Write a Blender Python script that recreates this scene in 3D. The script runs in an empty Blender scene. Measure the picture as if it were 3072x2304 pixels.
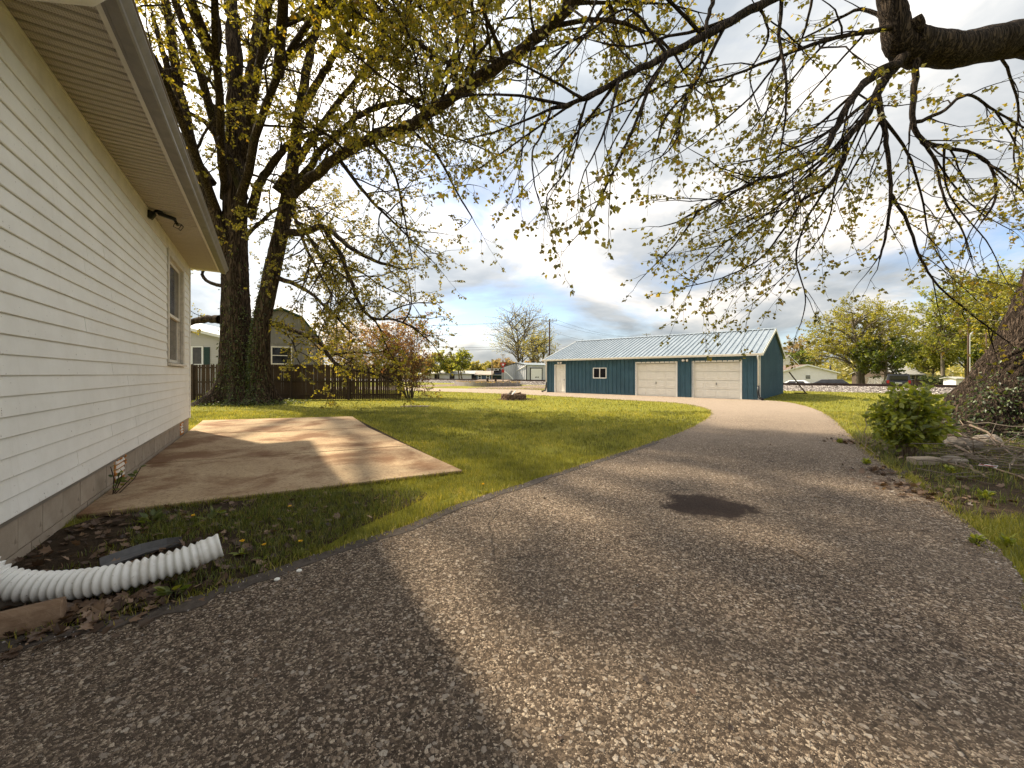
import bpy, bmesh, math, random
import numpy as np
from mathutils import Vector, Matrix, noise as mnoise
random.seed(7); RNG = np.random.default_rng(7)
R = math.radians
scene = bpy.context.scene
COL = scene.collection

# ---------------------------------------------------------------- camera, sky, sun, exposure
EYE = 1.45                       # eye height above the driveway
FPX, CXP, HYP = 1170.0, 1536.0, 1122.0   # focal length, centre and horizon measured on the 3072 px photograph
cam = bpy.data.cameras.new('camera'); camo = bpy.data.objects.new('camera', cam); COL.objects.link(camo)
camo.location = (0, 0, EYE); camo.rotation_euler = (math.pi/2, 0, 0)
cam.sensor_width = 36; cam.lens = 36*FPX/3072; cam.shift_y = -(1152-HYP)/3072
cam.clip_start = .05; cam.clip_end = 3000
scene.camera = camo

SUN_AZ, SUN_EL = -57.5, 47.0     # clockwise from +Y, above the horizon
SUN_DIR = Vector((math.sin(R(SUN_AZ))*math.cos(R(SUN_EL)), math.cos(R(SUN_AZ))*math.cos(R(SUN_EL)), math.sin(R(SUN_EL))))
sl = bpy.data.lights.new('sun', 'SUN'); sl.energy = 5.0; sl.angle = R(1.7); sl.color = (1.0, .86, .64)
so = bpy.data.objects.new('sun', sl); COL.objects.link(so)
so.rotation_euler = SUN_DIR.to_track_quat('Z', 'Y').to_euler()

world = bpy.data.worlds.new('World'); scene.world = world; world.use_nodes = True
wt = world.node_tree; wn = wt.nodes; wl = wt.links
def WN(t, **k):
    n = wn.new(t)
    for a, b in k.items(): setattr(n, a, b)
    return n
def wmath(op, a, b=None):
    n = WN('ShaderNodeMath', operation=op)
    for i, v in enumerate((a, b)):
        if v is None: continue
        if hasattr(v, 'links'): wl.new(v, n.inputs[i])
        else: n.inputs[i].default_value = v
    return n.outputs[0]
def wmix(f, a, b, kind='MIX'):
    n = WN('ShaderNodeMix', data_type='RGBA', blend_type=kind)
    for i, v in ((0, f), (6, a), (7, b)):
        if hasattr(v, 'links'): wl.new(v, n.inputs[i])
        else: n.inputs[i].default_value = v
    return n.outputs[2]
sky = WN('ShaderNodeTexSky', sky_type='NISHITA', sun_disc=False)
sky.sun_elevation = R(SUN_EL); sky.sun_rotation = R(SUN_AZ); sky.air_density = 1.0; sky.dust_density = 1.2; sky.ozone_density = 1.5
tc = WN('ShaderNodeTexCoord')
sep = WN('ShaderNodeSeparateXYZ'); wl.new(tc.outputs['Generated'], sep.inputs[0])
zz = wmath('ADD', wmath('MAXIMUM', sep.outputs[2], 0.0), .22)
cmb = WN('ShaderNodeCombineXYZ')
wl.new(wmath('DIVIDE', sep.outputs[0], zz), cmb.inputs[0]); wl.new(wmath('DIVIDE', sep.outputs[1], zz), cmb.inputs[1])
def wnoise(scale, det, rough, off):
    mp = WN('ShaderNodeMapping'); mp.inputs['Location'].default_value = off; wl.new(cmb.outputs[0], mp.inputs[0])
    n = WN('ShaderNodeTexNoise'); n.inputs['Scale'].default_value = scale; n.inputs['Detail'].default_value = det
    n.inputs['Roughness'].default_value = rough; n.inputs['Distortion'].default_value = .35; wl.new(mp.outputs[0], n.inputs['Vector'])
    return n.outputs['Fac']
def wramp(f, stops):
    r = WN('ShaderNodeValToRGB'); wl.new(f, r.inputs[0])
    e = r.color_ramp.elements
    while len(e) > 2: e.remove(e[-1])
    for i, (p, c) in enumerate(stops):
        x = e[i] if i < 2 else e.new(p)
        x.position = p; x.color = c
    return r.outputs[0]
cover = wramp(wnoise(.80, 7, .56, (3.1, 1.7, 0)), [(.33, (0,0,0,1)), (.47, (1,1,1,1))])
shade = wramp(wnoise(1.25, 7, .55, (7.4, 2.2, 4)), [(.36, (.35,.38,.40,1)), (.50, (.62,.62,.60,1)), (.63, (1.16,1.05,.92,1))])
sd = WN('ShaderNodeVectorMath', operation='DOT_PRODUCT'); wl.new(tc.outputs['Generated'], sd.inputs[0]); sd.inputs[1].default_value = SUN_DIR
glow = wmath('POWER', wmath('MAXIMUM', sd.outputs['Value'], 0.0), 5.0)
gain = wmath('ADD', wmath('MULTIPLY', glow, 1.5), wmath('ADD', wmath('MULTIPLY', sep.outputs[2], .62), .50))
gc = WN('ShaderNodeCombineXYZ')
for i in range(3): wl.new(gain, gc.inputs[i])
cloud = wmix(1.0, shade, gc.outputs[0], 'MULTIPLY')
skyc = wmix(1.0, sky.outputs[0], (.11,.11,.115,1), 'MULTIPLY')
final = wmix(wmath('MULTIPLY', cover, .9), skyc, cloud)
bg = wn['Background']; wl.new(final, bg.inputs[0]); bg.inputs[1].default_value = 1.0

vs = scene.view_settings
vs.view_transform = 'Standard'; vs.look = 'None'; vs.gamma = 1.0; vs.use_curve_mapping = False
vs.exposure = 0.95
scene.render.engine = 'CYCLES'
scene.cycles.use_denoising = True
scene.cycles.max_bounces = 4; scene.cycles.diffuse_bounces = 2; scene.cycles.glossy_bounces = 2
scene.cycles.adaptive_threshold = .02
scene.cycles.transmission_bounces = 3; scene.cycles.transparent_max_bounces = 4
scene.cycles.sample_clamp_indirect = 6.0

# ---------------------------------------------------------------- measuring
def G(px, py, z=0.0):            # a photograph pixel to the point it shows on level ground at height z
    d = (EYE-z)*FPX/(py-HYP)
    return Vector(((px-CXP)/FPX*d, d, z))
def A(px, py, d):                # a photograph pixel at distance d
    return Vector(((px-CXP)/FPX*d, d, EYE-(py-HYP)/FPX*d))
K = 3072/2212
def g2(px, py, z=0.0): return G(px*K, py*K, z)
def a2(px, py, d): return A(px*K, py*K, d)

# ---------------------------------------------------------------- objects
def tag(o, label=None, cat=None, group=None, kind=None):
    if label: o['label'] = label
    if cat: o['category'] = cat
    if group: o['group'] = group
    if kind: o['kind'] = kind
    return o
def empty(name, loc=(0,0,0), rz=0.0, label=None, cat=None, group=None):
    o = bpy.data.objects.new(name, None); COL.objects.link(o)
    o.location = loc; o.rotation_euler = (0, 0, rz); o.empty_display_size = .1
    return tag(o, label, cat, group)
def link(name, me, parent=None, loc=(0,0,0), rot=(0,0,0), sc=(1,1,1)):
    o = bpy.data.objects.new(name, me); COL.objects.link(o)
    o.parent = parent; o.location = loc; o.rotation_euler = rot; o.scale = sc
    return o
def copy_tree(o, parent=None):
    c = o.copy(); COL.objects.link(c); c.parent = parent
    for ch in [x for x in bpy.data.objects if x.parent == o]: copy_tree(ch, c)
    return c

class MB:
    def __init__(s): s.v = []; s.f = []
    def add(s, vs, fs):
        b = len(s.v); s.v += [tuple(x) for x in vs]; s.f += [tuple(i+b for i in f) for f in fs]; return s
    def box(s, x0, x1, y0, y1, z0, z1):
        return s.add([(x0,y0,z0),(x1,y0,z0),(x1,y1,z0),(x0,y1,z0),(x0,y0,z1),(x1,y0,z1),(x1,y1,z1),(x0,y1,z1)],
                     [(3,2,1,0),(4,5,6,7),(0,1,5,4),(1,2,6,5),(2,3,7,6),(3,0,4,7)])
    def boxm(s, m, sx, sy, sz):
        vs = [m @ Vector((x*sx/2, y*sy/2, z*sz/2)) for z in (-1,1) for x, y in ((-1,-1),(1,-1),(1,1),(-1,1))]
        return s.add(vs, [(3,2,1,0),(4,5,6,7),(0,1,5,4),(1,2,6,5),(2,3,7,6),(3,0,4,7)])
    def bar(s, a, b, w, h):
        a, b = Vector(a), Vector(b); d = b-a
        m = Matrix.Translation((a+b)/2) @ d.to_track_quat('X', 'Z').to_matrix().to_4x4()
        return s.boxm(m, d.length, w, h)
    def tube(s, pts, rad, n=8, cap=True):
        pts = [Vector(p) for p in pts]; k = len(pts)
        rad = rad if hasattr(rad, '__len__') else [rad]*k
        vs = []; prev = None
        for i, p in enumerate(pts):
            t = (pts[min(i+1,k-1)]-pts[max(i-1,0)]).normalized()
            if prev is None:
                prev = t.cross(Vector((0,0,1)) if abs(t.z) < .9 else Vector((1,0,0))).normalized()
            u = (prev - t*prev.dot(t)).normalized(); w = t.cross(u); prev = u
            for j in range(n):
                a = 2*math.pi*j/n; vs.append(p + (u*math.cos(a)+w*math.sin(a))*rad[i])
        fs = [(i*n+j, i*n+(j+1)%n, (i+1)*n+(j+1)%n, (i+1)*n+j) for i in range(k-1) for j in range(n)]
        if cap: fs += [tuple(range(n))[::-1], tuple((k-1)*n+j for j in range(n))]
        return s.add(vs, fs)
    def prism(s, poly, axis, c0, c1):     # poly in the two other axes, extruded along axis 0/1/2
        n = len(poly)
        def P(a, b, c): return {0:(c,a,b), 1:(a,c,b), 2:(a,b,c)}[axis]
        vs = [P(a,b,c0) for a,b in poly]+[P(a,b,c1) for a,b in poly]
        fs = [(i,(i+1)%n,n+(i+1)%n,n+i) for i in range(n)]+[tuple(range(n))[::-1], tuple(range(n,2*n))]
        return s.add(vs, fs)
    def mesh(s, name, mat, smooth=False, fix=True):
        me = bpy.data.meshes.new(name); me.from_pydata(s.v, [], s.f)
        if fix:
            bm = bmesh.new(); bm.from_mesh(me); bmesh.ops.recalc_face_normals(bm, faces=bm.faces); bm.to_mesh(me); bm.free()
        if smooth: me.polygons.foreach_set('use_smooth', [True]*len(me.polygons))
        for m in (mat if isinstance(mat, (list, tuple)) else [mat]): me.materials.append(m)
        me.update(); return me
    def build(s, name, mat, parent=None, smooth=False, loc=(0,0,0), rot=(0,0,0), fix=True):
        return link(name, s.mesh(name, mat, smooth, fix), parent, loc, rot)
def bevel(o, w, seg=1):
    m = o.modifiers.new('bevel', 'BEVEL'); m.width = w; m.segments = seg; m.limit_method = 'ANGLE'; m.angle_limit = R(40); return o

def np_mesh(name, V, F, mat, smooth=False, tint=None):
    """V (n,3), F (m,k) with k = 3 or 4 constant; tint: per-vertex float"""
    me = bpy.data.meshes.new(name); V = np.ascontiguousarray(V, np.float32); F = np.ascontiguousarray(F, np.int32)
    me.vertices.add(len(V)); me.vertices.foreach_set('co', V.ravel())
    k = F.shape[1]; me.loops.add(F.size); me.loops.foreach_set('vertex_index', F.ravel())
    me.polygons.add(len(F)); me.polygons.foreach_set('loop_start', np.arange(0, F.size, k, dtype=np.int32))
    me.polygons.foreach_set('use_smooth', np.full(len(F), smooth))
    if tint is not None:
        at = me.attributes.new('tint', 'FLOAT', 'POINT'); at.data.foreach_set('value', np.ascontiguousarray(tint, np.float32))
    me.update(calc_edges=True)
    for m in (mat if isinstance(mat, (list, tuple)) else [mat]): me.materials.append(m)
    return me

# ---------------------------------------------------------------- materials
class NM:
    def __init__(s, name):
        s.m = bpy.data.materials.new(name); s.m.use_nodes = True; s.t = s.m.node_tree; s.n = s.t.nodes; s.l = s.t.links
        s.b = s.n['Principled BSDF']; s.o = s.n['Material Output']
    def new(s, t, **k):
        n = s.n.new(t)
        for a, b in k.items(): setattr(n, a, b)
        return n
    def put(s, sock, v):
        if hasattr(v, 'links'): s.l.new(v, sock)
        else: sock.default_value = v
    def coord(s, kind='Object', scale=(1,1,1), rot=(0,0,0), loc=(0,0,0)):
        tc = s.new('ShaderNodeTexCoord'); mp = s.new('ShaderNodeMapping')
        mp.inputs['Scale'].default_value = scale; mp.inputs['Rotation'].default_value = rot; mp.inputs['Location'].default_value = loc
        s.l.new(tc.outputs[kind], mp.inputs[0]); return mp.outputs[0]
    def noise(s, vec, scale, det=4, rough=.6, dist=0):
        n = s.new('ShaderNodeTexNoise'); s.put(n.inputs['Vector'], vec)
        for k, v in (('Scale', scale), ('Detail', det), ('Roughness', rough), ('Distortion', dist)): n.inputs[k].default_value = v
        return n.outputs['Fac']
    def voro(s, vec, scale, feature='F1', out='Distance', rnd=1.0):
        n = s.new('ShaderNodeTexVoronoi', feature=feature); s.put(n.inputs['Vector'], vec); n.inputs['Scale'].default_value = scale
        n.inputs['Randomness'].default_value = rnd
        return n.outputs[out]
    def ramp(s, f, stops, interp='LINEAR'):
        r = s.new('ShaderNodeValToRGB'); s.put(r.inputs[0], f); e = r.color_ramp.elements; r.color_ramp.interpolation = interp
        for i, (p, c) in enumerate(stops):
            x = e[i] if i < 2 else e.new(p)
            x.position = p; x.color = (*c, 1) if len(c) == 3 else c
        return r.outputs[0]
    def g(s, f, a, b, lo=0., hi=1.):
        n = s.new('ShaderNodeMapRange'); s.put(n.inputs[0], f)
        for i, v in enumerate((a, b, lo, hi)): n.inputs[i+1].default_value = v
        return n.outputs[0]
    def mix(s, f, a, b, kind='MIX'):
        n = s.new('ShaderNodeMix', data_type='RGBA', blend_type=kind)
        for i, v in ((0, f), (6, a), (7, b)):
            if isinstance(v, tuple) and len(v) == 3: v = (*v, 1)
            s.put(n.inputs[i], v)
        return n.outputs[2]
    def math(s, op, a, b=0.0):
        n = s.new('ShaderNodeMath', operation=op); s.put(n.inputs[0], a); s.put(n.inputs[1], b); return n.outputs[0]
    def bump(s, h, strength=.3, dist=.01, nrm=None):
        n = s.new('ShaderNodeBump'); s.put(n.inputs['Height'], h); n.inputs['Strength'].default_value = strength; n.inputs['Distance'].default_value = dist
        if nrm is not None: s.l.new(nrm, n.inputs['Normal'])
        s.l.new(n.outputs[0], s.b.inputs['Normal']); return n.outputs[0]
    def attr(s, name):
        n = s.new('ShaderNodeAttribute', attribute_name=name); return n.outputs['Fac']
    def rand(s): return s.new('ShaderNodeObjectInfo').outputs['Random']
    def done(s, col=None, rough=.7, metal=0, spec=.3):
        if col is not None: s.put(s.b.inputs['Base Color'], (*col, 1) if isinstance(col, tuple) and len(col) == 3 else col)
        s.put(s.b.inputs['Roughness'], rough); s.b.inputs['Metallic'].default_value = metal
        s.b.inputs['Specular IOR Level'].default_value = spec
        return s.m

def plain(name, c, rough=.6, metal=0, var=.12, scale=6, bump=0.0, spec=.3):
    m = NM(name); v = m.coord()
    n = m.noise(v, scale, 5, .65)
    col = m.mix(m.g(n, .3, .7), tuple(x*(1-var) for x in c), tuple(min(1, x*(1+var)) for x in c))
    if bump: m.bump(m.noise(v, scale*6, 4, .7), bump, .01)
    return m.done(col, rough, metal, spec)
def leafmat(name, stops, trans=.5, rough=.5):
    """thin leaf: reflects and lets light through; 'tint' picks the leaf's own shade"""
    m = NM(name); t = m.attr('tint'); col = m.ramp(t, stops)
    d = m.new('ShaderNodeBsdfDiffuse'); tr = m.new('ShaderNodeBsdfTranslucent'); gl = m.new('ShaderNodeBsdfGlossy')
    m.l.new(col, d.inputs[0]); tcol = m.mix(1.0, col, (2.1, 1.85, .85), 'MULTIPLY'); m.l.new(tcol, tr.inputs[0])
    gl.inputs['Roughness'].default_value = rough; gl.inputs[0].default_value = (1,1,1,1)
    x = m.new('ShaderNodeMixShader'); x.inputs[0].default_value = trans; m.l.new(d.outputs[0], x.inputs[1]); m.l.new(tr.outputs[0], x.inputs[2])
    y = m.new('ShaderNodeMixShader'); y.inputs[0].default_value = .04; m.l.new(x.outputs[0], y.inputs[1]); m.l.new(gl.outputs[0], y.inputs[2])
    m.l.new(y.outputs[0], m.o.inputs['Surface']); m.n.remove(m.b)
    return m.m
def siding_mat(name, c, dirt=(.30,.26,.18)):
    m = NM(name); v = m.coord('Object')
    n = m.noise(v, 1.6, 6, .7); f = m.noise(v, 60, 3, .6)
    col = m.mix(m.g(n, .35, .75, 0, .22), c, dirt)
    spots = m.noise(v, 38, 2, .5)
    col = m.mix(m.g(spots, .735, .76), col, (.16,.12,.08))
    sz = m.new('ShaderNodeSeparateXYZ'); m.l.new(m.new('ShaderNodeTexCoord').outputs['Object'], sz.inputs[0])
    splash = m.math('ADD', m.noise(v, 14, 5, .75), m.g(sz.outputs[2], .35, 1.1, .12, -.12)); col = m.mix(m.g(splash, .70, .76, 0, .45), col, (.36,.29,.20))
    run = m.noise(m.coord('Object', (1, 9, .5)), 1.0, 4, .6); col = m.mix(m.g(run, .58, .75, 0, .15), col, (.46,.41,.31))
    m.bump(m.math('ADD', f, m.math('MULTIPLY', n, 2.0)), .08, .004)
    return m.done(col, .5, 0, .35)
def wood_mat(name, lo, hi, axis=2, sc=1.0, bump=.4, moss=None):
    m = NM(name); s = [22*sc]*3; s[axis] = 1.3*sc
    v = m.coord('Object', tuple(s)); n = m.noise(v, 1, 6, .7, .6); w = m.noise(m.coord(), 1.1, 4, .6)
    col = m.ramp(n, [(.25, lo), (.75, hi)])
    col = m.mix(m.g(w, .3, .7, 0, .55), col, tuple(x*.55 for x in lo))
    ri = m.rand(); col = m.mix(m.g(ri, 0, 1, 0, .45), col, tuple((a+b)*.28 for a, b in zip(lo, hi)))
    if moss: col = m.mix(m.g(m.noise(m.coord(), 3.2, 5, .7), .52, .68, 0, .8), col, moss)
    m.bump(n, bump, .006); return m.done(col, .85, 0, .15)
def bark_mat(name, lo, hi, sc=1.0, moss=None):
    m = NM(name); v = m.coord('Object', (8*sc, 8*sc, .95*sc)); d = m.noise(v, 1.0, 3, .6, 1.6)
    rid = m.math('ABSOLUTE', m.math('SUBTRACT', d, .5)); d2 = m.noise(m.coord('Object', (13*sc, 13*sc, 2.4*sc)), 1.0, 4, .65, .8)
    fine = m.noise(m.coord('Object', (46*sc, 46*sc, 12*sc)), 1, 4, .7)
    h = m.math('ADD', m.g(rid, 0, .12), m.math('MULTIPLY', d2, .8))
    col = m.ramp(m.math('ADD', m.math('MULTIPLY', h, .55), m.math('MULTIPLY', fine, .28)), [(.35, lo), (1.0, hi)])
    if moss: col = m.mix(m.g(m.noise(m.coord(), .9, 5, .7), .56, .7, 0, .6), col, moss)
    m.bump(m.math('ADD', h, m.math('MULTIPLY', fine, .35)), .9, .035); return m.done(col, .92, 0, .1)
def glass_mat(name, c=(.02,.022,.025), rough=.06):
    m = NM(name); v = m.coord(); n = m.noise(v, 2.5, 3, .5); m.bump(n, .05, .02)
    return m.done(m.mix(m.g(n, .3, .7), tuple(x*.7 for x in c), tuple(x*1.5 for x in c)), rough, 0, .5)
# ---------------------------------------------------------------- material palette
M = {}
def asphalt():
    m = NM('weathered_asphalt'); v = m.coord('Object')
    warp = m.new('ShaderNodeTexNoise'); warp.inputs['Scale'].default_value = 40; m.l.new(v, warp.inputs['Vector'])
    wv = m.mix(.012, v, warp.outputs['Color'], 'ADD')
    big = m.noise(v, .55, 5, .6); mid = m.noise(v, 3.0, 5, .65)
    def stones(scale, seed):
        vv = m.new('ShaderNodeVectorMath', operation='ADD'); m.l.new(wv, vv.inputs[0]); vv.inputs[1].default_value = (seed, seed*2, 0)
        c = m.voro(vv.outputs[0], scale, 'F1', 'Color'); e = m.voro(vv.outputs[0], scale, 'DISTANCE_TO_EDGE')
        sp = m.new('ShaderNodeSeparateColor'); m.l.new(c, sp.inputs[0]); return sp.outputs[0], sp.outputs[1], e
    r1, q1, e1 = stones(72, 0); r2, q2, e2 = stones(140, 3.3); r3, q3, e3 = stones(42, 8.1)
    tone = [(0, (.034,.023,.016)), (.38, (.080,.056,.039)), (.62, (.195,.143,.100)), (.84, (.37,.283,.205)), (1, (.62,.51,.39))]
    binder = m.mix(m.g(mid, .3, .7), (.026,.019,.014), (.060,.044,.033))
    f1 = m.ramp(r1, tone); f1 = m.mix(m.g(e1, .07, .0), f1, binder)
    f2 = m.ramp(r2, tone); f2 = m.mix(m.g(e2, .09, .0), f2, binder)
    col = m.mix(m.g(q1, .45, .55), f1, f2)
    a3 = m.math('MULTIPLY', m.g(r3, .88, .90), m.g(e3, .06, .14)); col = m.mix(a3, col, m.mix(q3, (.22,.178,.14), (.52,.445,.365)))
    wear = m.g(big, .35, .70); col = m.mix(m.math('MULTIPLY', wear, .22), col, (.29,.228,.172)); col = m.mix(m.g(m.noise(v, 1.5, 6, .7), .56, .70, 0, .45), col, (.050,.037,.029))
    # cracks
    cv = m.coord('Object', (1,1,1)); cw = m.new('ShaderNodeTexNoise'); cw.inputs['Scale'].default_value = 1.8; cw.inputs['Detail'].default_value = 6; m.l.new(cv, cw.inputs['Vector'])
    ce = m.voro(m.mix(.30, cv, cw.outputs['Color'], 'ADD'), .55, 'DISTANCE_TO_EDGE')
    crack = m.math('MULTIPLY', m.g(ce, .0055, .0015), m.g(m.noise(m.coord('Object', (1,1,1), (0,0,0), (4.2,1.7,0)), .8, 3, .5), .52, .58))
    col = m.mix(m.math('MULTIPLY', crack, .55), col, (.03,.024,.019))
    # oil stain
    sx = m.new('ShaderNodeVectorMath', operation='DISTANCE'); sc_ = m.new('ShaderNodeMapping'); sc_.vector_type = 'POINT'
    m.l.new(v, sc_.inputs[0]); p = G(2125, 1522); sc_.inputs['Scale'].default_value = (1, 1.05, 0)
    m.l.new(sc_.outputs[0], sx.inputs[0]); sx.inputs[1].default_value = (p.x, p.y*1.05, 0)
    st = m.math('SUBTRACT', sx.outputs['Value'], m.math('MULTIPLY', m.noise(v, 3.0, 6, .75), 1.0))
    col = m.mix(m.g(st, .02, -.16, 0, .93), col, (.022,.012,.009))
    # bare strip of tar along the verge shows as darker mid tones; pale gravel worn in towards the garage
    sepn = m.new('ShaderNodeSeparateXYZ'); m.l.new(v, sepn.inputs[0])
    far = m.g(m.math('ADD', sepn.outputs[1], m.math('MULTIPLY', big, 6.0)), 10, 19)
    gr = m.noise(v, 28, 4, .7); col = m.mix(m.math('MULTIPLY', far, .85), col, m.ramp(gr, [(.3, (.21,.16,.12)), (.7, (.42,.345,.27))]))
    h = m.math('ADD', m.math('ADD', m.math('MULTIPLY', m.g(e1, 0, .25), m.g(r1, .3, 1)), m.math('MULTIPLY', m.g(e2, 0, .25), .4)), a3)
    h = m.math('SUBTRACT', h, m.math('MULTIPLY', crack, 2.0))
    m.bump(h, .9, .008); return m.done(col, .88, 0, .2)
M['asphalt'] = asphalt()
def gravel(name, lo, hi, sc=26):
    m = NM(name); v = m.coord(); c = m.voro(v, sc, 'F1', 'Color'); d = m.voro(v, sc); sp = m.new('ShaderNodeSeparateColor'); m.l.new(c, sp.inputs[0])
    col = m.ramp(sp.outputs[0], [(0, lo), (1, hi)]); col = m.mix(m.g(d, .35, .6), col, tuple(x*.3 for x in lo))
    col = m.mix(m.g(m.noise(v, .5, 4, .6), .35, .7, 0, .4), col, tuple((a+b)/2 for a, b in zip(lo, hi)))
    m.bump(m.g(d, .5, 0), .7, .02); return m.done(col, .9, 0, .15)
M['gravel'] = gravel('pale_gravel', (.19,.135,.095), (.42,.335,.26), 22)
M['ballast'] = gravel('ballast_stone', (.10,.085,.08), (.52,.47,.44), 9)
def lawn():
    m = NM('lawn_soil_and_grass'); v = m.coord(); n = m.noise(v, 1.3, 6, .7); f = m.noise(v, 26, 5, .75); b = m.noise(v, .16, 4, .6)
    col = m.ramp(f, [(.25, (.085,.092,.014)), (.55, (.185,.185,.026)), (.8, (.31,.275,.055))])
    col = m.mix(m.g(b, .4, .7, 0, .5), col, (.26,.235,.035)); col = m.mix(m.g(n, .60, .74, 0, .75), col, (.17,.125,.07))
    m.bump(f, .9, .05); return m.done(col, .95, 0, .1)
M['lawn'] = lawn()
def soil():
    m = NM('dark_leafy_soil'); v = m.coord(); n = m.noise(v, 9, 6, .7); f = m.noise(v, 45, 4, .7)
    col = m.ramp(n, [(.3, (.030,.022,.015)), (.55, (.060,.042,.026)), (.75, (.115,.075,.048))])
    m.bump(m.math('ADD', n, f), .9, .03); return m.done(col, .95, 0, .1)
M['soil'] = soil()
def concrete():
    m = NM('aged_patio_concrete'); v = m.coord(); n = m.noise(v, 1.2, 6, .65); f = m.noise(v, 70, 3, .7); g_ = m.voro(v, 75)
    col = m.ramp(n, [(.3, (.36,.250,.148)), (.7, (.53,.400,.250))]); col = m.mix(m.g(f, .35, .7, 0, .35), col, (.22,.155,.10))
    col = m.mix(m.g(g_, .25, .05, 0, .35), col, (.70,.62,.50))
    s = m.noise(v, .95, 6, .60, .3); sv = m.voro(v, 48); sv2 = m.noise(v, 30, 3, .7)
    col = m.mix(m.g(s, .47, .61, 0, .85), col, (.165,.078,.036)); col = m.mix(m.g(sv2, .50, .62, 0, .55), col, (.17,.105,.062)); col = m.mix(m.g(sv, .16, .06, 0, .5), col, (.66,.57,.44))
    m.bump(m.math('ADD', f, m.g(g_, .3, 0)), .35, .005); return m.done(col, .9, 0, .2)
M['concrete'] = concrete()
def block():
    m = NM('foundation_block'); v = m.coord(); n = m.noise(v, 3, 6, .7); f = m.noise(v, 90, 3, .7)
    col = m.ramp(n, [(.3, (.27,.215,.16)), (.7, (.43,.36,.28))]); col = m.mix(m.g(m.rand(), 0, 1, 0, .3), col, (.24,.19,.14))
    col = m.mix(m.g(m.noise(v, 5, 4, .7), .60, .7, 0, .6), col, (.12,.085,.05))
    m.bump(m.math('ADD', n, f), .5, .006); return m.done(col, .9, 0, .15)
M['block'] = block(); M['mortar'] = plain('mortar', (.42,.36,.29), .95, 0, .2, 12, .4)
M['siding'] = siding_mat('white_lap_siding', (.85,.835,.785))
M['soffit'] = plain('cream_soffit_vinyl', (.46,.40,.32), .5, 0, .10, 3)
def soffit_perf():
    m = NM('perforated_soffit'); v = m.coord('Object', (62, 62, 62)); d = m.voro(v, 1.0, 'F1', 'Distance', 0.0)
    n = m.noise(m.coord(), 2.0, 4, .6)
    col = m.mix(m.g(n, .3, .7), (.48,.42,.335), (.58,.515,.425)); col = m.mix(m.g(d, .30, .22, 0, .75), col, (.14,.10,.07))
    m.bump(m.g(d, .34, .22), -.4, .004); return m.done(col, .55, 0, .3)
M['soffit_perf'] = soffit_perf()
M['trim'] = plain('off_white_trim', (.70,.65,.56), .5, 0, .12, 4, .05)
M['gutter'] = plain('dull_aluminium_gutter', (.20,.178,.150), .42, .25, .2, 5)
M['shingle'] = gravel('dark_roof_shingle', (.05,.045,.04), (.13,.12,.11), 60)
M['window_wood'] = plain('peeling_window_paint', (.60,.55,.47), .6, 0, .22, 14, .25)
M['glass'] = glass_mat('window_glass', (.055,.05,.045), .08)
M['dark_glass'] = glass_mat('dark_glass', (.015,.016,.02), .05)
M['black'] = plain('black_plastic', (.012,.012,.013), .4, 0, .2, 8)
M['foam'] = plain('rusty_orange_foam', (.50,.20,.05), .9, 0, .45, 30, .8)
M['louver'] = plain('white_vent_slat', (.68,.62,.53), .6, 0, .2, 12)
def pipe_mat():
    m = NM('white_drain_plastic'); v = m.coord(); n = m.noise(v, 6, 5, .7); f = m.noise(v, 40, 4, .7)
    col = m.mix(m.g(n, .50, .72, 0, .45), (.80,.785,.74), (.42,.34,.25)); col = m.mix(m.g(f, .64, .72, 0, .7), col, (.20,.15,.10))
    m.bump(n, .15, .01); return m.done(col, .5, 0, .35)
M['white_plastic'] = pipe_mat()
M['asphalt_gray'] = plain('grey_plastic_gutter', (.115,.112,.112), .5, 0, .25, 12)
def metal_blue():
    m = NM('blue_steel_panel'); v = m.coord(); n = m.noise(v, .9, 5, .6); s = m.noise(m.coord('Object', (9, 9, .7)), 1, 4, .6)
    col = m.mix(m.g(n, .3, .7), (.030,.082,.120), (.050,.122,.168)); col = m.mix(m.g(s, .5, .75, 0, .25), col, (.06,.12,.14))
    return m.done(col, .42, 0, .45)
M['blue'] = metal_blue()
def roofmetal():
    m = NM('galvalume_roof'); v = m.coord(); n = m.noise(m.coord('Object', (6, .5, .5)), 1.2, 4, .6)
    col = m.mix(m.g(n, .3, .7), (.25,.30,.34), (.35,.40,.445)); return m.done(col, m.g(n, .2, .8, .28, .45), .35, .5)
M['roofmetal'] = roofmetal()
M['white_metal'] = plain('white_painted_trim', (.82,.81,.76), .4, 0, .05, 4)
M['doorwhite'] = plain('cream_garage_door', (.80,.775,.69), .45, 0, .05, 3)
M['chrome'] = plain('dull_steel', (.35,.34,.33), .35, .9, .1, 8)
M['fence'] = wood_mat('dark_weathered_fence', (.045,.030,.021), (.16,.112,.078), 2, 1.0, .5, (.028,.034,.014))
M['fence_rail'] = wood_mat('fence_rail_wood', (.045,.031,.022), (.13,.095,.068), 0, 1.0, .5)
M['timber'] = wood_mat('weathered_timber', (.17,.10,.06), (.42,.30,.20), 0, 1.0, .6)
M['log'] = wood_mat('grey_rotten_log', (.12,.10,.08), (.30,.25,.20), 0, 1.2, .8)
M['grey_board'] = wood_mat('silver_grey_board', (.22,.195,.175), (.46,.42,.385), 2, 1.0, .5)
M['bark'] = bark_mat('maple_bark', (.010,.007,.0055), (.115,.083,.060), 1.0, (.036,.040,.017))
M['bark_big'] = bark_mat('deep_maple_bark', (.006,.0042,.0034), (.090,.066,.049), 1.5)
M['twig'] = plain('dark_twig', (.045,.033,.026), .9, 0, .3, 8)
M['far_bark'] = plain('far_bark', (.135,.112,.084), .95, 0, .3, 1)
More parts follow.
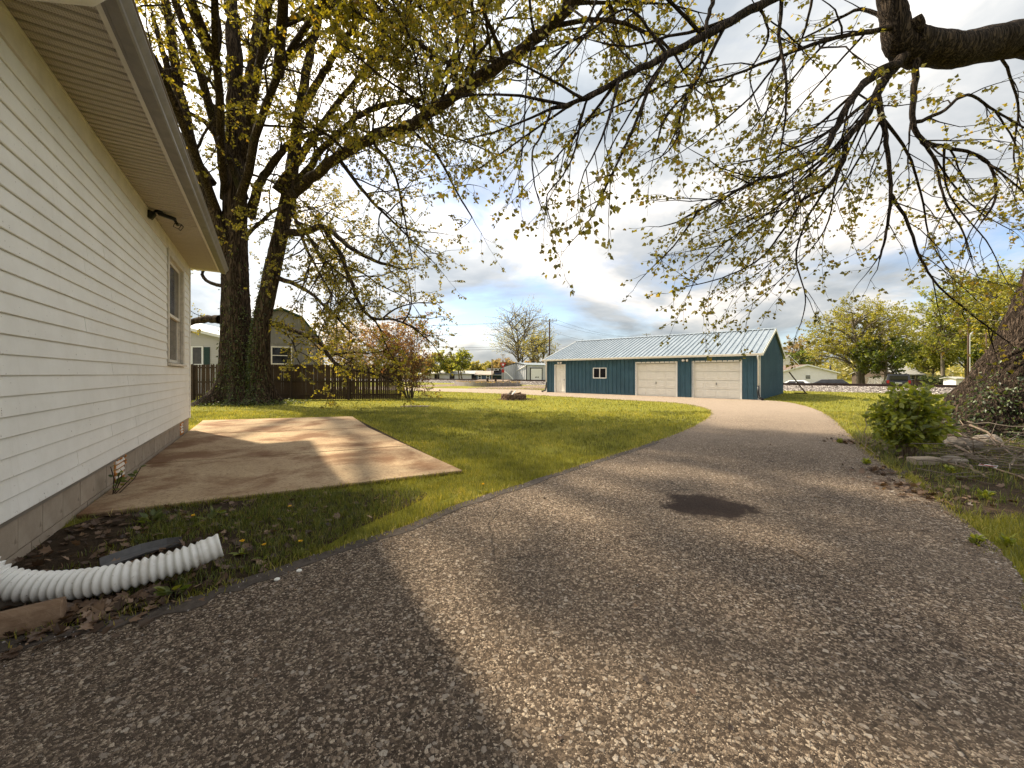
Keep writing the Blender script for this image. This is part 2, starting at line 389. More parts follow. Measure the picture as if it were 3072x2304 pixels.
M['leaf_gold'] = leafmat('maple_leaf', [(0, (.080,.080,.010)), (.45, (.165,.155,.016)), (.85, (.235,.205,.022)), (1, (.27,.175,.032))], .55)
M['leaf_green'] = leafmat('green_leaf', [(0, (.035,.060,.010)), (.5, (.085,.120,.018)), (1, (.165,.180,.030))], .5)
M['leaf_bush'] = leafmat('bush_leaf', [(0, (.080,.110,.012)), (.5, (.180,.220,.024)), (1, (.300,.320,.05))], .5)
M['leaf_dark'] = leafmat('ivy_leaf', [(0, (.012,.025,.007)), (.7, (.035,.060,.013)), (1, (.10,.13,.03))], .3)
M['leaf_ivy'] = leafmat('trunk_ivy_leaf', [(0, (.020,.035,.008)), (.7, (.055,.080,.014)), (1, (.12,.14,.03))], .3)
M['leaf_red'] = leafmat('copper_leaf', [(0, (.10,.045,.022)), (.6, (.18,.090,.040)), (1, (.22,.17,.055))], .45)
M['leaf_yellow'] = leafmat('golden_leaf', [(0, (.12,.130,.015)), (.6, (.225,.222,.026)), (1, (.32,.295,.05))], .45)
M['leaf_pale'] = leafmat('pale_spring_leaf', [(0, (.16,.165,.055)), (.6, (.26,.25,.090)), (1, (.36,.32,.15))], .45)
M['leaf_tan'] = leafmat('tan_far_leaf', [(0, (.17,.125,.070)), (.6, (.27,.205,.115)), (1, (.34,.27,.16))], .4)
M['leaf_fresh'] = leafmat('fresh_green_leaf', [(0, (.110,.135,.020)), (.6, (.210,.235,.038)), (1, (.32,.32,.07))], .45)
M['litter'] = leafmat('dead_leaf', [(0, (.035,.020,.012)), (.4, (.085,.050,.030)), (.8, (.17,.105,.065)), (1, (.27,.18,.115))], .12)
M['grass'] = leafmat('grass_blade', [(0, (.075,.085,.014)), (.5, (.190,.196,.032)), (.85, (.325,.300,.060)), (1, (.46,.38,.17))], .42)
M['grass_shade'] = leafmat('shade_grass_blade', [(0, (.045,.065,.010)), (.6, (.110,.140,.018)), (1, (.22,.20,.06))], .4)  # darker copy of the lawn blade, with shade put into its colour
M['brick'] = gravel('firepit_brick', (.20,.125,.09), (.40,.27,.20), 40)
M['rail'] = plain('rusty_rail', (.055,.036,.030), .7, .4, .25, 2)
M['white_house'] = siding_mat('far_white_siding', (.78,.765,.79))
M['barn_wood'] = wood_mat('mouldy_grey_boarding', (.12,.112,.10), (.44,.415,.375), 2, .45, .4)
M['pale_siding'] = siding_mat('pale_lilac_siding', (.50,.48,.46))
M['shutter'] = plain('dark_green_shutter', (.016,.045,.042), .5)
M['green_trim'] = plain('green_barn_trim', (.03,.07,.04), .6)
M['shed_grey'] = plain('grey_shed_steel', (.50,.515,.555), .45, .1, .08, 1)
M['tan_roof'] = plain('tan_far_roof', (.33,.28,.24), .8, 0, .15, 1)
M['grey_roof'] = plain('grey_far_roof', (.34,.34,.33), .8, 0, .2, 2)
M['brown_roof'] = plain('brown_far_roof', (.14,.10,.078), .85, 0, .2, 2)
M['black_roof'] = plain('dark_far_roof', (.055,.045,.042), .85, 0, .2, 2)
M['navy'] = plain('navy_far_siding', (.055,.085,.135), .6)
M['brown_wall'] = plain('brown_far_wall', (.10,.075,.06), .8)
M['car_black'] = plain('black_car_paint', (.012,.013,.016), .25, 0, .1, 2, 0, .6)
M['car_white'] = plain('white_car_paint', (.72,.74,.76), .25, 0, .05, 2, 0, .6)
M['tyre'] = plain('tyre', (.015,.015,.015), .9)
M['red'] = plain('red_sign_paint', (.50,.035,.02), .5)
M['lamp_red'] = plain('red_lamp', (.30,.02,.02), .3)
M['sign_white'] = plain('sign_white', (.78,.78,.78), .5, 0, .05, 5)
M['pole'] = wood_mat('utility_pole_wood', (.055,.035,.026), (.13,.085,.062), 2, .6, .3)
M['wire'] = plain('wire', (.03,.03,.032), .6)
M['galv'] = plain('galvanised', (.48,.49,.48), .45, .4, .1, 3)
M['stone'] = plain('rough_stone', (.26,.22,.18), .95, 0, .35, 7, .9)
M['stick'] = plain('bleached_stick', (.21,.155,.11), .9, 0, .4, 12, .4)
M['yellow'] = leafmat('dandelion_yellow', [(0, (.70,.42,.01)), (1, (.85,.55,.02))], .2)

# ---------------------------------------------------------------- ground, in the frame of the railway: e = away from us, g = along the track to the left
TH = R(49.06); EV = Vector((math.cos(TH), math.sin(TH), 0)); GV = Vector((-math.sin(TH), math.cos(TH), 0))
TRACK_E = 43.6
def eg(e, g, z=0.0): return Vector((0, 0, z)) + EV*e + GV*g
def far_z(e): 
    t = min(1, max(0, (e-TRACK_E-2)/26)); return -.85*t*t*(3-2*t)
def gz(p): return far_z(p[0]*EV.x+p[1]*EV.y)
es = [-900,-300,-80,-20,10,30,40,45.6]+[45.6+26*i/8 for i in range(1, 9)]+[90,130,300,900,2200]
gs = [-2200,-900,-300,-120,-60,-30,0,30,60,90,120,200,300,900,2200]
mb = MB(); mb.add([eg(e, g, far_z(e)) for e in es for g in gs], [(i*len(gs)+j, (i+1)*len(gs)+j, (i+1)*len(gs)+j+1, i*len(gs)+j+1) for i in range(len(es)-1) for j in range(len(gs)-1)])
tag(mb.build('lawn_ground', M['lawn'], smooth=True), 'sunlit yellow green lawn running back to the railway', 'lawn', kind='structure')

def smooth_line(P, n=6, closed=False):
    P = [Vector(p) for p in P]; out = []; k = len(P)
    for i in range(k if closed else k-1):
        a, b, c, d = (P[(i-1) % k], P[i], P[(i+1) % k], P[(i+2) % k]) if closed else (P[max(i-1,0)], P[i], P[i+1], P[min(i+2,k-1)])
        for j in range(n):
            t = j/n; out.append(.5*((2*b)+(c-a)*t+(2*a-5*b+4*c-d)*t*t+(3*b-a-3*c+d)*t**3))
    if not closed: out.append(P[-1])
    return out
def sheet(name, poly, z, mat, thick=.03, rough=0.0):
    bm = bmesh.new()
    vs = [bm.verts.new((p.x+random.uniform(-rough, rough), p.y+random.uniform(-rough, rough), z)) for p in poly]
    f = bm.faces.new(vs); r = bmesh.ops.extrude_face_region(bm, geom=[f])
    bmesh.ops.translate(bm, verts=[x for x in r['geom'] if isinstance(x, bmesh.types.BMVert)], vec=(0,0,-thick))
    bmesh.ops.recalc_face_normals(bm, faces=bm.faces); bmesh.ops.triangulate(bm, faces=[f for f in bm.faces if len(f.verts) > 4])
    me = bpy.data.meshes.new(name); bm.to_mesh(me); bm.free(); me.materials.append(mat)
    return link(name, me)
left_edge = [(-400,1470),(0,1388),(220,1345),(430,1290),(640,1215),(870,1140),(1000,1088),(1130,1046),(1270,1001),(1380,966),(1470,934),(1522,908),(1536,893),(1518,881),(1450,870),(1300,862),(1150,853.5),(1000,847.5),(880,844),(700,840)]
back_edge = [(700,836),(880,838),(1000,839.5),(1120,841.5),(1176,843.5)]
right_edge = [(1645,864.5),(1700,869),(1752,881),(1792,900),(1830,934),(1872,975),(1950,1030),(2050,1100),(2150,1180),(2215,1262),(2420,1560)]
GF = [Vector((13.734, 21.603, 0)), ]; GF.append(GF[0]+GV*14.564)      # garage front corners
DL = smooth_line([g2(*p) for p in left_edge], 6); DR = smooth_line([g2(*p) for p in right_edge], 6)
DB = [g2(*p) for p in back_edge]
drive_poly = DL + DB + [GF[1]+EV*.2, GF[0]+EV*.2] + DR + [Vector((2.5,-4,0)), Vector((-4,-4,0))]
ts_in = []
for i, p in enumerate(DL):
    q = DL[min(i+1, len(DL)-1)]-DL[max(i-1, 0)]; n_ = Vector((q.y, -q.x, 0)).normalized(); ts_in.append(p+n_*(.03+.085*(1+mnoise.noise((i*.55, 3, 0)))+random.uniform(0,.03)))
n_ts = next(i for i, p in enumerate(DL) if p.y > 8.5); n_t0 = next(i for i, p in enumerate(DL) if p.y > 1.0)
tar_poly = [p for p in DL[n_t0:n_ts]]+[p for p in ts_in[n_t0:n_ts]][::-1]
tag(sheet('tar_strip', tar_poly, .0165, plain('smooth_old_tar', (.075,.060,.049), .88, 0, .45, 22, .6), .01, .02), 'dark smooth tar strip along the left edge of the driveway', 'tar', kind='structure')
tag(sheet('driveway', drive_poly, .012, M['asphalt'], .05, .018), 'worn asphalt driveway with pale stone chips curving to the garage', 'driveway', kind='structure')
# gravel road over the crossing and the stony patch by the planter
road = [g2(560,846),g2(700,838),g2(880,832.5),g2(1010,829),eg(TRACK_E-3.5,44)+Vector((0,0,0)),eg(TRACK_E-3.5,36),g2(1010,833.5),g2(900,836.5),g2(700,843),g2(560,852)]
tag(sheet('gravel_road', road, .008, M['gravel'], .02, .04), 'pale gravel road leading to the rail crossing', 'road', kind='structure')
tag(sheet('gravel_patch', smooth_line([g2(1010,838.5),g2(1090,834.5),g2(1172,833),g2(1176,841),g2(1080,841.5)], 5, True), .016, M['gravel'], .02, .05), 'stony gravel patch beside the blue garage', 'gravel', kind='structure')

# ---------------------------------------------------------------- the near house (local x = out of the wall, y = along it, away from us)
HT = R(32.3); HN = Vector((math.cos(HT), math.sin(HT), 0)); HA = Vector((-math.sin(HT), math.cos(HT), 0))
HO = HN*-1.62
def hw(x, y, z=0.0): return HO + HN*x + HA*y + Vector((0,0,z))
house = empty('white_house', HO, HT, 'white lap sided house with wide eaves at the left edge', 'house')
Y0, Y1, ZB, ZT = -5.0, 12.6, .37, 4.12
WY0, WY1, WZ0, WZ1 = 9.95, 11.72, 1.63, 3.92    # window, outer casing
wc = MB().box(-8, -.32, Y0, Y1-.03, -.1, ZT+.1)
wc.box(-.319, -.035, Y0, WY0+.08, -.1, ZT+.1).box(-.319, -.035, WY1-.12, Y1-.03, -.1, ZT+.1).box(-.319, -.0355, WY0+.081, WY1-.121, -.1, WZ0+.045).box(-.319, -.0355, WY0+.081, WY1-.121, WZ1-.12, ZT+.1)
tag(wc.build('wall_core', M['trim'], house), kind='stuff')
CH = .1525; rs = random.Random(3)
def board(y0, y1, z0, z1, seed):
    n = max(1, int((y1-y0)/.5)); vs = []; fs = []
    for i in range(n+1):
        y = y0+(y1-y0)*i/n; j = .0035*mnoise.noise((y*.7, z0*9, seed)); o = .004*mnoise.noise((y*.9, z0*5, 7+seed))
        vs += [(-.030, y, z0+.012+j), (.014+o, y, z0+j), (.019+o, y, z0+.006+j), (.002+o*.5, y, z1+.012), (-.030, y, z1+.012)]
    for i in range(n):
        a = i*5
        for k in range(4): fs.append((a+k, a+5+k, a+6+k, a+1+k))
    fs += [tuple(range(5)), tuple(n*5+k for k in range(5))[::-1]]
    return MB().add(vs, fs)
nc = int((ZT-.14-ZB)/CH)
for i in range(nc):
    z0 = ZB+i*CH; z1 = z0+CH
    cuts = [Y0, Y1-.05]
    cuts[1:1] = sorted(rs.uniform(2, 12) for _ in range(rs.choice((1, 1, 2))))
    segs = []
    for a, b in zip(cuts, cuts[1:]):
        if b-a < .25: continue
        if z1 > WZ0+.01 and z0 < WZ1-.01:
            if a < WY0: segs.append((a, min(b, WY0-.004)))
            if b > WY1: segs.append((max(a, WY1+.004), b))
        else: segs.append((a, b))
    for k, (a, b) in enumerate(segs): 
        if b-a > .05: board(a, b-.007, z0, z1, i+k*.37).build('siding_board', M['siding'], house)
MB().box(-.03, .022, Y0, Y1-.05, ZB+nc*CH+.013, ZT-.005).build('frieze_board', M['trim'], house)
MB().box(.0, .030, Y0, Y1-.05, ZT-.035, ZT-.006).build('soffit_channel', M['trim'], house)
MB().box(-.02, .010, Y0, Y1-.04, ZB-.03, ZB+.010).build('starter_strip', M['gutter'], house)
MB().box(-.12, .030, Y1-.05, Y1+.03, ZB-.02, ZT-.01).build('corner_trim', M['siding'], house)
# foundation blocks
MB().box(-.3, -.014, Y0, Y1-.05, -.2, ZB-.01).build('mortar_bed', M['mortar'], house)
vents = [(6.86, 7.32), (11.36, 11.76)]
bmesh_full = MB().box(-.2, 0, -.196, .196, 0, .262).mesh('block', M['block']); bmesh_half = MB().box(-.2, 0, -.196, .196, 0, .19).mesh('block', M['block'])
y = 1.0; row = 0
for row, (zb, me, off) in enumerate(((.085, bmesh_full, 0.0), (-.115, bmesh_half, .2))):
    y = .6+off
    while y < Y1-.1:
        L = min(.398, Y1-.055-y); yc = y+L/2
        if not (row == 0 and any(yc+.2 > a-.01 and yc-.2 < b+.01 for a, b in vents)) and L > .06:
            link('block', me, house, (random.uniform(-.003, .002), yc, zb), (0,0,random.uniform(-.004,.004)), (1, (L-.01)/.392, 1))
        elif row == 0 and L > .06:
            for a, b in vents:
                for s0, s1 in ((y, min(y+L, a)), (max(y, b), y+L)):
                    if s1-s0 > .04 and s0 < b+.4 and s1 > a-.4: link('block', me, house, (0, (s0+s1)/2, zb), (0,0,0), (1, (s1-s0-.01)/.392, 1))
        y += .4
for a, b in vents:
    ve = MB().box(-.12, -.006, a+.01, b-.01, .075, .345).build('vent_recess', M['foam'], house)
    rr = random.Random(int(a))
    lump = MB()
    for k in range(26):
        side = k % 4; t = rr.random()
        yy = a+.02+(b-a-.04)*t if side < 2 else (a+.03 if side == 2 else b-.03)
        z_ = .085 if side == 0 else .335 if side == 1 else .09+.24*t
        lump.tube([(-.006, yy, z_), (rr.uniform(.004,.022), yy+rr.uniform(-.01,.01), z_+rr.uniform(-.01,.01))], [rr.uniform(.022,.04), rr.uniform(.006,.015)], 7)
    lump.build('foam_bead', M['foam'], ve, True); ve.children[0]['kind'] = 'stuff'
    for k in range(4):
        z_ = .10+k*.062
        MB().add([(-.004, a+.05, z_), (.014, a+.05, z_+.006), (.014, b-.06, z_+.006), (-.004, b-.06, z_), (-.008, a+.05, z_+.040), (.004, a+.05, z_+.044), (.004, b-.06, z_+.044), (-.008, b-.06, z_+.040)],
                 [(0,1,2,3),(7,6,5,4),(0,4,5,1),(1,5,6,2),(2,6,7,3),(3,7,4,0)]).build('vent_slat', M['louver'], ve)
# window
win = MB()
win.box(-.02, .035, WY0, WY0+.11, WZ0+.06, WZ1).box(-.02, .035, WY1-.13, WY1, WZ0+.06, WZ1).box(-.02, .033, WY0+.112, WY1-.132, WZ1-.13, WZ1-.002)
casing = win.build('window', M['window_wood'], house); bevel(casing, .004)
MB().box(-.14, -.022, WY0+.09, WY0+.112, WZ0+.05, WZ1-.10).build('jamb', M['window_wood'], casing)
MB().box(-.14, -.022, WY1-.152, WY1-.132, WZ0+.05, WZ1-.10).build('jamb', M['window_wood'], casing)
MB().box(-.14, -.022, WY0+.113, WY1-.153, WZ1-.15, WZ1-.128).build('head_jamb', M['window_wood'], casing)
bevel(MB().add([(-.14,WY0-.02,WZ0),(.075,WY0-.02,WZ0-.015),(.075,WY1+.03,WZ0-.015),(-.14,WY1+.03,WZ0),(-.14,WY0-.02,WZ0+.06),(.075,WY0-.02,WZ0+.035),(.075,WY1+.03,WZ0+.035),(-.14,WY1+.03,WZ0+.06)],
          [(3,2,1,0),(4,5,6,7),(0,1,5,4),(1,2,6,5),(2,3,7,6),(3,0,4,7)]).build('sill', M['window_wood'], casing), .004)
ZM = (WZ0+WZ1)/2-.12; ya, yb = WY0+.118, WY1-.157
for (z0, z1, dx) in ((WZ0+.065, ZM+.03, -.10), (ZM-.02, WZ1-.152, -.065)):
    s = MB(); s.box(dx, dx+.033, ya, ya+.055, z0, z1).box(dx, dx+.033, yb-.055, yb, z0, z1).box(dx+.001, dx+.032, ya+.056, yb-.056, z0, z0+.06).box(dx+.001, dx+.032, ya+.056, yb-.056, z1-.05, z1)
    so_ = s.build('sash', M['trim'], casing)
    MB().box(dx+.012, dx+.018, ya+.05, yb-.05, z0+.05, z1-.045).build('pane', M['glass'], so_)
MB().box(-.30, -.16, ya-.1, yb+.1, WZ0, WZ1-.1).build('blind', M['trim'], casing)
# soffit panels: each a strip with three grooves
pw = .305
sp = MB(); prof = []
for k in range(3):
    a = k*pw/3; prof += [(a, 0), (a+.010, .022), (a+.026, .022), (a+.036, .0), ]
prof.append((pw-.004, 0))
sp.add([(x, yy, zz_) for x in (.012, .612) for yy, zz_ in prof]+[(x, yy, .02) for x in (.012, .612) for yy in (0, pw-.004)],
       [(i, i+1, len(prof)+i+1, len(prof)+i) for i in range(len(prof)-1)]+[(2*len(prof), 2*len(prof)+2, 2*len(prof)+3, 2*len(prof)+1)])
sme = sp.mesh('soffit_panel', M['soffit_perf'])
yy = Y0
while yy < Y1+.12-pw:
    link('soffit_panel', sme, house, (0, yy, ZT+random.uniform(-.001,.001))); yy += pw
MB().box(.0, .62, yy, Y1+.14, ZT, ZT+.02).build('soffit_panel', M['soffit_perf'], house)
MB().box(.0, .66, Y1+.02, Y1+.15, ZT-.012, ZT+.14).build('return_board', M['trim'], house)
MB().box(.585, .625, Y0, Y1+.10, ZT-.018, ZT-.002).build('fascia_lip', M['trim'], house)
MB().box(.626, .648, Y0, Y1+.14, ZT-.03, ZT+.13).build('fascia', M['gutter'], house)
gp = [(.655, .10), (.655, -.045), (.735, -.050), (.748, -.035), (.748, .0), (.772, .030), (.790, .055), (.790, .085), (.800, .088), (.800, .098), (.782, .098), (.782, .06), (.764, .036), (.740, .004), (.740, -.030), (.730, -.040), (.663, -.036), (.663, .10)]
gt = MB().prism([(a, ZT+b) for a, b in gp], 1, Y0, Y1+.10).build('gutter', M['gutter'], house)
MB().prism([(.654,ZT+.10),(.654,ZT-.046),(.736,ZT-.052),(.75,ZT-.036),(.75,ZT),(.774,ZT+.03),(.802,ZT+.06),(.802,ZT+.10)], 1, Y1+.10, Y1+.104).build('gutter_end', M['gutter'], gt)
# downspout elbow high by the near end of the eave
ds = MB(); DY = 3.62; ds.tube([(.70, DY, ZT-.04), (.70, DY, ZT-.12), (.64, DY, ZT-.20), (.25, DY, ZT-.34), (.08, DY, ZT-.45), (.07, DY, ZT-.7), (.07, DY, .62)], .06, 12)
ds.build('downspout', M['trim'], house, True)
# roof
rf = MB(); RX, RZ = -4.0, ZT+.13+4.65*.40
rf.add([(.66,Y0,ZT+.13),(RX,Y0,RZ),(RX,Y1+.2,RZ),(.66,Y1+.2,ZT+.13),(.66,Y0,ZT+.17),(RX,Y0,RZ+.05),(RX,Y1+.2,RZ+.05),(.66,Y1+.2,ZT+.17),(-8.7,Y0,ZT+.13),(-8.7,Y1+.2,ZT+.13),(-8.7,Y0,ZT+.17),(-8.7,Y1+.2,ZT+.17)],
       [(0,1,2,3),(4,7,6,5),(0,3,7,4),(1,8,9,2),(5,6,11,10),(8,10,11,9),(0,4,5,1),(1,5,10,8),(3,2,6,7),(2,9,11,6)])
rf.build('roof', M['shingle'], house)
MB().add([(.02,Y1-.04,ZT),(-8,Y1-.04,ZT),(RX,Y1-.04,RZ-.05),(.02,Y1-.10,ZT),(-8,Y1-.10,ZT),(RX,Y1-.10,RZ-.05)], [(0,1,2),(5,4,3),(0,3,4,1),(1,4,5,2),(2,5,3,0)]).build('gable_wall', M['siding'], house)

# twin flood lamp under the eave
fl = empty('flood_light', hw(.14, 8.5, ZT), HT, 'black twin head flood lamp fixed under the house eave', 'lamp')
MB().tube([(0,0,0), (0,0,-.03)], .055, 14).build('mounting_plate', M['black'], fl, True)
bevel(MB().boxm(Matrix.Translation((.10,.03,-.055)) @ Matrix.Rotation(.25, 4, 'Y'), .24, .075, .055).build('motion_sensor', M['black'], fl), .015, 2)
bevel(MB().boxm(Matrix.Translation((-.09,-.06,-.10)) @ Matrix.Rotation(.5, 4, 'Y'), .11, .09, .12).build('lamp_head', M['black'], fl), .015, 2)
hd = MB().boxm(Matrix.Translation((.21,.06,-.12)) @ Matrix.Rotation(-.45, 4, 'Y'), .04, .09, .10).build('lamp_head', M['black'], fl)
fr = MB(); c0 = Vector((.25,.06,-.16))
for a, b in (((-.04,-.05,.03),(.04,-.05,-.0)), ((.04,-.05,0),(.05,.05,-.0)), ((.05,.05,0),(-.03,.05,.03)), ((-.04,-.05,.03),(-.07,-.05,-.05)), ((-.07,-.05,-.05),(.0,-.05,-.08)), ((.0,-.05,-.08),(.04,-.05,0)), ((.0,-.05,-.08),(.01,.05,-.08)), ((.01,.05,-.08),(.05,.05,0))):
    fr.bar(c0+Vector(a), c0+Vector(b), .008, .008)
fr.build('lamp_frame', M['black'], hd); hd.children[0]['kind'] = 'stuff'
MB().tube([(-.03,-.02,-.02), (-.08,-.05,-.06)], .014, 8).build('swivel_arm', M['black'], fl, True)

# ---------------------------------------------------------------- patio: three cast slabs with open joints
patio = tag(empty('patio'), 'tan concrete patio slab beside the house wall', 'patio', kind='structure')
rows = [(hw(.012, 5.62), G(1388,1420)), (G(477,1396), G(1225,1344)), (G(574,1308), G(1106,1288)), (G(560,1268), G(1057,1253))]
rows = [[a.copy(), b.copy()] for a, b in rows]
for r in rows: # left ends stop just short of the block wall
    d = (r[0]-HO).dot(HN); r[0] += HN*(.02-d) if d < .02 or True else HN*0
patio_poly = [rows[0][0], rows[0][1], rows[3][1], rows[3][0]]
for i in range(3):
    (a, b), (c, d) = rows[i], rows[i+1]
    u = (c-a).normalized(); w = (d-b).normalized(); j = .020
    q = [a+u*(j if i else 0), b+w*(j if i else 0), d-w*(j if i < 2 else 0), c-u*(j if i < 2 else 0)]
    s = sheet('slab', q, .045+.002*i, M['concrete'], .10); s.parent = patio; bevel(s, .006)
sheet('joint_base', patio_poly, .022, M['soil'], .06).parent = patio

# ---------------------------------------------------------------- the blue garage (local x = along the front to the left, y = back, z up)
gr = empty('blue_garage', GF[0], 0, 'long blue steel garage with two white doors and ribbed metal roof', 'garage')
gr.rotation_euler = (0, 0, math.atan2(GV.y, GV.x)); GL, GW, GE, GP = 14.564, 9.767, 2.62, 4.34
# with x along GV the back direction EV is local -y
def gy(y): return -y
def rib_panel(w, h, ribs=(.0, .305, .61), outline=None):
    """a ribbed steel sheet of width w, in the local x-z plane, ribs standing 20 mm out towards +y"""
    xs = [(0, 0)]
    for r in ribs:
        if r+.07 < w: xs += [(r+.004, 0), (r+.018, .045), (r+.062, .045), (r+.076, 0)]
        for q in (.12, .20):
            if r+q+.03 < w: xs += [(r+q, 0), (r+q+.008, .005), (r+q+.022, .005), (r+q+.03, 0)]
    xs.append((w, 0)); n = len(xs)
    return xs, n
def wall_panel(name, parent, w, hfun, place, mat):
    xs, n = rib_panel(w, 0)
    vs = []; 
    for x, d in xs: z0, z1 = hfun(x); vs += [place(x, d, z0), place(x, d, z1)]
    for x in (0, w): z0, z1 = hfun(x); vs += [place(x, -.02, z0), place(x, -.02, z1)]
    fs = [(2*i, 2*i+2, 2*i+3, 2*i+1) for i in range(n-1)]; k = 2*n
    fs += [(k, k+1, k+3, k+2), (0, 1, k+1, k), (2*n-2, k+2, k+3, 2*n-1)]
    fs += [tuple([2*i for i in range(n)]+[k+2, k]), tuple([2*i+1 for i in range(n)]+[k+3, k+1])[::-1]]
    return MB().add(vs, fs).build(name, mat, parent)
# positions along the front measured on the photograph
def along(px): # distance from the right corner along the front for a pixel column
    t = (px-CXP)/FPX; return (GF[0].x - t*GF[0].y)/(t*GV.y - GV.x)
C5 = lambda x: 1600+x*.3617
D2 = (along(C5(1716)), along(C5(1330))); D1 = (along(C5(1184)), along(C5(858))); ED = (along(C5(262)), along(C5(185))); WN_ = (along(C5(602)), along(C5(503)))
def z_at(px, py): # height on the front wall
    s = along(px); p = GF[0]+GV*s; return EYE-(py-HYP)/FPX*p.y
zD2 = 2.16; zD1 = 2.16; zED = 2.12; zw0, zw1 = z_at(C5(550), 950+505*.3617), z_at(C5(550), 950+430*.3617)
opens = [(D2[0], D2[1], 0, zD2), (D1[0], D1[1], 0, zD1), (ED[0], ED[1], 0, zED), (WN_[0], WN_[1], zw0, zw1)]
MB().box(.06, GL-.06, gy(GW-.06), gy(.16), 0, GE+.04).build('inner_wall', M['trim'], gr)
x = 0.0
while x < GL-.02:
    w = min(.914, GL-x)
    # cut the sheet at openings
    cuts = sorted({x, x+w} | {c for o in opens for c in o[:2] if x+.004 < c < x+w-.004})
    for a, b in zip(cuts, cuts[1:]):
        if b-a < .02: continue
        mid = (a+b)/2; spans = [(0.0, GE)]
        for o in opens:
            if o[0] <= mid <= o[1]: spans = [s for s in ((0.0, o[2]), (o[3], GE)) if s[1]-s[0] > .05]
        for z0, z1 in spans:
            wall_panel('wall_panel', gr, b-a-.002, lambda q, z0=z0, z1=z1: (z0+.02, z1), lambda q, d, z, a=a: (a+q, .02+d-.02, z), M['blue'])
    x += w
# end wall towards us on the right, with the gable, and plain back and far ends
y_ = 0.0
def ghf(yq): return GE+(GP-GE)*(1-abs(yq-GW/2)/(GW/2))
while y_ < GW-.02:
    w = min(.914, GW-y_)
    half = GW/2; cutsy = [y_, y_+w] if not (y_ < half < y_+w) else [y_, half, y_+w]
    for a, b in zip(cutsy, cutsy[1:]):
        wall_panel('wall_panel', gr, b-a-.002, lambda q, a=a: (.02, ghf(a+q)-.03), lambda q, d, z, a=a: (-d, gy(a+q)-.0, z), M['blue'])
    y_ += w
MB().add([(GL-.002,0,0),(GL-.002,gy(GW),0),(GL-.002,gy(GW),GE),(GL-.002,gy(GW/2),GP-.05),(GL-.002,0,GE),(GL-.04,0,0),(GL-.04,gy(GW),0),(GL-.04,gy(GW),GE),(GL-.04,gy(GW/2),GP-.05),(GL-.04,0,GE)],
         [(0,1,2,3,4),(9,8,7,6,5),(0,4,9,5),(2,7,8,3),(3,8,9,4),(1,6,7,2)]).build('end_wall', M['blue'], gr)
MB().box(.02, GL-.05, gy(GW+.0), gy(GW-.04), .02, GE-.02).build('rear_wall', M['blue'], gr)
# roof sheets with ribs, each .914 wide
OH, OG = .22, .16
def roof_sheet(x0, x1, front):
    xs, n = rib_panel(x1-x0, 0); vs = []
    sl = (GP-GE)/(GW/2); nz = 1/math.sqrt(1+sl*sl); ny = sl*nz
    for q, d in xs:
        for t in (0, 1):
            if front: yq = OH+.02 if t == 0 else -GW/2; zq = GE-.02+sl*( -OH if t == 0 else GW/2)+.05; yo = ny*d
            else: yq = -GW-OH if t == 0 else -GW/2; zq = GE-.02+sl*(-OH if t == 0 else GW/2)+.05; yo = -ny*d
            vs.append((x0+q, yq+yo, zq+nz*d*1.2))
    for q in (0, x1-x0):
        for t in (0, 1):
            yq = (OH+.02 if front else -GW-OH) if t == 0 else -GW/2; zq = GE-.02+sl*(-OH if t == 0 else GW/2)+.03
            vs.append((x0+q, yq, zq))
    fs = [(2*i, 2*i+2, 2*i+3, 2*i+1) for i in range(n-1)]; k = 2*n
    fs += [(k, k+1, k+3, k+2), (0, 1, k+1, k), (2*n-2, k+2, k+3, 2*n-1), tuple([2*i for i in range(n)]+[k+2, k]), tuple([2*i+1 for i in range(n)]+[k+3, k+1])[::-1]]
    return MB().add(vs, fs)
rx = -OG
while rx < GL+OG-.03:
    rw = min(.914, GL+OG-rx)
    roof_sheet(rx, rx+rw-.001, True).build('roof_panel', M['roofmetal'], gr); roof_sheet(rx, rx+rw-.001, False).build('roof_panel', M['roofmetal'], gr)
    rx += rw
MB().prism([(-GW/2-.17,GP+.02),(-GW/2,GP+.085),(-GW/2+.17,GP+.02),(-GW/2+.17,GP+.035),(-GW/2,GP+.10),(-GW/2-.17,GP+.035)], 0, -OG-.01, GL+OG+.01).build('ridge_cap', M['roofmetal'], gr)
sl = (GP-GE)/(GW/2)
for xx in (-OG-.022, GL+OG+.002):
    for s in (0, 1):
        a = (OH+.03, GE-.02-sl*OH+.05) if s == 0 else (-GW-OH-.01, GE-.02-sl*OH+.05); b = (-GW/2, GP+.03)
        MB().add([(xx,a[0],a[1]-.13),(xx,b[0],b[1]-.13),(xx,b[0],b[1]+.04),(xx,a[0],a[1]+.03),(xx+.02,a[0],a[1]-.13),(xx+.02,b[0],b[1]-.13),(xx+.02,b[0],b[1]+.04),(xx+.02,a[0],a[1]+.03)],
                 [(3,2,1,0),(4,5,6,7),(0,1,5,4),(1,2,6,5),(2,3,7,6),(3,0,4,7)]).build('rake_trim', M['white_metal'], gr)
ez = GE-.02-sl*OH+.05
MB().box(-OG, GL+OG, .025, OH-.0, ez-.05, ez-.03).build('eave_soffit', M['white_metal'], gr)
gtr = MB().prism([(OH+.03, ez-.11), (OH+.11, ez-.11), (OH+.13, ez-.04), (OH+.15, ez-.02), (OH+.15, ez+.02), (OH+.03, ez+.02)], 0, -OG-.02, GL+OG+.02).build('gutter', M['white_metal'], gr)
for xx in (-.03, GL-.09):
    MB().box(xx, xx+.12, .022, .032, .02, GE).build('corner_trim', M['white_metal'], gr)
MB().box(-.032, -.022, gy(.12), .032, .02, GE-.02).build('corner_trim', M['white_metal'], gr)
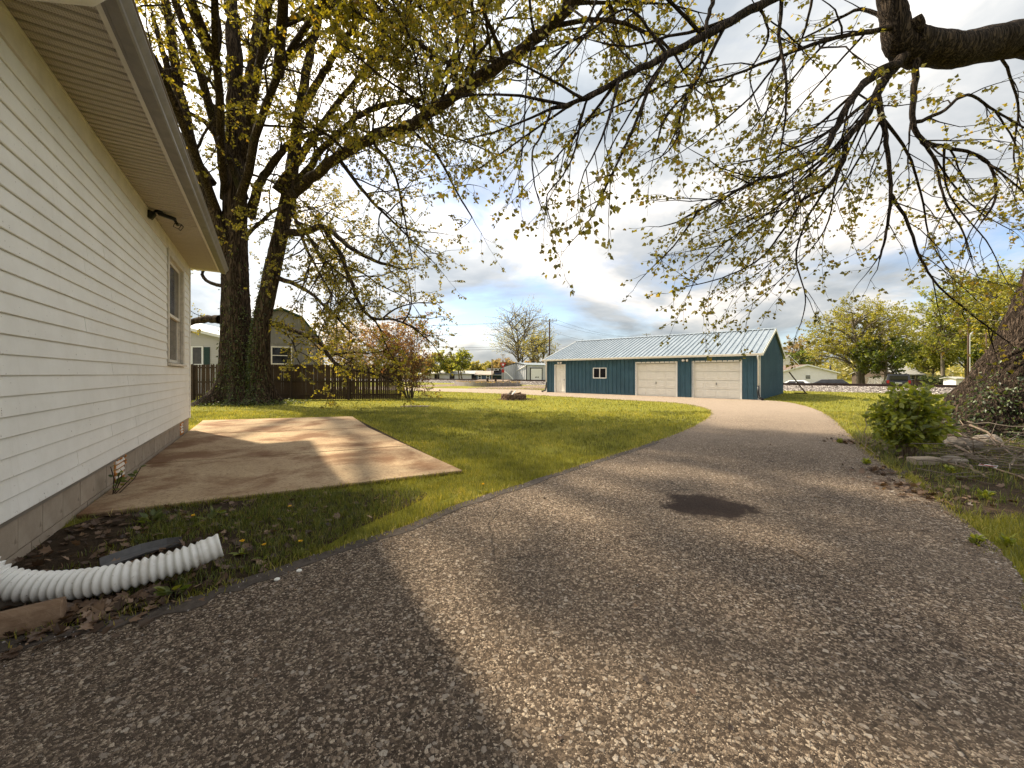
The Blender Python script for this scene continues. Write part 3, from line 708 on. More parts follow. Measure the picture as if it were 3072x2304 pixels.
for xx in (.06, GL-.06):
    MB().tube([(xx, OH+.08, ez-.1), (xx, OH+.08, ez-.2), (xx, .09, ez-.38), (xx, .09, .75)], .045, 8).build('downspout', M['white_metal'], gr, True)
    MB().tube([(xx, .09, .80), (xx, .10, .40), (xx-.05 if xx < 1 else xx+.05, .16, .15), (xx-(.25 if xx < 1 else -.25), .36, .07)], [.055,.06,.065,.07], 10).build('drain_boot', M['black'], gr, True)
def trim_frame(o, parent, depth=.045, w=.09, name='door_trim'):
    a, b, z0, z1 = o; f = MB()
    f.box(a-w, a, .0, depth, z0, z1+w).box(b, b+w, .0, depth, z0, z1+w).box(a+.001, b-.001, .0, depth-.002, z1, z1+w)
    if z0 > .1: f.box(a+.001, b-.001, .0, depth-.002, z0-w, z0).box(a-w, a-.0, .0, depth-.001, z0-w, z0-.001).box(b, b+w, .0, depth-.001, z0-w, z0-.001)
    return f.build(name, M['white_metal'], parent)
def raised(mb_, a, b, z0, z1, y, d):
    i = .045
    mb_.add([(a,y,z0),(b,y,z0),(b,y,z1),(a,y,z1),(a+i*.4,y-d,z0+i*.4),(b-i*.4,y-d,z0+i*.4),(b-i*.4,y-d,z1-i*.4),(a+i*.4,y-d,z1-i*.4),(a+i,y-d*.35,z0+i),(b-i,y-d*.35,z0+i),(b-i,y-d*.35,z1-i),(a+i,y-d*.35,z1-i)],
            [(0,1,5,4),(1,2,6,5),(2,3,7,6),(3,0,4,7),(4,5,9,8),(5,6,10,9),(6,7,11,10),(7,4,8,11),(8,9,10,11)])
for o in (opens[0], opens[1]):
    a, b, z0, z1 = o
    dr = MB().box(a, b, -.16, -.10, .0, z1).build('garage_door', M['doorwhite'], gr)
    trim_frame(o, dr)
    MB().box(a-.001, a+.012, -.10, .0, .0, z1).build('door_jamb', M['white_metal'], dr); MB().box(b-.012, b+.001, -.10, .0, .0, z1).build('door_jamb', M['white_metal'], dr)
    hs = (z1-.04)/4
    for r_ in range(4):
        s = MB().box(a+.014, b-.014, -.099, -.062, .02+r_*hs, .02+(r_+1)*hs-.024).build('door_section', M['doorwhite'], dr); 
        pn = (b-a)/4
        for c in range(4):
            q = MB(); raised(q, a+c*pn+.07, a+(c+1)*pn-.07, .02+r_*hs+.10, .02+(r_+1)*hs-.11, -.0615, -.013); q.build('raised_panel', M['doorwhite'], s, fix=False)
        if r_ == 1:
            xc = (a+b)/2
            h_ = MB(); h_.tube([(xc, -.06, .02+1.5*hs), (xc, -.03, .02+1.5*hs)], .022, 8).box(xc-.012, xc+.012, -.06, -.03, .02+1.5*hs+.03, .02+1.5*hs+.12); h_.build('handle', M['black'], s)
o = opens[2]; a, b, z0, z1 = o
dr = MB().box(a, b, -.10, -.03, .02, z1).build('entry_door', M['doorwhite'], gr); trim_frame(o, dr, .05, .075)
ww = b-a
for (u0, u1) in ((.12, .47), (.53, .88)):
    for (v0, v1) in ((.06, .38), (.43, .76), (.82, .95)):
        q = MB(); raised(q, a+u0*ww, a+u1*ww, v0*z1, v1*z1, -.0295, -.022); q.build('door_panel', M['doorwhite'], dr, fix=False)
MB().tube([(a+.07, -.03, 1.0), (a+.07, .03, 1.0)], .03, 10).build('door_knob', M['black'], dr)
o = opens[3]; a, b, z0, z1 = o
wi = trim_frame(o, gr, .05, .06, 'window'); MB().box((a+b)/2-.03, (a+b)/2+.03, .0, .04, z0+.002, z1-.002).build('mullion', M['white_metal'], wi)
MB().box(a, (a+b)/2-.031, -.02, .01, z0, z1).build('pane', M['dark_glass'], wi); MB().box((a+b)/2+.031, b, -.02, .01, z0, z1).build('pane', M['dark_glass'], wi)
for k, (px, nm) in enumerate(((C5(1266), 'right'), (C5(228), 'left'))):
    s = along(px); zf = z_at(px, 950+(365 if k == 0 else 385)*.3617)-.02
    p = GF[0]+GV*s-EV*.02
    f = empty('wall_lamp', (p.x, p.y, zf), gr.rotation_euler.z, ('small white twin flood lamp between the two garage doors', 'small white twin flood lamp above the cream entry door')[k], 'lamp', 'flood lamps on the garage wall')
    MB().tube([(0,0,0),(0,.05,0)], .05, 10).build('mounting_plate', M['black'], f)
    for sx in (-.11, .11): MB().tube([(sx*.3,.04,.01),(sx,.09,.05),(sx*1.1,.19,.03)], [.02,.06,.075], 10).build('lamp_head', M['white_metal'], f, True)
# boards and a roll of drain pipe leaning behind the far corner of the end wall
lp = GF[0]+EV*(GW+.25)-GV*.35
o_ = empty('leaning_board', lp, 0, 'dark board leaning behind the rear corner of the blue garage', 'board')
MB().bar((1.0,-.35,.0), Vector((0,0,1.6)), .16, .05).build('plank', M['fence'], o_); MB().bar((1.05,-.40,.04), (.35,-.05,.04), .10, .08).build('foot_board', M['fence'], o_)
# ---------------------------------------------------------------- tree kit
LEAF = np.array([(0,0,0),(.20,.10,.02),(.48,.34,.06),(.27,.42,.03),(.36,.72,.05),(.14,.66,.01),(0,1.0,-.04),(-.14,.66,.01),(-.36,.72,.05),(-.27,.42,.03),(-.48,.34,.06),(-.20,.10,.02)], np.float32)
LEAF_F = np.array([(0,1,3),(1,2,3),(0,3,5),(3,4,5),(0,5,6),(0,6,7),(0,7,9),(7,8,9),(0,9,11),(9,10,11)], np.int32)
MAP4 = np.array([(0,0,0),(.46,.28,.05),(.26,.58,.03),(0,1,-.04),(-.26,.58,.03),(-.46,.28,.05)], np.float32); MAP4_F = np.array([(0,1,2),(0,2,3),(0,3,4),(0,4,5)], np.int32)
OVAL = np.array([(0,0,0),(.24,.30,.05),(.22,.65,.05),(0,1,-.03),(-.22,.65,.05),(-.24,.30,.05),(0,.5,0)], np.float32)
OVAL_F = np.array([(0,1,6),(1,2,6),(2,3,6),(3,4,6),(4,5,6),(5,0,6)], np.int32)
DIAM = np.array([(0,0,0),(.38,.45,.1),(0,1,0),(-.38,.45,.1)], np.float32); DIAM_F = np.array([(0,1,2),(0,2,3)], np.int32)
def unit(a): return a/np.maximum(np.linalg.norm(a, axis=-1, keepdims=True), 1e-6)
def leaves_mesh(name, pos, axis, size, mat, shape=(LEAF, LEAF_F), tint=None, twist=1.0, flat=0.0):
    pos = np.asarray(pos, np.float32); n = len(pos); ax = unit(np.asarray(axis, np.float32))
    rv = RNG.normal(size=(n, 3)).astype(np.float32)*twist + np.array((0,0,flat), np.float32)
    nm = unit(rv-(rv*ax).sum(1, keepdims=True)*ax); sd = np.cross(ax, nm)
    L, Fc = shape; s = np.asarray(size, np.float32).reshape(n, 1, 1)
    V = pos[:, None, :] + s*(L[None, :, 0:1]*sd[:, None, :] + L[None, :, 1:2]*ax[:, None, :] + L[None, :, 2:3]*nm[:, None, :])
    Fs = Fc[None]+(np.arange(n)*len(L))[:, None, None]
    t = RNG.random(n) if tint is None else np.asarray(tint)
    return np_mesh(name, V.reshape(-1, 3), Fs.reshape(-1, 3), mat, False, np.repeat(t, len(L)))

class Tree:
    def __init__(s, seed): s.r = random.Random(seed); s.V = []; s.F = []; s.nv = 0; s.lp = []; s.la = []; s.ls = []
    def tube(s, pts, rad, n):
        P = np.array([tuple(p) for p in pts], np.float32); k = len(P); rad = np.asarray(rad, np.float32)
        T = np.empty_like(P); T[1:-1] = P[2:]-P[:-2]; T[0] = P[1]-P[0]; T[-1] = P[-1]-P[-2]; T = unit(T)
        ref = np.array((.31,.17,.93) if abs(T[0, 2]) < .8 else (.93,.2,.1), np.float32)
        U = unit(np.cross(T, ref)); W = np.cross(T, U); a = np.arange(n)*2*math.pi/n
        V = P[:, None]+rad[:, None, None]*(np.cos(a)[None, :, None]*U[:, None]+np.sin(a)[None, :, None]*W[:, None])
        i = np.arange(k-1)[:, None]*n; j = np.arange(n)[None]; j2 = (j+1) % n
        F = np.stack([i+j, i+j2, i+n+j2, i+n+j], -1).reshape(-1, 4)+s.nv
        s.V.append(V.reshape(-1, 3)); s.F.append(F); s.nv += k*n
    def leafnode(s, p, d, o):
        r = s.r
        for _ in range(r.choice(o['cluster'])):
            a = Vector((r.gauss(0, 1), r.gauss(0, 1), r.gauss(0, .6))) *.75 + Vector(d)*.45 + Vector((0,0,-o['hang']))
            a.normalize(); sz = o['leaf']*r.uniform(.6, 1.25)
            s.lp.append(tuple(Vector(p)+a*sz*.35)); s.la.append(tuple(a)); s.ls.append(sz)
    def grow(s, p, d, L, rad, lev, o):
        r = s.r; n = max(3, min(9, int(L/o['step'][lev])+2)); p = Vector(p); d = Vector(d).normalized(); pts = [p.copy()]; dirs = [d.copy()]
        w = o['wig'][lev]; gr_ = o['grav'][lev]
        for i in range(n):
            d = d+Vector((r.gauss(0, w), r.gauss(0, w), r.gauss(0, w)+gr_)); d.normalize(); p = p+d*(L/n); pts.append(p.copy()); dirs.append(d.copy())
        tip = .30 if lev < o['max'] else .4
        s.tube(pts, [rad*(1-(1-tip)*i/n) for i in range(n+1)], o['sides'][lev])
        s.children(pts, dirs, L, rad, lev, o)
    def children(s, pts, dirs, L, rad, lev, o, t0=None):
        r = s.r; n = len(pts)-1
        if lev >= o['max']:
            for i in range(1, n+1):
                if r.random() < o['leafp']: s.leafnode(pts[i], dirs[i], o)
            return
        m = max(1, int(L*o['dens'][lev]+r.random())); t0 = o['t0'][lev] if t0 is None else t0
        for c in range(m):
            t = t0+(1-t0)*((c+r.random())/m); x = t*n; i = min(n-1, int(x)); f = x-i
            q = pts[i].lerp(pts[i+1], f); dd = dirs[i+1]
            a = Vector((r.gauss(0, 1), r.gauss(0, 1), r.gauss(0, 1))); a = (a-dd*a.dot(dd)).normalized()
            ang = R(r.uniform(*o['ang'][lev])); nd = dd*math.cos(ang)+a*math.sin(ang)+Vector((0,0,o['up'][lev]))
            l2 = min(o['len'][lev+1][1], max(o['len'][lev+1][0], L*o['ratio'])*(1.15-.55*t))*r.uniform(.7, 1.2)
            s.grow(q, nd, l2, max(o['rmin'], min(rad*.55, l2*o['rl'])), lev+1, o)
        if lev > 0 or True: # carry on past the tip
            s.grow(pts[-1], dirs[-1], o['len'][lev+1][0]*r.uniform(.8, 1.2), max(o['rmin'], rad*.3), lev+1, o)
    def limb(s, P, r0, r1, o, lev=0, n=5, sides=10, t0=.15, kids=True, dens=None):
        pts = smooth_line(P, n); k = len(pts); rad = [r0+(r1-r0)*(i/(k-1))**.8 for i in range(k)]
        r = s.r
        for i in range(1, k-1): pts[i] = pts[i]+Vector((r.gauss(0,1), r.gauss(0,1), r.gauss(0,1)))*min(rad[i]*.2, (pts[i+1]-pts[i]).length*.07)
        s.tube(pts, rad, sides)
        if not kids: return
        dirs = [(pts[min(i+1,k-1)]-pts[max(i-1,0)]).normalized() for i in range(k)]
        L = sum((pts[i+1]-pts[i]).length for i in range(k-1))
        oo = o if dens is None else dict(o, dens=[d*dens for d in o['dens']])
        s.children(pts, dirs, L, (r0+r1)/2, lev, oo, t0)
    def finish(s, root, bark, leafm, shape=(LEAF, LEAF_F), wood_name='branches', crown='crown', twist=1.0):
        me = np_mesh(wood_name, np.concatenate(s.V), np.concatenate(s.F), bark, True); w = link(wood_name, me, root)
        c = None
        if s.lp:
            c = link(crown, leaves_mesh(crown, s.lp, s.la, s.ls, leafm, shape, None, twist), root)
        if root:
            for x in (w, c):
                if x: x.matrix_parent_inverse = Matrix.Translation(root.location).inverted()
        return w, c

def lofted_trunk(name, path, rads, nseg, nring, mat, root, lobes, flare, ridge, seed, lean_ell=1.0):
    """tapering trunk with root flare and raised bark ridges as real relief"""
    pts = smooth_line([Vector(p) for p in path], nring//max(1, len(path)-1)); k = len(pts); rr = random.Random(seed)
    ph = [rr.uniform(0, 6.28) for _ in range(6)]
    V = []; 
    for i, p in enumerate(pts):
        t = i/(k-1); x = t*(len(rads)-1); a = min(len(rads)-2, int(x)); f = x-a; f = f*f*(3-2*f); rb = rads[a]*(1-f)+rads[a+1]*f
        h = p.z; fl = flare*math.exp(-max(h, 0)/.55)
        for j in range(nseg):
            th = 2*math.pi*j/nseg
            lob = sum(math.cos(n_*th+ph[q])*w_ for q, (n_, w_) in enumerate(lobes))
            rad = rb*(1+.06*lob)+rb*fl*max(0, .45+.75*lob)
            cx_, cy_ = math.cos(th), math.sin(th)
            wob = mnoise.noise((cx_*1.3+seed, cy_*1.3, h*.45))*.9
            q = mnoise.noise(((th+wob*.25)*rb*7.0, h*1.15+seed, 3.0)); q2 = mnoise.noise(((th)*rb*15, h*3.6, seed+9.0)); q3 = mnoise.noise(((th)*rb*34, h*13, seed))
            rid = (1-abs(q)*2.2)*.6+q2*.45+q3*.25
            rad += ridge*rid
            V.append((p.x+cx_*rad, p.y+cy_*rad*lean_ell, p.z))
    i = np.arange(k-1)[:, None]*nseg; j = np.arange(nseg)[None]; j2 = (j+1) % nseg
    F = np.stack([i+j, i+j2, i+nseg+j2, i+nseg+j], -1).reshape(-1, 4)
    o = link(name, np_mesh(name, np.array(V), F, mat, True), root)
    o.matrix_parent_inverse = Matrix.Translation(root.location).inverted(); return o, np.array(V).reshape(k, nseg, 3)

MAPLE = dict(max=3, step=[.5,.4,.3,.12], wig=[.10,.13,.16,.20], grav=[-.005,-.025,-.035,-.03], sides=[8,6,4,3], dens=[1.15,2.0,2.7,0], t0=[.15,.2,.2,0], ang=[(35,70),(35,70),(30,70),(0,0)],
             up=[.12,.0,-.1,0], len=[(3,9),(1.3,3.2),(.6,1.5),(.30,.62)], ratio=.42, rl=.016, rmin=.005, leafp=.80, cluster=(2,3,4,5), leaf=.088, hang=.55)

# ---------------------------------------------------------------- the big double stemmed maple by the fence
TD = 19.0
mp = empty('maple_tree', Vector(((730-CXP)/FPX*TD, TD, 0)), 0, 'huge twin stemmed maple with ivied trunk in front of the wooden fence', 'tree')
m_at = lambda x, y, d=TD: a2(x, y, d)
base = Vector(((722-CXP)/FPX*TD, TD, -.12))
tr1, tv1 = lofted_trunk('trunk', [base, m_at(514,800), m_at(511,700), m_at(509,600), m_at(508,480), m_at(510,380), m_at(512,290)], [.95,.70,.60,.53,.48,.44,.41], 120, 168, M['bark'], mp, [(3,.5),(5,.6),(8,.4)], .85, .045, 1)
tr2, tv2 = lofted_trunk('trunk', [Vector(((800-CXP)/FPX*TD, TD-.25, -.12)), m_at(562,800,TD-.3), m_at(566,700,TD-.35), m_at(585,600,TD-.4), m_at(607,500,TD-.45), m_at(624,410,TD-.5), m_at(638,310,TD-.5)], [.58,.42,.36,.35,.32,.28,.24], 96, 150, M['bark'], mp, [(3,.5),(6,.6),(9,.4)], .8, .036, 5)
T = Tree(11); o = MAPLE; D = TD
def ml(P, r0, r1, **k): T.limb([a2(*p) for p in P], r0, r1, o, **k)
ml([(512,300,D),(508,200,D),(506,100,D),(498,0,D),(488,-140,D)], .45, .24, t0=.3)
ml([(530,330,D),(534,220,D),(545,120,D),(560,20,D),(585,-120,D+1)], .27, .13, t0=.3)
ml([(545,150,D),(580,90,D-.5),(620,45,D-1),(690,10,D-2)], .2, .08)
ml([(490,560,D-.2),(470,480,D-.6),(432,380,D-1),(392,220,D-1),(372,90,D-1),(345,-60,D-1.2)], .33, .16, t0=.4)
ml([(395,230,D-1),(355,130,D-1.5),(330,30,D-2)], .18, .08)
ml([(638,315,D-.5),(648,230,D-.5),(664,140,D-.6),(690,30,D-.8),(720,-100,D-1)], .26, .14, t0=.2)
ml([(650,240,D-.5),(690,170,D-1.5),(735,100,D-2.5),(790,20,D-3.5)], .2, .09)
# the long limb that reaches out towards us and away overhead
ml([(618,430,D-.5),(660,395,D-1.3),(720,345,D-2.5),(800,300,D-4),(880,275,D-5.5),(940,235,D-7),(1010,185,D-8.2),(1080,140,D-9.2),(1150,90,D-10),(1230,15,D-10.8),(1290,-50,D-11)], .25, .105, t0=.1, dens=1.5)
ml([(640,400,D-.8),(700,320,D-2),(770,255,D-3.5),(840,225,D-5),(905,215,D-6.4)], .17, .07, dens=1.3)
ml([(540,470,D),(560,400,D-.6),(590,350,D-1.4),(640,300,D-2),(700,285,D-3)], .24, .09)
ml([(528,430,D-.6),(490,330,D-1.2),(450,270,D-1.6),(410,245,D-2)], .2, .08)
ml([(512,300,D),(470,240,D),(430,200,D-.5),(395,180,D-1)], .14, .06)
ml([(620,505,D-.5),(660,500,D-1),(700,490,D-1.4),(750,530,D-2),(800,560,D-2.5),(850,575,D-3)], .20, .05, dens=1.2)
ml([(636,430,D-.5),(640,480,D-1.5),(665,540,D-2.2),(690,590,D-2.6),(720,640,D-3)], .10, .03, dens=1.2)
ml([(700,490,D-1.4),(740,560,D-1.8),(770,640,D-2.2),(800,685,D-2.6),(850,690,D-3),(900,710,D-3.4)], .12, .03, dens=1.1)
ml([(595,600,D-.4),(650,620,D-.6),(700,660,D-1),(760,720,D-1.4)], .13, .04, dens=1.6)
ml([(590,700,D-.4),(640,715,D-.7),(690,740,D-1),(730,790,D-1.5),(800,805,D-2),(850,822,D-2.2)], .15, .03, dens=1.3)
ml([(520,520,D+.4),(600,450,D+.2),(640,475,D-.5),(700,560,D-1.5),(760,610,D-2)], .10, .04, dens=1.5)
ml([(475,690,D),(440,690,D+.2),(400,700,D+.4),(360,720,D+.4)], .22, .10)
ml([(485,620,D+.3),(440,600,D+.5),(440,560,D+.5),(400,520,D+.5)], .10, .05)
ml([(800,300,D-4),(850,370,D-4.4),(870,450,D-4.8),(890,560,D-5)], .07, .02, dens=1.0)
ml([(880,275,D-5.5),(940,330,D-6),(990,420,D-6.2),(1020,470,D-6.3)], .06, .02, dens=.8)
ml([(730,340,D-2.5),(790,420,D-3),(850,480,D-3.4),(930,560,D-3.8)], .10, .02, dens=1.1)
ml([(560,10,D),(640,-60,D-2),(760,-100,D-4),(900,-60,D-6.5)], .2, .08, dens=1.3)
ml([(690,30,D-.8),(790,-40,D-3),(900,-20,D-5.5),(1000,40,D-7.5)], .2, .07, dens=1.4)
ml([(790,20,D-3.5),(860,60,D-5),(930,110,D-6.5),(990,150,D-7.8)], .12, .05, dens=1.4)
ml([(735,100,D-2.5),(800,110,D-4),(870,150,D-5.5)], .10, .04, dens=1.2)
# crown above the view and house roof: unseen limbs added to shade the driveway
for q, (a, b, c) in enumerate((((-14,19,10),(-11,14.5,13),(-8,10.5,14)),((-14,18.6,9),(-12.5,14,12),(-11.5,9.5,13.5)),((-13,18.5,9),(-9,15,13),(-4.5,12,14.5)),((-14,19,12),(-13,15,16),(-12,11,18)),((-13,19,12),(-10,16,16.5),(-7,13,18.5)),((-15,19,10),(-17,15,14),(-17.5,11,16)),((-14,20,12),(-14,21,17),(-13,22,21)),((-11,18.2,10),(-8,18,14),(-5,17.5,17)),((-15,19.5,11),(-18,20,15),(-20,20,18)),((-11,14.5,13),(-9.5,10,14),(-8,6.5,14)),((-12.5,14,12),(-12,9,14.5),(-10.5,5.5,15)),((-9,15,13),(-6.5,11,13.5),(-5.5,7.5,13.5)),((-8,10.5,14),(-6.5,8,13),(-5,5.5,12.5)),((-12,11,18),(-10.5,8,17),(-8.5,5,16)),((-9.5,10,14),(-7,7,14.5),(-4.5,5,14.5)))):
    T.limb([Vector(a), Vector(b), Vector(c)], .22, .07, dict(o, leaf=(.11 if q < 9 else .23), cluster=((3,4,5) if q < 9 else (2,3,4))), dens=(.7 if q < 9 else .82), sides=7)
T.finish(mp, M['bark'], M['leaf_gold'], (MAP4, MAP4_F))
print('maple leaves', len(T.lp), 'wood quads', sum(len(f) for f in T.F))
# ivy in the cleft and on the lower trunk
ip, ia, is_ = [], [], []
rr = random.Random(4)
for tv, n, thc in ((tv1, 1800, -.95), (tv2, 2200, -2.1)):
    k, ns, _ = tv.shape
    for _ in range(n):
        i = int(min(k-1, abs(rr.gauss(0, .22))*k)); th = thc+rr.gauss(0, .42)*(1+.8*(1-i/k)); j = int((th % 6.283)/6.283*ns) % ns
        p = tv[i, j]; nrm = Vector((math.cos(th), math.sin(th), 0)); 
        ip.append(tuple(Vector(p)+nrm*rr.uniform(0, .09))); ia.append((nrm.x*.5+rr.gauss(0,.5), nrm.y*.5+rr.gauss(0,.5), -.7)); is_.append(rr.uniform(.06, .12))
for _ in range(1500):   # creeping round the foot
    th = rr.uniform(3.3, 6.6); q = rr.uniform(1.1, 2.4); p = base+Vector((.45+math.cos(th)*q*1.15, math.sin(th)*q*.8, .12+abs(rr.gauss(0, .10))))
    ip.append(tuple(p)); ia.append((rr.gauss(0,1), rr.gauss(0,1), rr.uniform(-.5,.7))); is_.append(rr.uniform(.06,.12))
iv = link('ivy', leaves_mesh('ivy', ip, ia, is_, M['leaf_ivy'], (OVAL, OVAL_F)), mp); iv.matrix_parent_inverse = Matrix.Translation(mp.location).inverted(); iv['kind'] = 'stuff'

# ---------------------------------------------------------------- the near maple on the right
np_root = Vector((12.7, 9.3, 0))
nt = empty('maple_tree', np_root, 0, 'leaning furrowed trunk of the near maple at the right edge with limb overhead', 'tree')
trn, tvn = lofted_trunk('trunk', [(12.75,9.3,-.15),(12.85,9.3,.7),(13.05,9.25,1.5),(13.35,9.2,2.6),(13.6,9.1,4.2),(13.65,9.0,5.6),(13.6,8.9,6.8)], [1.95,1.62,1.38,1.12,.95,.85,.72], 190, 190, M['bark_big'], nt, [(3,.4),(5,.5),(9,.5)], .22, .085, 3)
T = Tree(23); o = dict(MAPLE, leaf=.068, leafp=.72, cluster=(1,2,3,4), rmin=.0035, dens=[1.3,2.2,2.9,0], grav=[-.01,-.02,-.02,-.01], wig=[.07,.09,.13,.18], rl=.012, ang=[(20,50),(20,50),(20,55),(0,0)], up=[0,-.02,-.05,0], hang=.5)
T.limb([Vector((13.6,8.9,6.4)), Vector((12.0,8.2,7.4)), a2(2260,92,7.6), a2(2160,90,7.4), a2(2070,108,7.2), a2(1990,100,7.0), a2(1958,88,6.9)], .34, .26, o, kids=False, sides=20, n=8)
T.limb([a2(1985,115,7.0), a2(1945,95,6.9), a2(1932,40,6.85), a2(1920,-30,6.8), a2(1890,-160,6.6)], .25, .16, o, kids=False, sides=16, n=8)
T.limb([a2(1975,100,6.95), a2(1978,62,6.75), a2(1974,40,6.7)], .16, .10, o, kids=False, sides=14)
T.limb([Vector((13.6,8.9,6.4)), Vector((13.9,9.4,8.5)), Vector((14.3,10,12))], .6, .3, o, kids=False)
def nl(P, r0, r1, **k): T.limb([a2(*p) for p in P], r0, r1, o, lev=k.pop('lev', 1), **k)
nl([(1955,118,6.9),(1920,160,6.8),(1895,200,6.8),(1868,255,6.8),(1830,300,6.8),(1822,345,6.8),(1790,400,6.8),(1735,430,6.8)], 0.094, 0.025, lev=0, t0=.2)
nl([(1940,140,6.8),(1880,165,6.6),(1830,230,6.4),(1800,290,6.3),(1770,335,6.2),(1690,378,6.0),(1640,388,6.0),(1560,430,5.9),(1480,470,5.8)], 0.072, 0.014)
nl([(1895,200,6.8),(1905,255,6.8),(1915,310,6.8),(1925,420,6.8),(1915,500,6.8),(1900,560,6.8)], 0.054, 0.014)
nl([(1925,420,6.8),(1960,480,6.8),(1990,560,6.8),(2030,620,6.8),(2100,680,6.8),(2180,740,6.9)], 0.029, 0.009)
nl([(1868,255,6.8),(1800,330,6.9),(1720,400,7),(1630,460,7.1),(1540,500,7.2)], 0.032, 0.010)
nl([(1978,128,6.9),(1975,200,6.9),(1972,265,6.9),(1995,305,6.9),(2040,318,6.9),(2100,330,6.9),(2140,360,6.9),(2150,430,6.9),(2120,480,6.9)], 0.054, 0.014)
nl([(1990,300,6.9),(2020,350,6.9),(2040,430,6.9),(2080,500,6.9),(2100,560,6.9)], 0.029, 0.009)
nl([(1975,265,6.9),(2030,245,6.9),(2090,205,7.0),(2150,240,7.2),(2220,280,7.4)], 0.036, 0.014)
nl([(1735,430,6.8),(1690,500,6.7),(1640,560,6.6),(1560,600,6.4),(1480,620,6.2)], 0.022, 0.007)
nl([(1790,400,6.8),(1740,480,6.9),(1720,560,7),(1740,640,7.1),(1730,700,7.1)], 0.022, 0.007)
nl([(1820,345,6.8),(1760,390,6.6),(1690,440,6.4),(1600,500,6.2),(1520,560,6.0)], 0.025, 0.007)
nl([(1868,255,6.8),(1790,330,7.2),(1700,420,7.6),(1640,520,8)], 0.029, 0.009)
nl([(1940,140,6.8),(1860,190,7.4),(1780,260,8),(1680,340,8.4),(1580,420,8.6),(1480,480,8.8)], 0.036, 0.009)
nl([(1905,255,6.8),(1960,330,7.2),(1990,420,7.6),(2010,520,8),(2060,600,8.2)], 0.029, 0.009)
nl([(1895,200,6.8),(1810,270,7.4),(1740,310,7.8),(1650,340,8.2),(1560,360,8.6)], 0.036, 0.009)
nl([(1935,60,6.85),(1870,70,6.6),(1790,85,6.4),(1690,120,6.2),(1560,170,6.0),(1450,190,5.8)], 0.050, 0.011)
nl([(1935,60,6.85),(1860,20,7.2),(1780,60,7.6),(1700,100,8)], 0.043, 0.011)
nl([(2150,100,7.4),(2180,160,7.6),(2200,240,7.8),(2190,340,8),(2215,430,8.2)], 0.029, 0.009)
nl([(2100,330,6.9),(2170,380,7.1),(2230,430,7.3)], 0.022, 0.009); nl([(2150,240,7.2),(2200,330,7.4),(2190,440,7.6)], 0.018, 0.007)
# higher limbs crossing the top of the view
nl([(1920,-60,6.8),(1760,-40,6.2),(1640,10,5.8),(1540,70,5.5),(1440,120,5.2),(1350,165,5.0),(1270,210,4.9),(1190,235,4.8)], 0.086, 0.022, lev=0, t0=.15)
nl([(1190,240,4.8),(1170,290,4.8),(1150,330,4.8),(1155,400,4.8),(1170,450,4.9)], 0.016, 0.006)
nl([(1270,210,4.9),(1255,260,4.9),(1240,330,4.9),(1215,380,4.9),(1180,430,5),(1200,510,5)], 0.016, 0.006)
nl([(1540,0,5.6),(1525,60,5.5),(1515,130,5.5),(1490,190,5.4),(1440,250,5.3),(1415,320,5.2)], 0.032, 0.009)
nl([(1490,190,5.4),(1470,280,5.4),(1440,330,5.3),(1400,350,5.3)], 0.014, 0.005)
nl([(1540,70,5.5),(1500,130,5.6),(1420,190,5.6),(1330,230,5.6),(1270,260,5.5),(1240,300,5.4)], 0.022, 0.007)
nl([(1440,120,5.2),(1400,60,5.2),(1350,20,5.2),(1270,70,5.2),(1180,120,5.2)], 0.025, 0.007)
nl([(1300,-30,6),(1260,60,5.8),(1200,120,5.6),(1150,190,5.4)], 0.022, 0.007)
nl([(1640,10,5.8),(1660,80,6),(1620,160,6.2),(1640,240,6.4)], 0.022, 0.007); nl([(1760,-40,6.2),(1740,60,6.4),(1700,150,6.8),(1640,220,7.2)], 0.025, 0.007)
nl([(1150,90,8),(1140,150,7.4),(1135,220,7),(1130,310,6.8),(1120,380,6.8)], 0.022, 0.007); nl([(1230,15,8),(1300,70,7.4),(1370,140,7),(1420,210,6.8)], 0.025, 0.007)
for P in ([(1935,150,6.8),(1850,240,6.6),(1740,320,6.4),(1620,400,6.2),(1540,450,6.1)],[(1900,200,6.8),(1800,320,6.9),(1690,450,7),(1590,540,7),(1500,600,7)],[(1868,255,6.8),(1810,380,7.2),(1780,500,7.5),(1690,600,7.6),(1620,660,7.6)],
          [(1905,255,6.8),(1820,400,7.5),(1740,500,8),(1650,580,8.2),(1580,630,8.3)],[(1995,305,6.9),(2060,400,7.2),(2120,460,7.4),(2190,500,7.6)],[(2040,318,6.9),(2050,420,7.2),(2130,520,7.4),(2170,600,7.6)],
          [(1830,300,6.8),(1740,370,7.4),(1640,430,7.8),(1560,480,8)],[(1790,85,6.4),(1720,160,6.4),(1640,260,6.4),(1580,330,6.4)],[(1690,120,6.2),(1620,210,6.2),(1540,280,6.2),(1470,330,6.2)],[(1870,70,6.6),(1780,170,7),(1700,260,7.2),(1640,320,7.4)],
          [(1440,120,5.2),(1390,200,5.2),(1340,280,5.2),(1300,360,5.2)],[(1300,20,6),(1240,110,5.8),(1170,190,5.6),(1120,270,5.5)]):
    nl(P, .020, .006, dens=.95)
T.finish(nt, M['bark_big'], M['leaf_gold'], (MAP4, MAP4_F))
print('near leaves', len(T.lp), sum(len(f) for f in T.F))
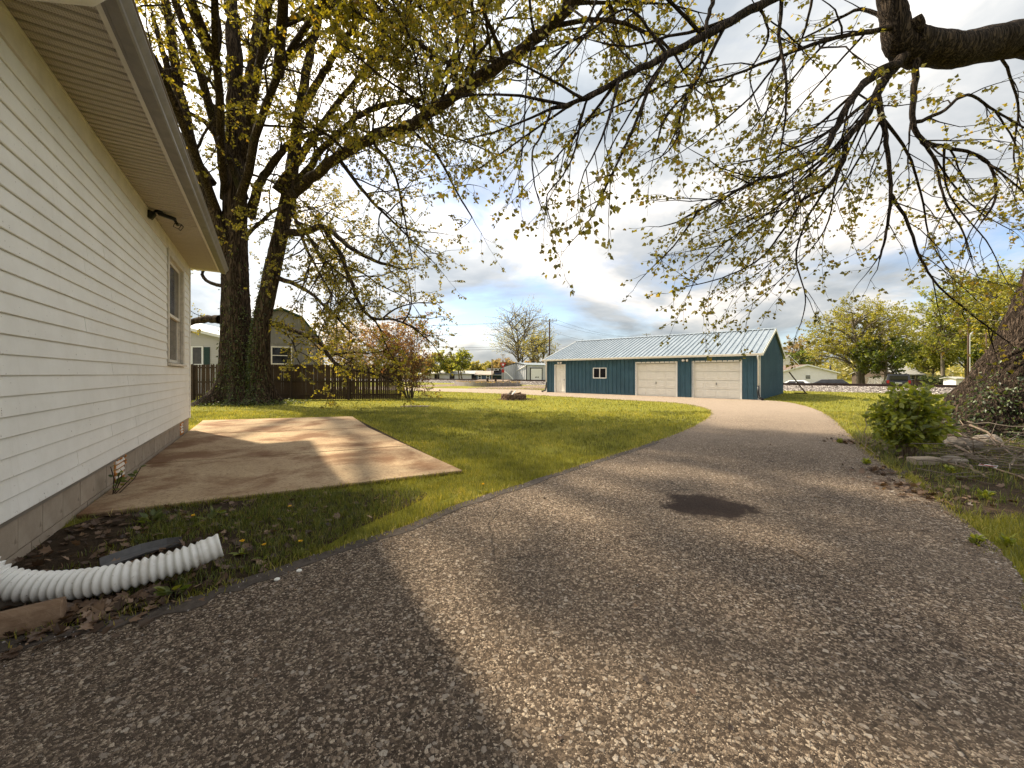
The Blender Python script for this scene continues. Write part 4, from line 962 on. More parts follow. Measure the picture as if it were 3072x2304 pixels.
# ivy on its left flank
ip, ia, is_ = [], [], []
k, ns, _ = tvn.shape
for _ in range(1600):
    i = int(abs(rr.gauss(.0, .17))*k) % k; th = math.pi+.35+rr.gauss(0, .40); j = int((th % 6.283)/6.283*ns) % ns
    nrm = Vector((math.cos(th), math.sin(th), .2)); p = Vector(tvn[i, j])+nrm*abs(rr.gauss(.02, .06))
    if p.z < .0 or p.z > 2.3: continue
    ip.append(tuple(p)); ia.append((nrm.x*.4+rr.gauss(0,.6), nrm.y*.4+rr.gauss(0,.6), -.5+rr.gauss(0,.4))); is_.append(rr.uniform(.045, .10))
iv = link('ivy', leaves_mesh('ivy', ip, ia, is_, M['leaf_dark'], (OVAL, OVAL_F), np.clip(RNG.random(len(ip))**.7, 0, 1)), nt); iv.matrix_parent_inverse = Matrix.Translation(np_root).inverted(); iv['kind'] = 'stuff'
# ---------------------------------------------------------------- far trees
FAR = dict(max=2, step=[1.2,1.0,.7], wig=[.08,.12,.16], grav=[.02,.01,-.01], sides=[6,4,3], dens=[1.0,1.4,0], t0=[.25,.15,0], ang=[(25,55),(25,60),(0,0)], up=[.25,.12,0],
           len=[(4,10),(1.6,4.0),(.8,1.8)], ratio=.45, rl=.014, rmin=.018, leafp=.8, cluster=(2,3,4), leaf=.34, hang=.0)
def far_tree(name, px, d, top_px, width_px, label, leafm, cat='tree', group=None, seed=1, trunks=1, spread=.5, opt=None, base_r=None, leaf=None, low=.2, bark=None, limbs=9, z0=None):
    """a tree whose foot stands at image column px, distance d; its crown is top_px to the horizon high and width_px wide"""
    x = (px-CXP)/FPX*d; zb = gz((x, d)) if z0 is None else z0; h = EYE+(HYP-top_px)/FPX*d-zb; w = width_px/FPX*d
    root = empty(name, (x, d, zb), 0, label, cat, group); t = Tree(seed); r = t.r
    oo = dict(FAR); oo['leaf'] = leaf or max(.16, d*.0045); oo['len'] = [(h*.3, h), (h*.10, h*.24), (h*.05, h*.11)]; oo['dens'] = [18/h, 24/h, 0]; oo['rmin'] = d*.00028
    if opt: oo.update(opt)
    br = base_r or h*.028; R0 = Vector((x, d, zb-.1))
    stems = []
    for q in range(trunks):
        a = 6.283*q/trunks+r.random(); off = Vector((math.cos(a), math.sin(a), 0))*(0 if trunks == 1 else br*1.6)
        topv = R0+off+Vector((math.cos(a)*w*.22*(trunks > 1), math.sin(a)*w*.22*(trunks > 1), h*.82))
        mid = R0+off*1.5+Vector((r.gauss(0,.03)*h, r.gauss(0,.03)*h, h*.4))
        pts = smooth_line([R0+off, mid, topv], 6); t.tube(pts, [br*(1-.8*i/(len(pts)-1)) for i in range(len(pts))], 8); stems.append(pts)
    cz = zb+h*(low+1)/2; rz_ = h*(1-low)/2
    for q in range(limbs):
        u = 1-2*(q+.5)/limbs; u = -.55+1.5*(u+1)/2 if u > -2 else u; a = q*2.39996+r.uniform(-.2,.2); cr_ = math.sqrt(max(0, 1-u*u)); f_ = r.uniform(.68, .92)
        e_ = Vector((x, d, cz))+Vector((math.cos(a)*cr_*w/2, math.sin(a)*cr_*w/2, u*rz_))*f_
        pts = stems[q % len(stems)]; zs = max(zb+h*low*.7, min(e_.z-.30*(e_-Vector((x, d, e_.z))).length-h*.08, zb+h*.7)); i = min(range(len(pts)), key=lambda k_: abs(pts[k_].z-zs)); p = pts[i]; d1 = e_-p
        P = [p, p+d1*.45+Vector((0,0,d1.length*(.10-.2*(spread < .5)))), e_]
        ll = smooth_line(P, 3); rad = [br*.42*(1-.7*k_/(len(ll)-1)) for k_ in range(len(ll))]; t.tube(ll, rad, 5)
        dirs = [(ll[min(k_+1,len(ll)-1)]-ll[max(k_-1,0)]).normalized() for k_ in range(len(ll))]
        t.children(ll, dirs, d1.length, br*.25, 0, oo, .15)
    w_, c_ = t.finish(root, bark or M['far_bark'], leafm, (DIAM, DIAM_F), 'trunk')
    return root
far_tree('golden_tree', 2580, 46, 900, 275, 'broad golden green tree with a round crown beyond the railway', M['leaf_yellow'], seed=3, trunks=2, spread=.62, limbs=54, low=.12, leaf=.17, base_r=.30, opt=dict(cluster=(4,5,6)))
far_tree('dark_tree', 2648, 43, 1010, 150, 'low dark green tree standing behind the parked suv', M['leaf_green'], seed=5, trunks=2, spread=.45, limbs=20, low=.25, leaf=.24, base_r=.16, opt=dict(cluster=(3,4,5)))
for k_, (px, d, tp, wd, lm, lab, br_) in enumerate([
    (2830, 74, 852, 190, M['leaf_fresh'], 'tall light green tree behind the grey roofed house', .35),
    (2960, 70, 790, 230, M['leaf_fresh'], 'tallest light green tree behind the leaning near trunk', .45),
    (3060, 62, 800, 220, M['leaf_yellow'], 'yellow green tree cut by the right edge of the view', .4),
    (2750, 90, 1040, 90, M['leaf_green'], 'thin green tree between the golden tree and the tall trees', .3),
    (2900, 84, 960, 150, M['leaf_green'], 'darker green tree low behind the utility poles', .3),
    (3010, 78, 980, 170, M['leaf_green'], 'bushy green tree low down beside the leaning near trunk', .3),
    (2790, 80, 1010, 110, M['leaf_fresh'], 'short light green tree right beside the grey roofed house', .2)]):
    far_tree('woodland_tree', px, d, tp, wd, lab, lm, group='trees beyond the railway', seed=30+k_, spread=.5, limbs=34, low=.15, base_r=br_, leaf=.40, trunks=1+k_ % 2, opt=dict(cluster=(3,4,5)))
for k_, (px, d, tp, wd, lm, lab) in enumerate([
    (2392, 130, 1010, 60, M['leaf_tan'], 'copper brown tree top showing just right of the garage gable'), (2255, 150, 985, 90, M['leaf_tan'], 'copper brown tree top showing above the garage ridge'),
    (2385, 105, 1052, 70, M['leaf_green'], 'rounded green tree over the dark roofed house'), (2440, 120, 1040, 70, M['leaf_pale'], 'bare pale tree left of the golden tree')]):
    far_tree('far_tree', px, d, tp, wd, lab, lm, group='far trees right of the garage', seed=50+k_, limbs=14, low=.3, leaf=.5)
far_tree('bare_tree', 1562, 108, 897, 190, 'tall bare tree in thin spring leaf behind the grey shed', M['leaf_pale'], seed=61, trunks=4, spread=.85, limbs=64, low=.10, leaf=.26, base_r=.30, opt=dict(cluster=(1,2,2), leafp=.6, rmin=.022))
far_tree('pale_tree', 1618, 100, 985, 110, 'smaller pale yellow tree beside the tall bare tree', M['leaf_pale'], seed=62, trunks=3, spread=.7, limbs=30, leaf=.30, opt=dict(cluster=(2,2,3)))
for k_, (px, d, tp, wd, lm, lab) in enumerate([
    (1316, 96, 1052, 62, M['leaf_fresh'], 'upright light green tree nearest the copper shrub'), (1348, 98, 1066, 46, M['leaf_fresh'], 'shorter light green tree second from the copper shrub'),
    (1384, 88, 1047, 50, M['leaf_fresh'], 'upright bright green tree standing alone by the white building'), (1280, 92, 1075, 60, M['leaf_pale'], 'pale yellow green bushy tree behind the copper shrub'), (1246, 85, 1068, 60, M['leaf_pale'], 'pale bushy tree just right of the fence end')]):
    far_tree('poplar_tree', px, d, tp, wd, lab, lm, group='upright trees beyond the crossing', seed=70+k_, trunks=2, spread=.8, limbs=16, low=.15, leaf=.42, opt=dict(cluster=(2,3,4)))
for k_, (px, d, tp, wd) in enumerate([(1420,150,1085,50),(1450,160,1092,50),(1478,150,1080,60),(1510,140,1070,60),(1540,140,1085,60),(1590,135,1078,60),(1660,150,1090,70)]):
    far_tree('far_tree', px, d, tp, wd, ('grey green tree first in the far row from the left','grey green tree second in the far row from the left','grey green tree third in the far row from the left','tan tree behind the crossing sign in the far row','low tan tree behind the left end of the grey shed','low brown tree behind the middle of the grey shed','low tan tree behind the utility pole')[k_], M['leaf_tan'] if k_ > 2 else M['leaf_pale'], group='far row of trees behind the grey shed', seed=90+k_, limbs=12, low=.2, leaf=.6, opt=dict(cluster=(2,3)))
# far woods closing the horizon, one mass
T = Tree(200); r = T.r
for side, n, x0, x1, d0, d1, h0, h1 in (('l', 900, -150, 14, 170, 215, 3, 9), ('r', 1300, 70, 260, 130, 190, 4, 9)):
    for _ in range(n):
        x = r.uniform(x0, x1); d = r.uniform(d0, d1); hh = r.uniform(h0, h1)*(.75+.35*mnoise.noise((x*.06, d*.03, 1)))
        for q in range(22):
            zz_ = -.8+hh*r.random()**.8; T.lp.append((x+r.gauss(0, 1.8), d+r.gauss(0, 1.8), zz_)); T.la.append((r.gauss(0,1), r.gauss(0,1), r.gauss(0,.8)+.3)); T.ls.append(r.uniform(.9, 1.6))
tag(link('distant_wood', leaves_mesh('distant_wood', T.lp, T.la, T.ls, M['leaf_pale'], (DIAM, DIAM_F))), 'hazy belt of far woodland closing the horizon', 'wood', kind='stuff')

# ---------------------------------------------------------------- copper leaved shrub at the end of the fence
T = Tree(301); sb = A(1228, 1205, 23.4); sb.z = 0
sh = empty('copper_shrub', sb, 0, 'tall copper leaved shrub overhanging the end of the wooden fence', 'shrub')
o = dict(MAPLE, max=2, dens=[3.0,5.0,0], len=[(2,5),(.7,1.7),(.3,.75)], leaf=.12, cluster=(3,4,5), leafp=.8, hang=.05, grav=[-.01,-.02,-.02], up=[.15,.05,0], rmin=.006, sides=[6,4,3])
for k_ in range(13):
    a = r.uniform(0, 6.28); L = r.uniform(2.6, 4.4); q = sb+Vector((math.cos(a)*.2, math.sin(a)*.2, 0))
    e_ = sb+Vector((-.5+math.cos(a)*r.uniform(.6, 1.9)*1.2, math.sin(a)*r.uniform(.4, 1.4), L)); T.limb([q, q.lerp(e_, .45)+Vector((0,0,.3)), e_], .04, .012, o, t0=.2, sides=6)
for k_ in range(4):
    e_ = sb+Vector((r.uniform(.3,1.2), r.uniform(-.5,.5), r.uniform(.3,1.0))); T.limb([sb+Vector((0,0,.2)), sb.lerp(e_, .5)+Vector((0,0,.25)), e_], .02, .008, o, t0=.3, sides=5)
T.finish(sh, M['far_bark'], M['leaf_red'], (OVAL, OVAL_F), 'stems', 'foliage')
T = Tree(302); sb = A(1060, 1200, 26.5); sb.z = 0
sh = empty('copper_shrub', sb, 0, 'orange tinted shrub behind the fence under the drooping maple boughs', 'shrub')
for k_ in range(9):
    a = r.uniform(0, 6.28); L = r.uniform(2.6, 4.6); e_ = sb+Vector((math.cos(a)*1.5, math.sin(a)*1.0, L)); T.limb([sb, sb.lerp(e_, .45)+Vector((0,0,.3)), e_], .04, .012, o, t0=.3, sides=6)
T.finish(sh, M['far_bark'], M['leaf_tan'], (OVAL, OVAL_F), 'stems', 'foliage')

# ---------------------------------------------------------------- leafy bush by the driveway
bb = G(2715, 1366); bu = empty('green_bush', bb, 0, 'leafy green bush beside the driveway in front of the leaning trunk', 'bush')
T = Tree(310); o = dict(MAPLE, max=2, step=[.2,.12,.07], dens=[6,8,0], len=[(.6,1.3),(.22,.5),(.10,.24)], leaf=.105, cluster=(2,2,3), leafp=.85, hang=.1, grav=[-.015,-.02,-.02], up=[.15,.1,0], rmin=.003, rl=.01, sides=[5,4,3], wig=[.08,.12,.15])
for k_ in range(30):
    a = r.uniform(0, 6.28); rad = r.uniform(.08, .42); L = r.uniform(.5, .98)*(1.05-.35*(rad/.5)**2)
    q = bb+Vector((math.cos(a)*rad*.3, math.sin(a)*rad*.3, 0)); e_ = bb+Vector((math.cos(a)*rad, math.sin(a)*rad*.85, L)); T.limb([q, q.lerp(e_, .5)+Vector((0,0,.08)), e_], .009, .003, o, t0=.15, sides=5)
T.finish(bu, M['stick'], M['leaf_bush'], (OVAL, OVAL_F), 'stems', 'foliage')
# ---------------------------------------------------------------- wooden fence
FA, FB = Vector(((1204-CXP)/FPX*22.3, 22.3, 0)), Vector(((575-CXP)/FPX*21.0, 21.0, 0))
fd = (FB-FA).normalized(); FLn = (FB-FA).length+3.2; fn = Vector((fd.y, -fd.x, 0)); fn = fn if fn.y < 0 else -fn
fe = empty('wooden_fence', FA, math.atan2(fd.y, fd.x), 'dark weathered dog eared picket fence behind the big maple', 'fence')
fs_ = 1 if Vector((-fd.y, fd.x, 0)).dot(fn) > 0 else -1     # local y sign that faces us
rf_ = random.Random(8)
def picket_mesh(h):
    return MB().prism([(-.047,0),(.047,0),(.047,h-.05),(.028,h-.008),(.012,h),(-.012,h),(-.028,h-.008),(-.047,h-.05)], 1, -.009, .009).mesh('picket', M['fence'])
pm = [picket_mesh(1.93+.012*i) for i in range(4)]
x = .04
while x < FLn:
    gap = .104 if x < 3.9 else .0985
    if x > FLn-4.9: gap = .118
    link('picket', rf_.choice(pm), fe, (x, -fs_*.03, .03), (rf_.gauss(0,.003), rf_.gauss(0,.008), 0)); x += gap*rf_.uniform(.97, 1.05)
posts = [0.0, 2.85, 5.95, 8.4, 10.9, 13.2]
pme = MB().box(-.05,.05,-.05,.05,-.2,1.97).mesh('post', M['fence_rail'])
for i, q in enumerate(posts):
    if q < FLn: link('post', pme, fe, (q, fs_*.09, 0), (0, rf_.gauss(0,.012), 0), (1,1,(.97,1,1.0,.98,1,1)[i]))
for a, b in zip(posts, posts[1:]):
    if a > FLn: break
    for z in (.28, 1.02, 1.78):
        MB().bar((a+.055, fs_*.006, z+rf_.gauss(0,.015)), (min(b, FLn)-.055, fs_*.006, z+rf_.gauss(0,.02)), .04, .085).build('rail', M['fence_rail'], fe)

# ---------------------------------------------------------------- weathered barn behind the fence
bd = 30.0; bx = (971-CXP)/FPX*bd; pk = A(843, 928, bd); ev_z = A(971, 1022, bd).z; hwid = bx-pk.x
hwid *= .86
bn = empty('grey_barn', (pk.x, bd, 0), R(33), 'weathered grey gabled barn with a dark window behind the fence', 'barn')
z_pk = pk.z
z_br = A(908, 950, bd).z; BRK = .5*hwid       # the roof breaks: shallow above, steep below
def bh(x):
    x = abs(x); return z_pk+(z_br-z_pk)*x/BRK if x < BRK else z_br+(ev_z-z_br)*(x-BRK)/(hwid-BRK)
prof_ = [(-hwid,0),(hwid,0),(hwid,ev_z-.02),(BRK,z_br-.02),(0,z_pk-.02),(-BRK,z_br-.02),(-hwid,ev_z-.02)]
MB().prism(prof_, 1, .05, 9).build('wall', M['barn_wood'], bn)
wx0, wx1 = (A(817,1050,bd).x-pk.x)*.86, (A(873,1050,bd).x-pk.x)*.86; wz0, wz1 = A(840,1090,bd).z, A(840,1043,bd).z; zm = A(840,1030,bd).z
x = -hwid+.01
while x < hwid-.02:
    w = min(.30, hwid-x); mid = x+w/2; inw = wx0-.05 < mid < wx1+.05
    def plank(z0, z1): MB().add([(x+.004,.0,z0),(x+w-.004,.0,z0),(x+w-.004,.0,z1(x+w)),(x+.004,.0,z1(x)),(x+.004,.045,z0),(x+w-.004,.045,z0),(x+w-.004,.045,z1(x+w)),(x+.004,.045,z1(x))],[(0,1,2,3),(7,6,5,4),(0,4,5,1),(1,5,6,2),(2,6,7,3),(3,7,4,0)]).build('barn_board', M['barn_wood'], bn)
    if inw: plank(0, lambda q: wz0-.06); plank(wz1+.06, lambda q: zm-.01)
    else: plank(0, lambda q: zm-.01)
    plank(zm+.012, lambda q: max(zm+.05, bh(q)-.05)); x += w
MB().box(-hwid, hwid, -.03, .0, zm-.05, zm+.05).build('ledge_board', M['barn_wood'], bn)
for s in (-1, 1):
    for (xa, xb) in ((0, BRK), (BRK, hwid+.12)):
        za, zb2 = bh(xa)+.002, (bh(xb) if xb <= hwid else bh(hwid)-.12*(z_br-ev_z)/(hwid-BRK))
        MB().add([(s*xa,-.3,za),(s*xb,-.3,zb2),(s*xb,9.3,zb2),(s*xa,9.3,za),(s*xa,-.3,za+.12),(s*xb,-.3,zb2+.12),(s*xb,9.3,zb2+.12),(s*xa,9.3,za+.12)],[(3,2,1,0),(4,5,6,7),(0,1,5,4),(1,2,6,5),(2,3,7,6),(3,0,4,7)]).build('roof', M['green_trim'], bn)
MB().box(hwid-.02, hwid+.16, -.06, .10, 0, ev_z-.1).build('corner_board', M['green_trim'], bn)
wf = MB(); wf.box(wx0-.09,wx0,-.05,.02,wz0-.09,wz1+.09).box(wx1,wx1+.09,-.05,.02,wz0-.09,wz1+.09).box(wx0+.001,wx1-.001,-.048,.02,wz1,wz1+.088).box(wx0+.001,wx1-.001,-.048,.02,wz0-.088,wz0).box(wx0+.001,wx1-.001,-.045,.02,(wz0+wz1)/2-.03,(wz0+wz1)/2+.03)
wo = wf.build('window', M['trim'], bn); MB().box(wx0+.001,wx1-.001,-.01,.03,wz0,(wz0+wz1)/2-.031).build('pane', M['dark_glass'], wo); MB().box(wx0+.001,wx1-.001,-.012,.03,(wz0+wz1)/2+.031,wz1).build('pane', M['dark_glass'], wo)

# ---------------------------------------------------------------- pale house beyond the fence on the left
pd = 29.0; p0 = A(470, 960, pd); p1 = A(690, 1022, pd)
ph_ = empty('pale_house', (p0.x, pd, 0), 0, 'pale lap sided house with dark green shutter left of the big maple', 'house')
wl_ = p1.x-p0.x; zr0, zr1 = A(584, 992, pd).z, A(664, 1011, pd).z; slp = (zr1-zr0)/(A(664,0,pd).x-A(584,0,pd).x)
xs0 = A(584,0,pd).x-p0.x; rz = lambda x: zr0+slp*(x-xs0)
MB().add([(-4,.04,0),(wl_,.04,0),(wl_,.04,rz(wl_)-.06),(-4,.04,rz(-4)-.06),(-4,8,0),(wl_,8,0),(wl_,8,rz(wl_)-.06),(-4,8,rz(-4)-.06)],[(0,1,2,3),(7,6,5,4),(1,5,6,2),(0,3,7,4)]).build('wall', M['pale_siding'], ph_)
z = 0.6
while z < rz(xs0):
    xe = min(wl_, xs0+(zr0-.1-z)/-slp if slp < 0 else wl_)
    if xe > .5: MB().add([(-.5,-.012,z),(xe,-.012,z),(xe,.02,z+.145),(-.5,.02,z+.145),(-.5,.04,z),(xe,.04,z)],[(0,1,2,3),(0,4,5,1)]).build('siding_board', M['pale_siding'], ph_, fix=False)
    z += .15
MB().add([(-4,-.35,rz(-4)-.05),(wl_+.3,-.35,rz(wl_+.3)-.05),(wl_+.3,-.35,rz(wl_+.3)+.16),(-4,-.35,rz(-4)+.16),(-4,8,rz(-4)-.05),(wl_+.3,8,rz(wl_+.3)-.05),(wl_+.3,8,rz(wl_+.3)+.16),(-4,8,rz(-4)+.16)],[(3,2,1,0),(4,5,6,7),(0,1,5,4),(1,2,6,5),(2,3,7,6),(3,0,4,7)]).build('roof', M['sign_white'], ph_)
qx = lambda px: A(px,0,pd).x-p0.x; wz0, wz1 = A(600,1092,pd).z, A(600,1042,pd).z
wf = MB().box(qx(572),qx(579),-.05,.02,wz0-.08,wz1+.08).box(qx(606),qx(611),-.05,.02,wz0-.08,wz1+.08).box(qx(579)+.001,qx(606)-.001,-.048,.02,wz1,wz1+.078).box(qx(579)+.001,qx(606)-.001,-.048,.02,wz0-.078,wz0)
wo = wf.build('window', M['sign_white'], ph_); MB().box(qx(579),qx(606),-.02,.03,wz0,wz1).build('pane', M['glass'], wo)
sh_ = MB().box(qx(612.5),qx(630),-.045,-.014,wz0-.06,wz1+.02).build('shutter', M['shutter'], ph_)
zq = wz0
while zq < wz1-.06: MB().box(qx(614),qx(628.5),-.056,-.046,zq,zq+.04).build('shutter_slat', M['shutter'], sh_); zq += .075

# ---------------------------------------------------------------- railway
rw = tag(empty('railway'), 'raised railway line on pale ballast crossing behind the garage', 'railway', kind='structure')
g0, g1 = -60, 130
def tprism(poly, name, mat, ga=g0, gb=g1, parent=rw, smooth=False):
    vs = [eg(TRACK_E+e, g, z) for g in (ga, gb) for e, z in poly]; n = len(poly)
    return MB().add(vs, [(i,(i+1)%n,n+(i+1)%n,n+i) for i in range(n)]+[tuple(range(n))[::-1], tuple(range(n,2*n))]).build(name, mat, parent, smooth)
tprism([(-2.9,-.3),(-2.9,.004),(-1.75,.40),(1.75,.40),(3.2,-.3),(3.2,-.9),(-2.9,-.9)], 'ballast_bed', M['ballast'])
for s in (-.75, .75):
    tprism([(s-.07,.46),(s+.07,.46),(s+.07,.475),(s+.012,.49),(s+.012,.575),(s+.035,.585),(s+.035,.625),(s-.035,.625),(s-.035,.585),(s-.012,.575),(s-.012,.49),(s-.07,.475)], 'rail', M['rail'])
t_ = MB()
for i in range(int((g1-g0)/.55)):
    c = eg(TRACK_E, g0+i*.55, .395); m4 = Matrix.Translation(c) @ Matrix.Rotation(TH, 4, 'Z'); t_.boxm(m4, 2.6, .22, .13)
tag(t_.build('sleeper', M['log'], rw), kind='stuff')
# loose ballast stones in relief
rk = np.array([(1,0,0),(-1,0,0),(0,1,0),(0,-1,0),(0,0,1),(0,0,-1)], np.float32); rkf = np.array([(0,2,4),(2,1,4),(1,3,4),(3,0,4),(2,0,5),(1,2,5),(3,1,5),(0,3,5)], np.int32)
n = 14000; gq = RNG.uniform(-28, 62, n); eq = RNG.uniform(-2.95, -1.2, n); zq = np.where(eq < -1.75, .40*(eq+2.9)/1.15, .40)+RNG.uniform(-.01,.025,n)
pos = np.stack([(TRACK_E+eq)*EV.x+gq*GV.x, (TRACK_E+eq)*EV.y+gq*GV.y, zq], 1); sc_ = RNG.uniform(.03,.07,(n,1,1))*RNG.uniform(.6,1.3,(n,1,3))
V = pos[:,None]+rk[None]*sc_*RNG.uniform(.7,1.2,(n,6,1)); F = rkf[None]+(np.arange(n)*6)[:,None,None]
m = NM('ballast_chip'); tt = m.attr('tint'); bal = m.done(m.ramp(tt, [(0,(.07,.058,.052)),(.5,(.27,.24,.22)),(1,(.60,.56,.52))]), .9, 0, .15)
tag(link('ballast_stones', np_mesh('ballast_stones', V.reshape(-1,3), F.reshape(-1,3), bal, False, np.repeat(RNG.random(n), 6)), rw), kind='stuff')
# ramp of gravel over the crossing
cr = tag(empty('crossing'), 'gravel ramp carrying the road over the railway', 'road', kind='structure')
vs = [eg(TRACK_E+e, g, z) for g in (37, 43.5) for e, z in ((-6.5,.01),(-2.6,.36),(-1.2,.60),(1.2,.60),(2.6,.40),(9,-.2),(9,-.6),(-6.5,-.3))]
MB().add(vs, [(i,(i+1)%8,8+(i+1)%8,8+i) for i in range(8)]+[tuple(range(8))[::-1], tuple(range(8,16))]).build('ramp', M['gravel'], cr)

# ---------------------------------------------------------------- crossing sign, posts, poles and wires
cp = A(1509, 1144, 52); cp.z = 0
cs = empty('crossing_sign', cp, 0, 'white crossbuck rail crossing sign with red yield triangle on a post', 'sign')
zt = A(0, 1073, 52).z
MB().box(-.07,.07,-.05,.05,0,zt+.5).build('post', M['grey_board'], cs)
for k_, s in enumerate((1, -1)):
    m4 = Matrix.Translation((0,-.075-.035*k_,zt)) @ Matrix.Rotation(s*R(62), 4, 'Y'); b_ = MB().boxm(m4, 1.22, .02, .22).build('crossbuck_board', M['sign_white'], cs)
zy = A(0, 1094, 52).z
tri = lambda s, y, z: [(-s, y, z+s*.58), (s, y, z+s*.58), (0, y, z-s*1.16)]
MB().add(tri(.42,-.09,zy)+tri(.42,-.06,zy), [(0,1,2),(5,4,3),(0,3,4,1),(1,4,5,2),(2,5,3,0)]).build('yield_sign', M['red'], cs)
MB().add(tri(.20,-.098,zy)+tri(.20,-.092,zy), [(0,1,2),(5,4,3),(0,3,4,1),(1,4,5,2),(2,5,3,0)]).build('yield_centre', M['sign_white'], cs.children[-1])
MB().box(-.16,.16,-.085,-.06,zy-1.05,zy-.62).build('plate', M['red'], cs)
def font_text(name, txt, size, loc, rot, mat, parent):
    cu = bpy.data.curves.new(name, 'FONT'); cu.body = txt; cu.size = size; cu.align_x = 'CENTER'; cu.align_y = 'CENTER'; cu.extrude = .003
    ob = bpy.data.objects.new(name, cu); COL.objects.link(ob); dg = bpy.context.evaluated_depsgraph_get(); me = bpy.data.meshes.new_from_object(ob.evaluated_get(dg))
    bpy.data.objects.remove(ob); me.materials.append(mat); return link(name, me, parent, loc, rot)
def post(px, py, d, w, ztop, label, mat, name='wooden_post', cat='post', group=None):
    p = A(px, py, d); p.z = 0; o = MB().box(-w/2,w/2,-w/2,w/2,-.1,ztop).build(name, mat); o.location = p; bevel(o, .01); return tag(o, label, cat, group)
post(1462.5, 1155, 50, .26, A(0,1134,50).z, 'short dark post left of the crossing sign behind the planter', M['fence'], group='short posts by the planter'); post(1487, 1155, 50, .26, A(0,1133,50).z, 'short dark post right beside the crossing sign behind the planter', M['fence'], group='short posts by the planter')
p = A(1476, 1140, 70); p.z = -.3; o_ = MB().tube([(0,0,0),(0,0,A(0,1077,70).z+.3)], .10, 8).build('sign_pole', M['stick']); o_.location = p; tag(o_, 'slim pale pole standing left of the crossing sign', 'pole')

def upole(px, d, top, label, arm=True, r=.15, mat=None, grp='utility poles'):
    p = A(px, HYP, d); zt_ = A(px, top, d).z; b = gz((p.x, p.y)); u = empty('utility_pole', (p.x, p.y, b), TH-math.pi/2+.55, label, 'utility pole', grp)
    MB().tube([(0,0,-.3),(0,0,(zt_-b)*.5),(0,0,zt_-b)], [r,r*.85,r*.7], 10).build('pole', mat or M['pole'], u, True)
    if arm:
        MB().bar((-1.2,-.16,zt_-b-.35),(1.2,-.16,zt_-b-.35),.10,.13).build('cross_arm', M['galv'], u)
        for s in (-1.1,-.45,.5,1.1): MB().tube([(s,-.16,zt_-b-.29),(s,-.16,zt_-b-.02)], [.04,.055], 8).build('insulator', M['galv'], u)
        for s in (-.6,.6): MB().bar((s,-.17,zt_-b-.42),(0,-.17,zt_-b-1.0),.03,.03).build('brace', M['pole'], u)
    return Vector((p.x, p.y, zt_))
U1 = upole(1648.5, 62, 957, 'dark utility pole with a cross arm behind the left end of the garage')
U2 = upole(1940, 120, 1000, 'far utility pole whose cross arm peeps over the garage roof')
U3 = upole(2905, 56, 955, 'brown utility pole in front of the tall green trees', False, .14); U4 = upole(2959, 60, 998, 'shorter utility pole right beside the leaning near trunk', False, .12)
o_ = MB().tube([(0,0,0),(0,0,A(0,1005,55.5).z+.6)], .05, 8).build('conduit_pole', M['galv']); o_.location = (A(2910,0,55.5).x, 55.5, -.6); tag(o_, 'thin white conduit pole beside the brown utility pole', 'pole')
o_ = MB().tube([(0,0,0),(0,0,.75)], .17, 12).build('transformer', M['galv'], None, True); o_.location = A(2914,1010,55.8); tag(o_, 'pale cylindrical transformer hung on the brown utility pole', 'transformer')
def wire(a, b, sag, label, r=.016):
    a, b = Vector(a), Vector(b); pts = [a.lerp(b, i/14)-Vector((0,0,4*sag*(i/14)*(1-i/14))) for i in range(15)]
    tag(MB().tube(pts, r, 5).build('overhead_wire', M['wire'], None, True), label, 'wire', 'overhead wires')
Ul = A(900, 880, 95)
for k_, (dz, xo) in enumerate(((-.1,-1.0),(-.1,1.0),(-1.9,0),(-4.0,0),(-4.4,.1))):
    w3 = ('topmost overhead wire left of the utility pole','second overhead wire left of the utility pole','middle overhead wire left of the utility pole','upper of the two lowest wires left of the utility pole','lowest overhead wire left of the utility pole')[k_]
    wire(U1+Vector((xo,0,dz)), Vector((Ul.x, Ul.y, U1.z+4.6+dz*1.25))+Vector((xo,0,0)), 1.2, w3, .022 if k_ > 2 else .013)
    w4 = ('topmost overhead wire running right from the utility pole','second overhead wire running right from the utility pole','middle overhead wire running right from the utility pole','upper of the two lowest wires running down to the garage','lowest wire running down from the pole to the garage')[k_]
    if k_ < 3: wire(U1+Vector((xo,0,dz)), U2+Vector((xo,0,dz*1.3)), 1.6, w4, .016)
    else: wire(U1+Vector((xo,0,dz)), GF[0]+GV*(GL-.5)+EV*GW/2+Vector((0,0,GP+.1+.1*(k_-3))), .5, w4, .014)
for k_ in range(2): wire(U3+Vector((0,0,-.2-.5*k_)), A(3150, 945+12*k_, 50), .3, ('upper wire running right from the brown utility pole','lower wire running right from the brown utility pole')[k_], .018)
wire(U3+Vector((0,0,-1.8)), A(2500, 1010, 62), .8, 'thin wire running left from the brown utility pole across the golden tree', .014)

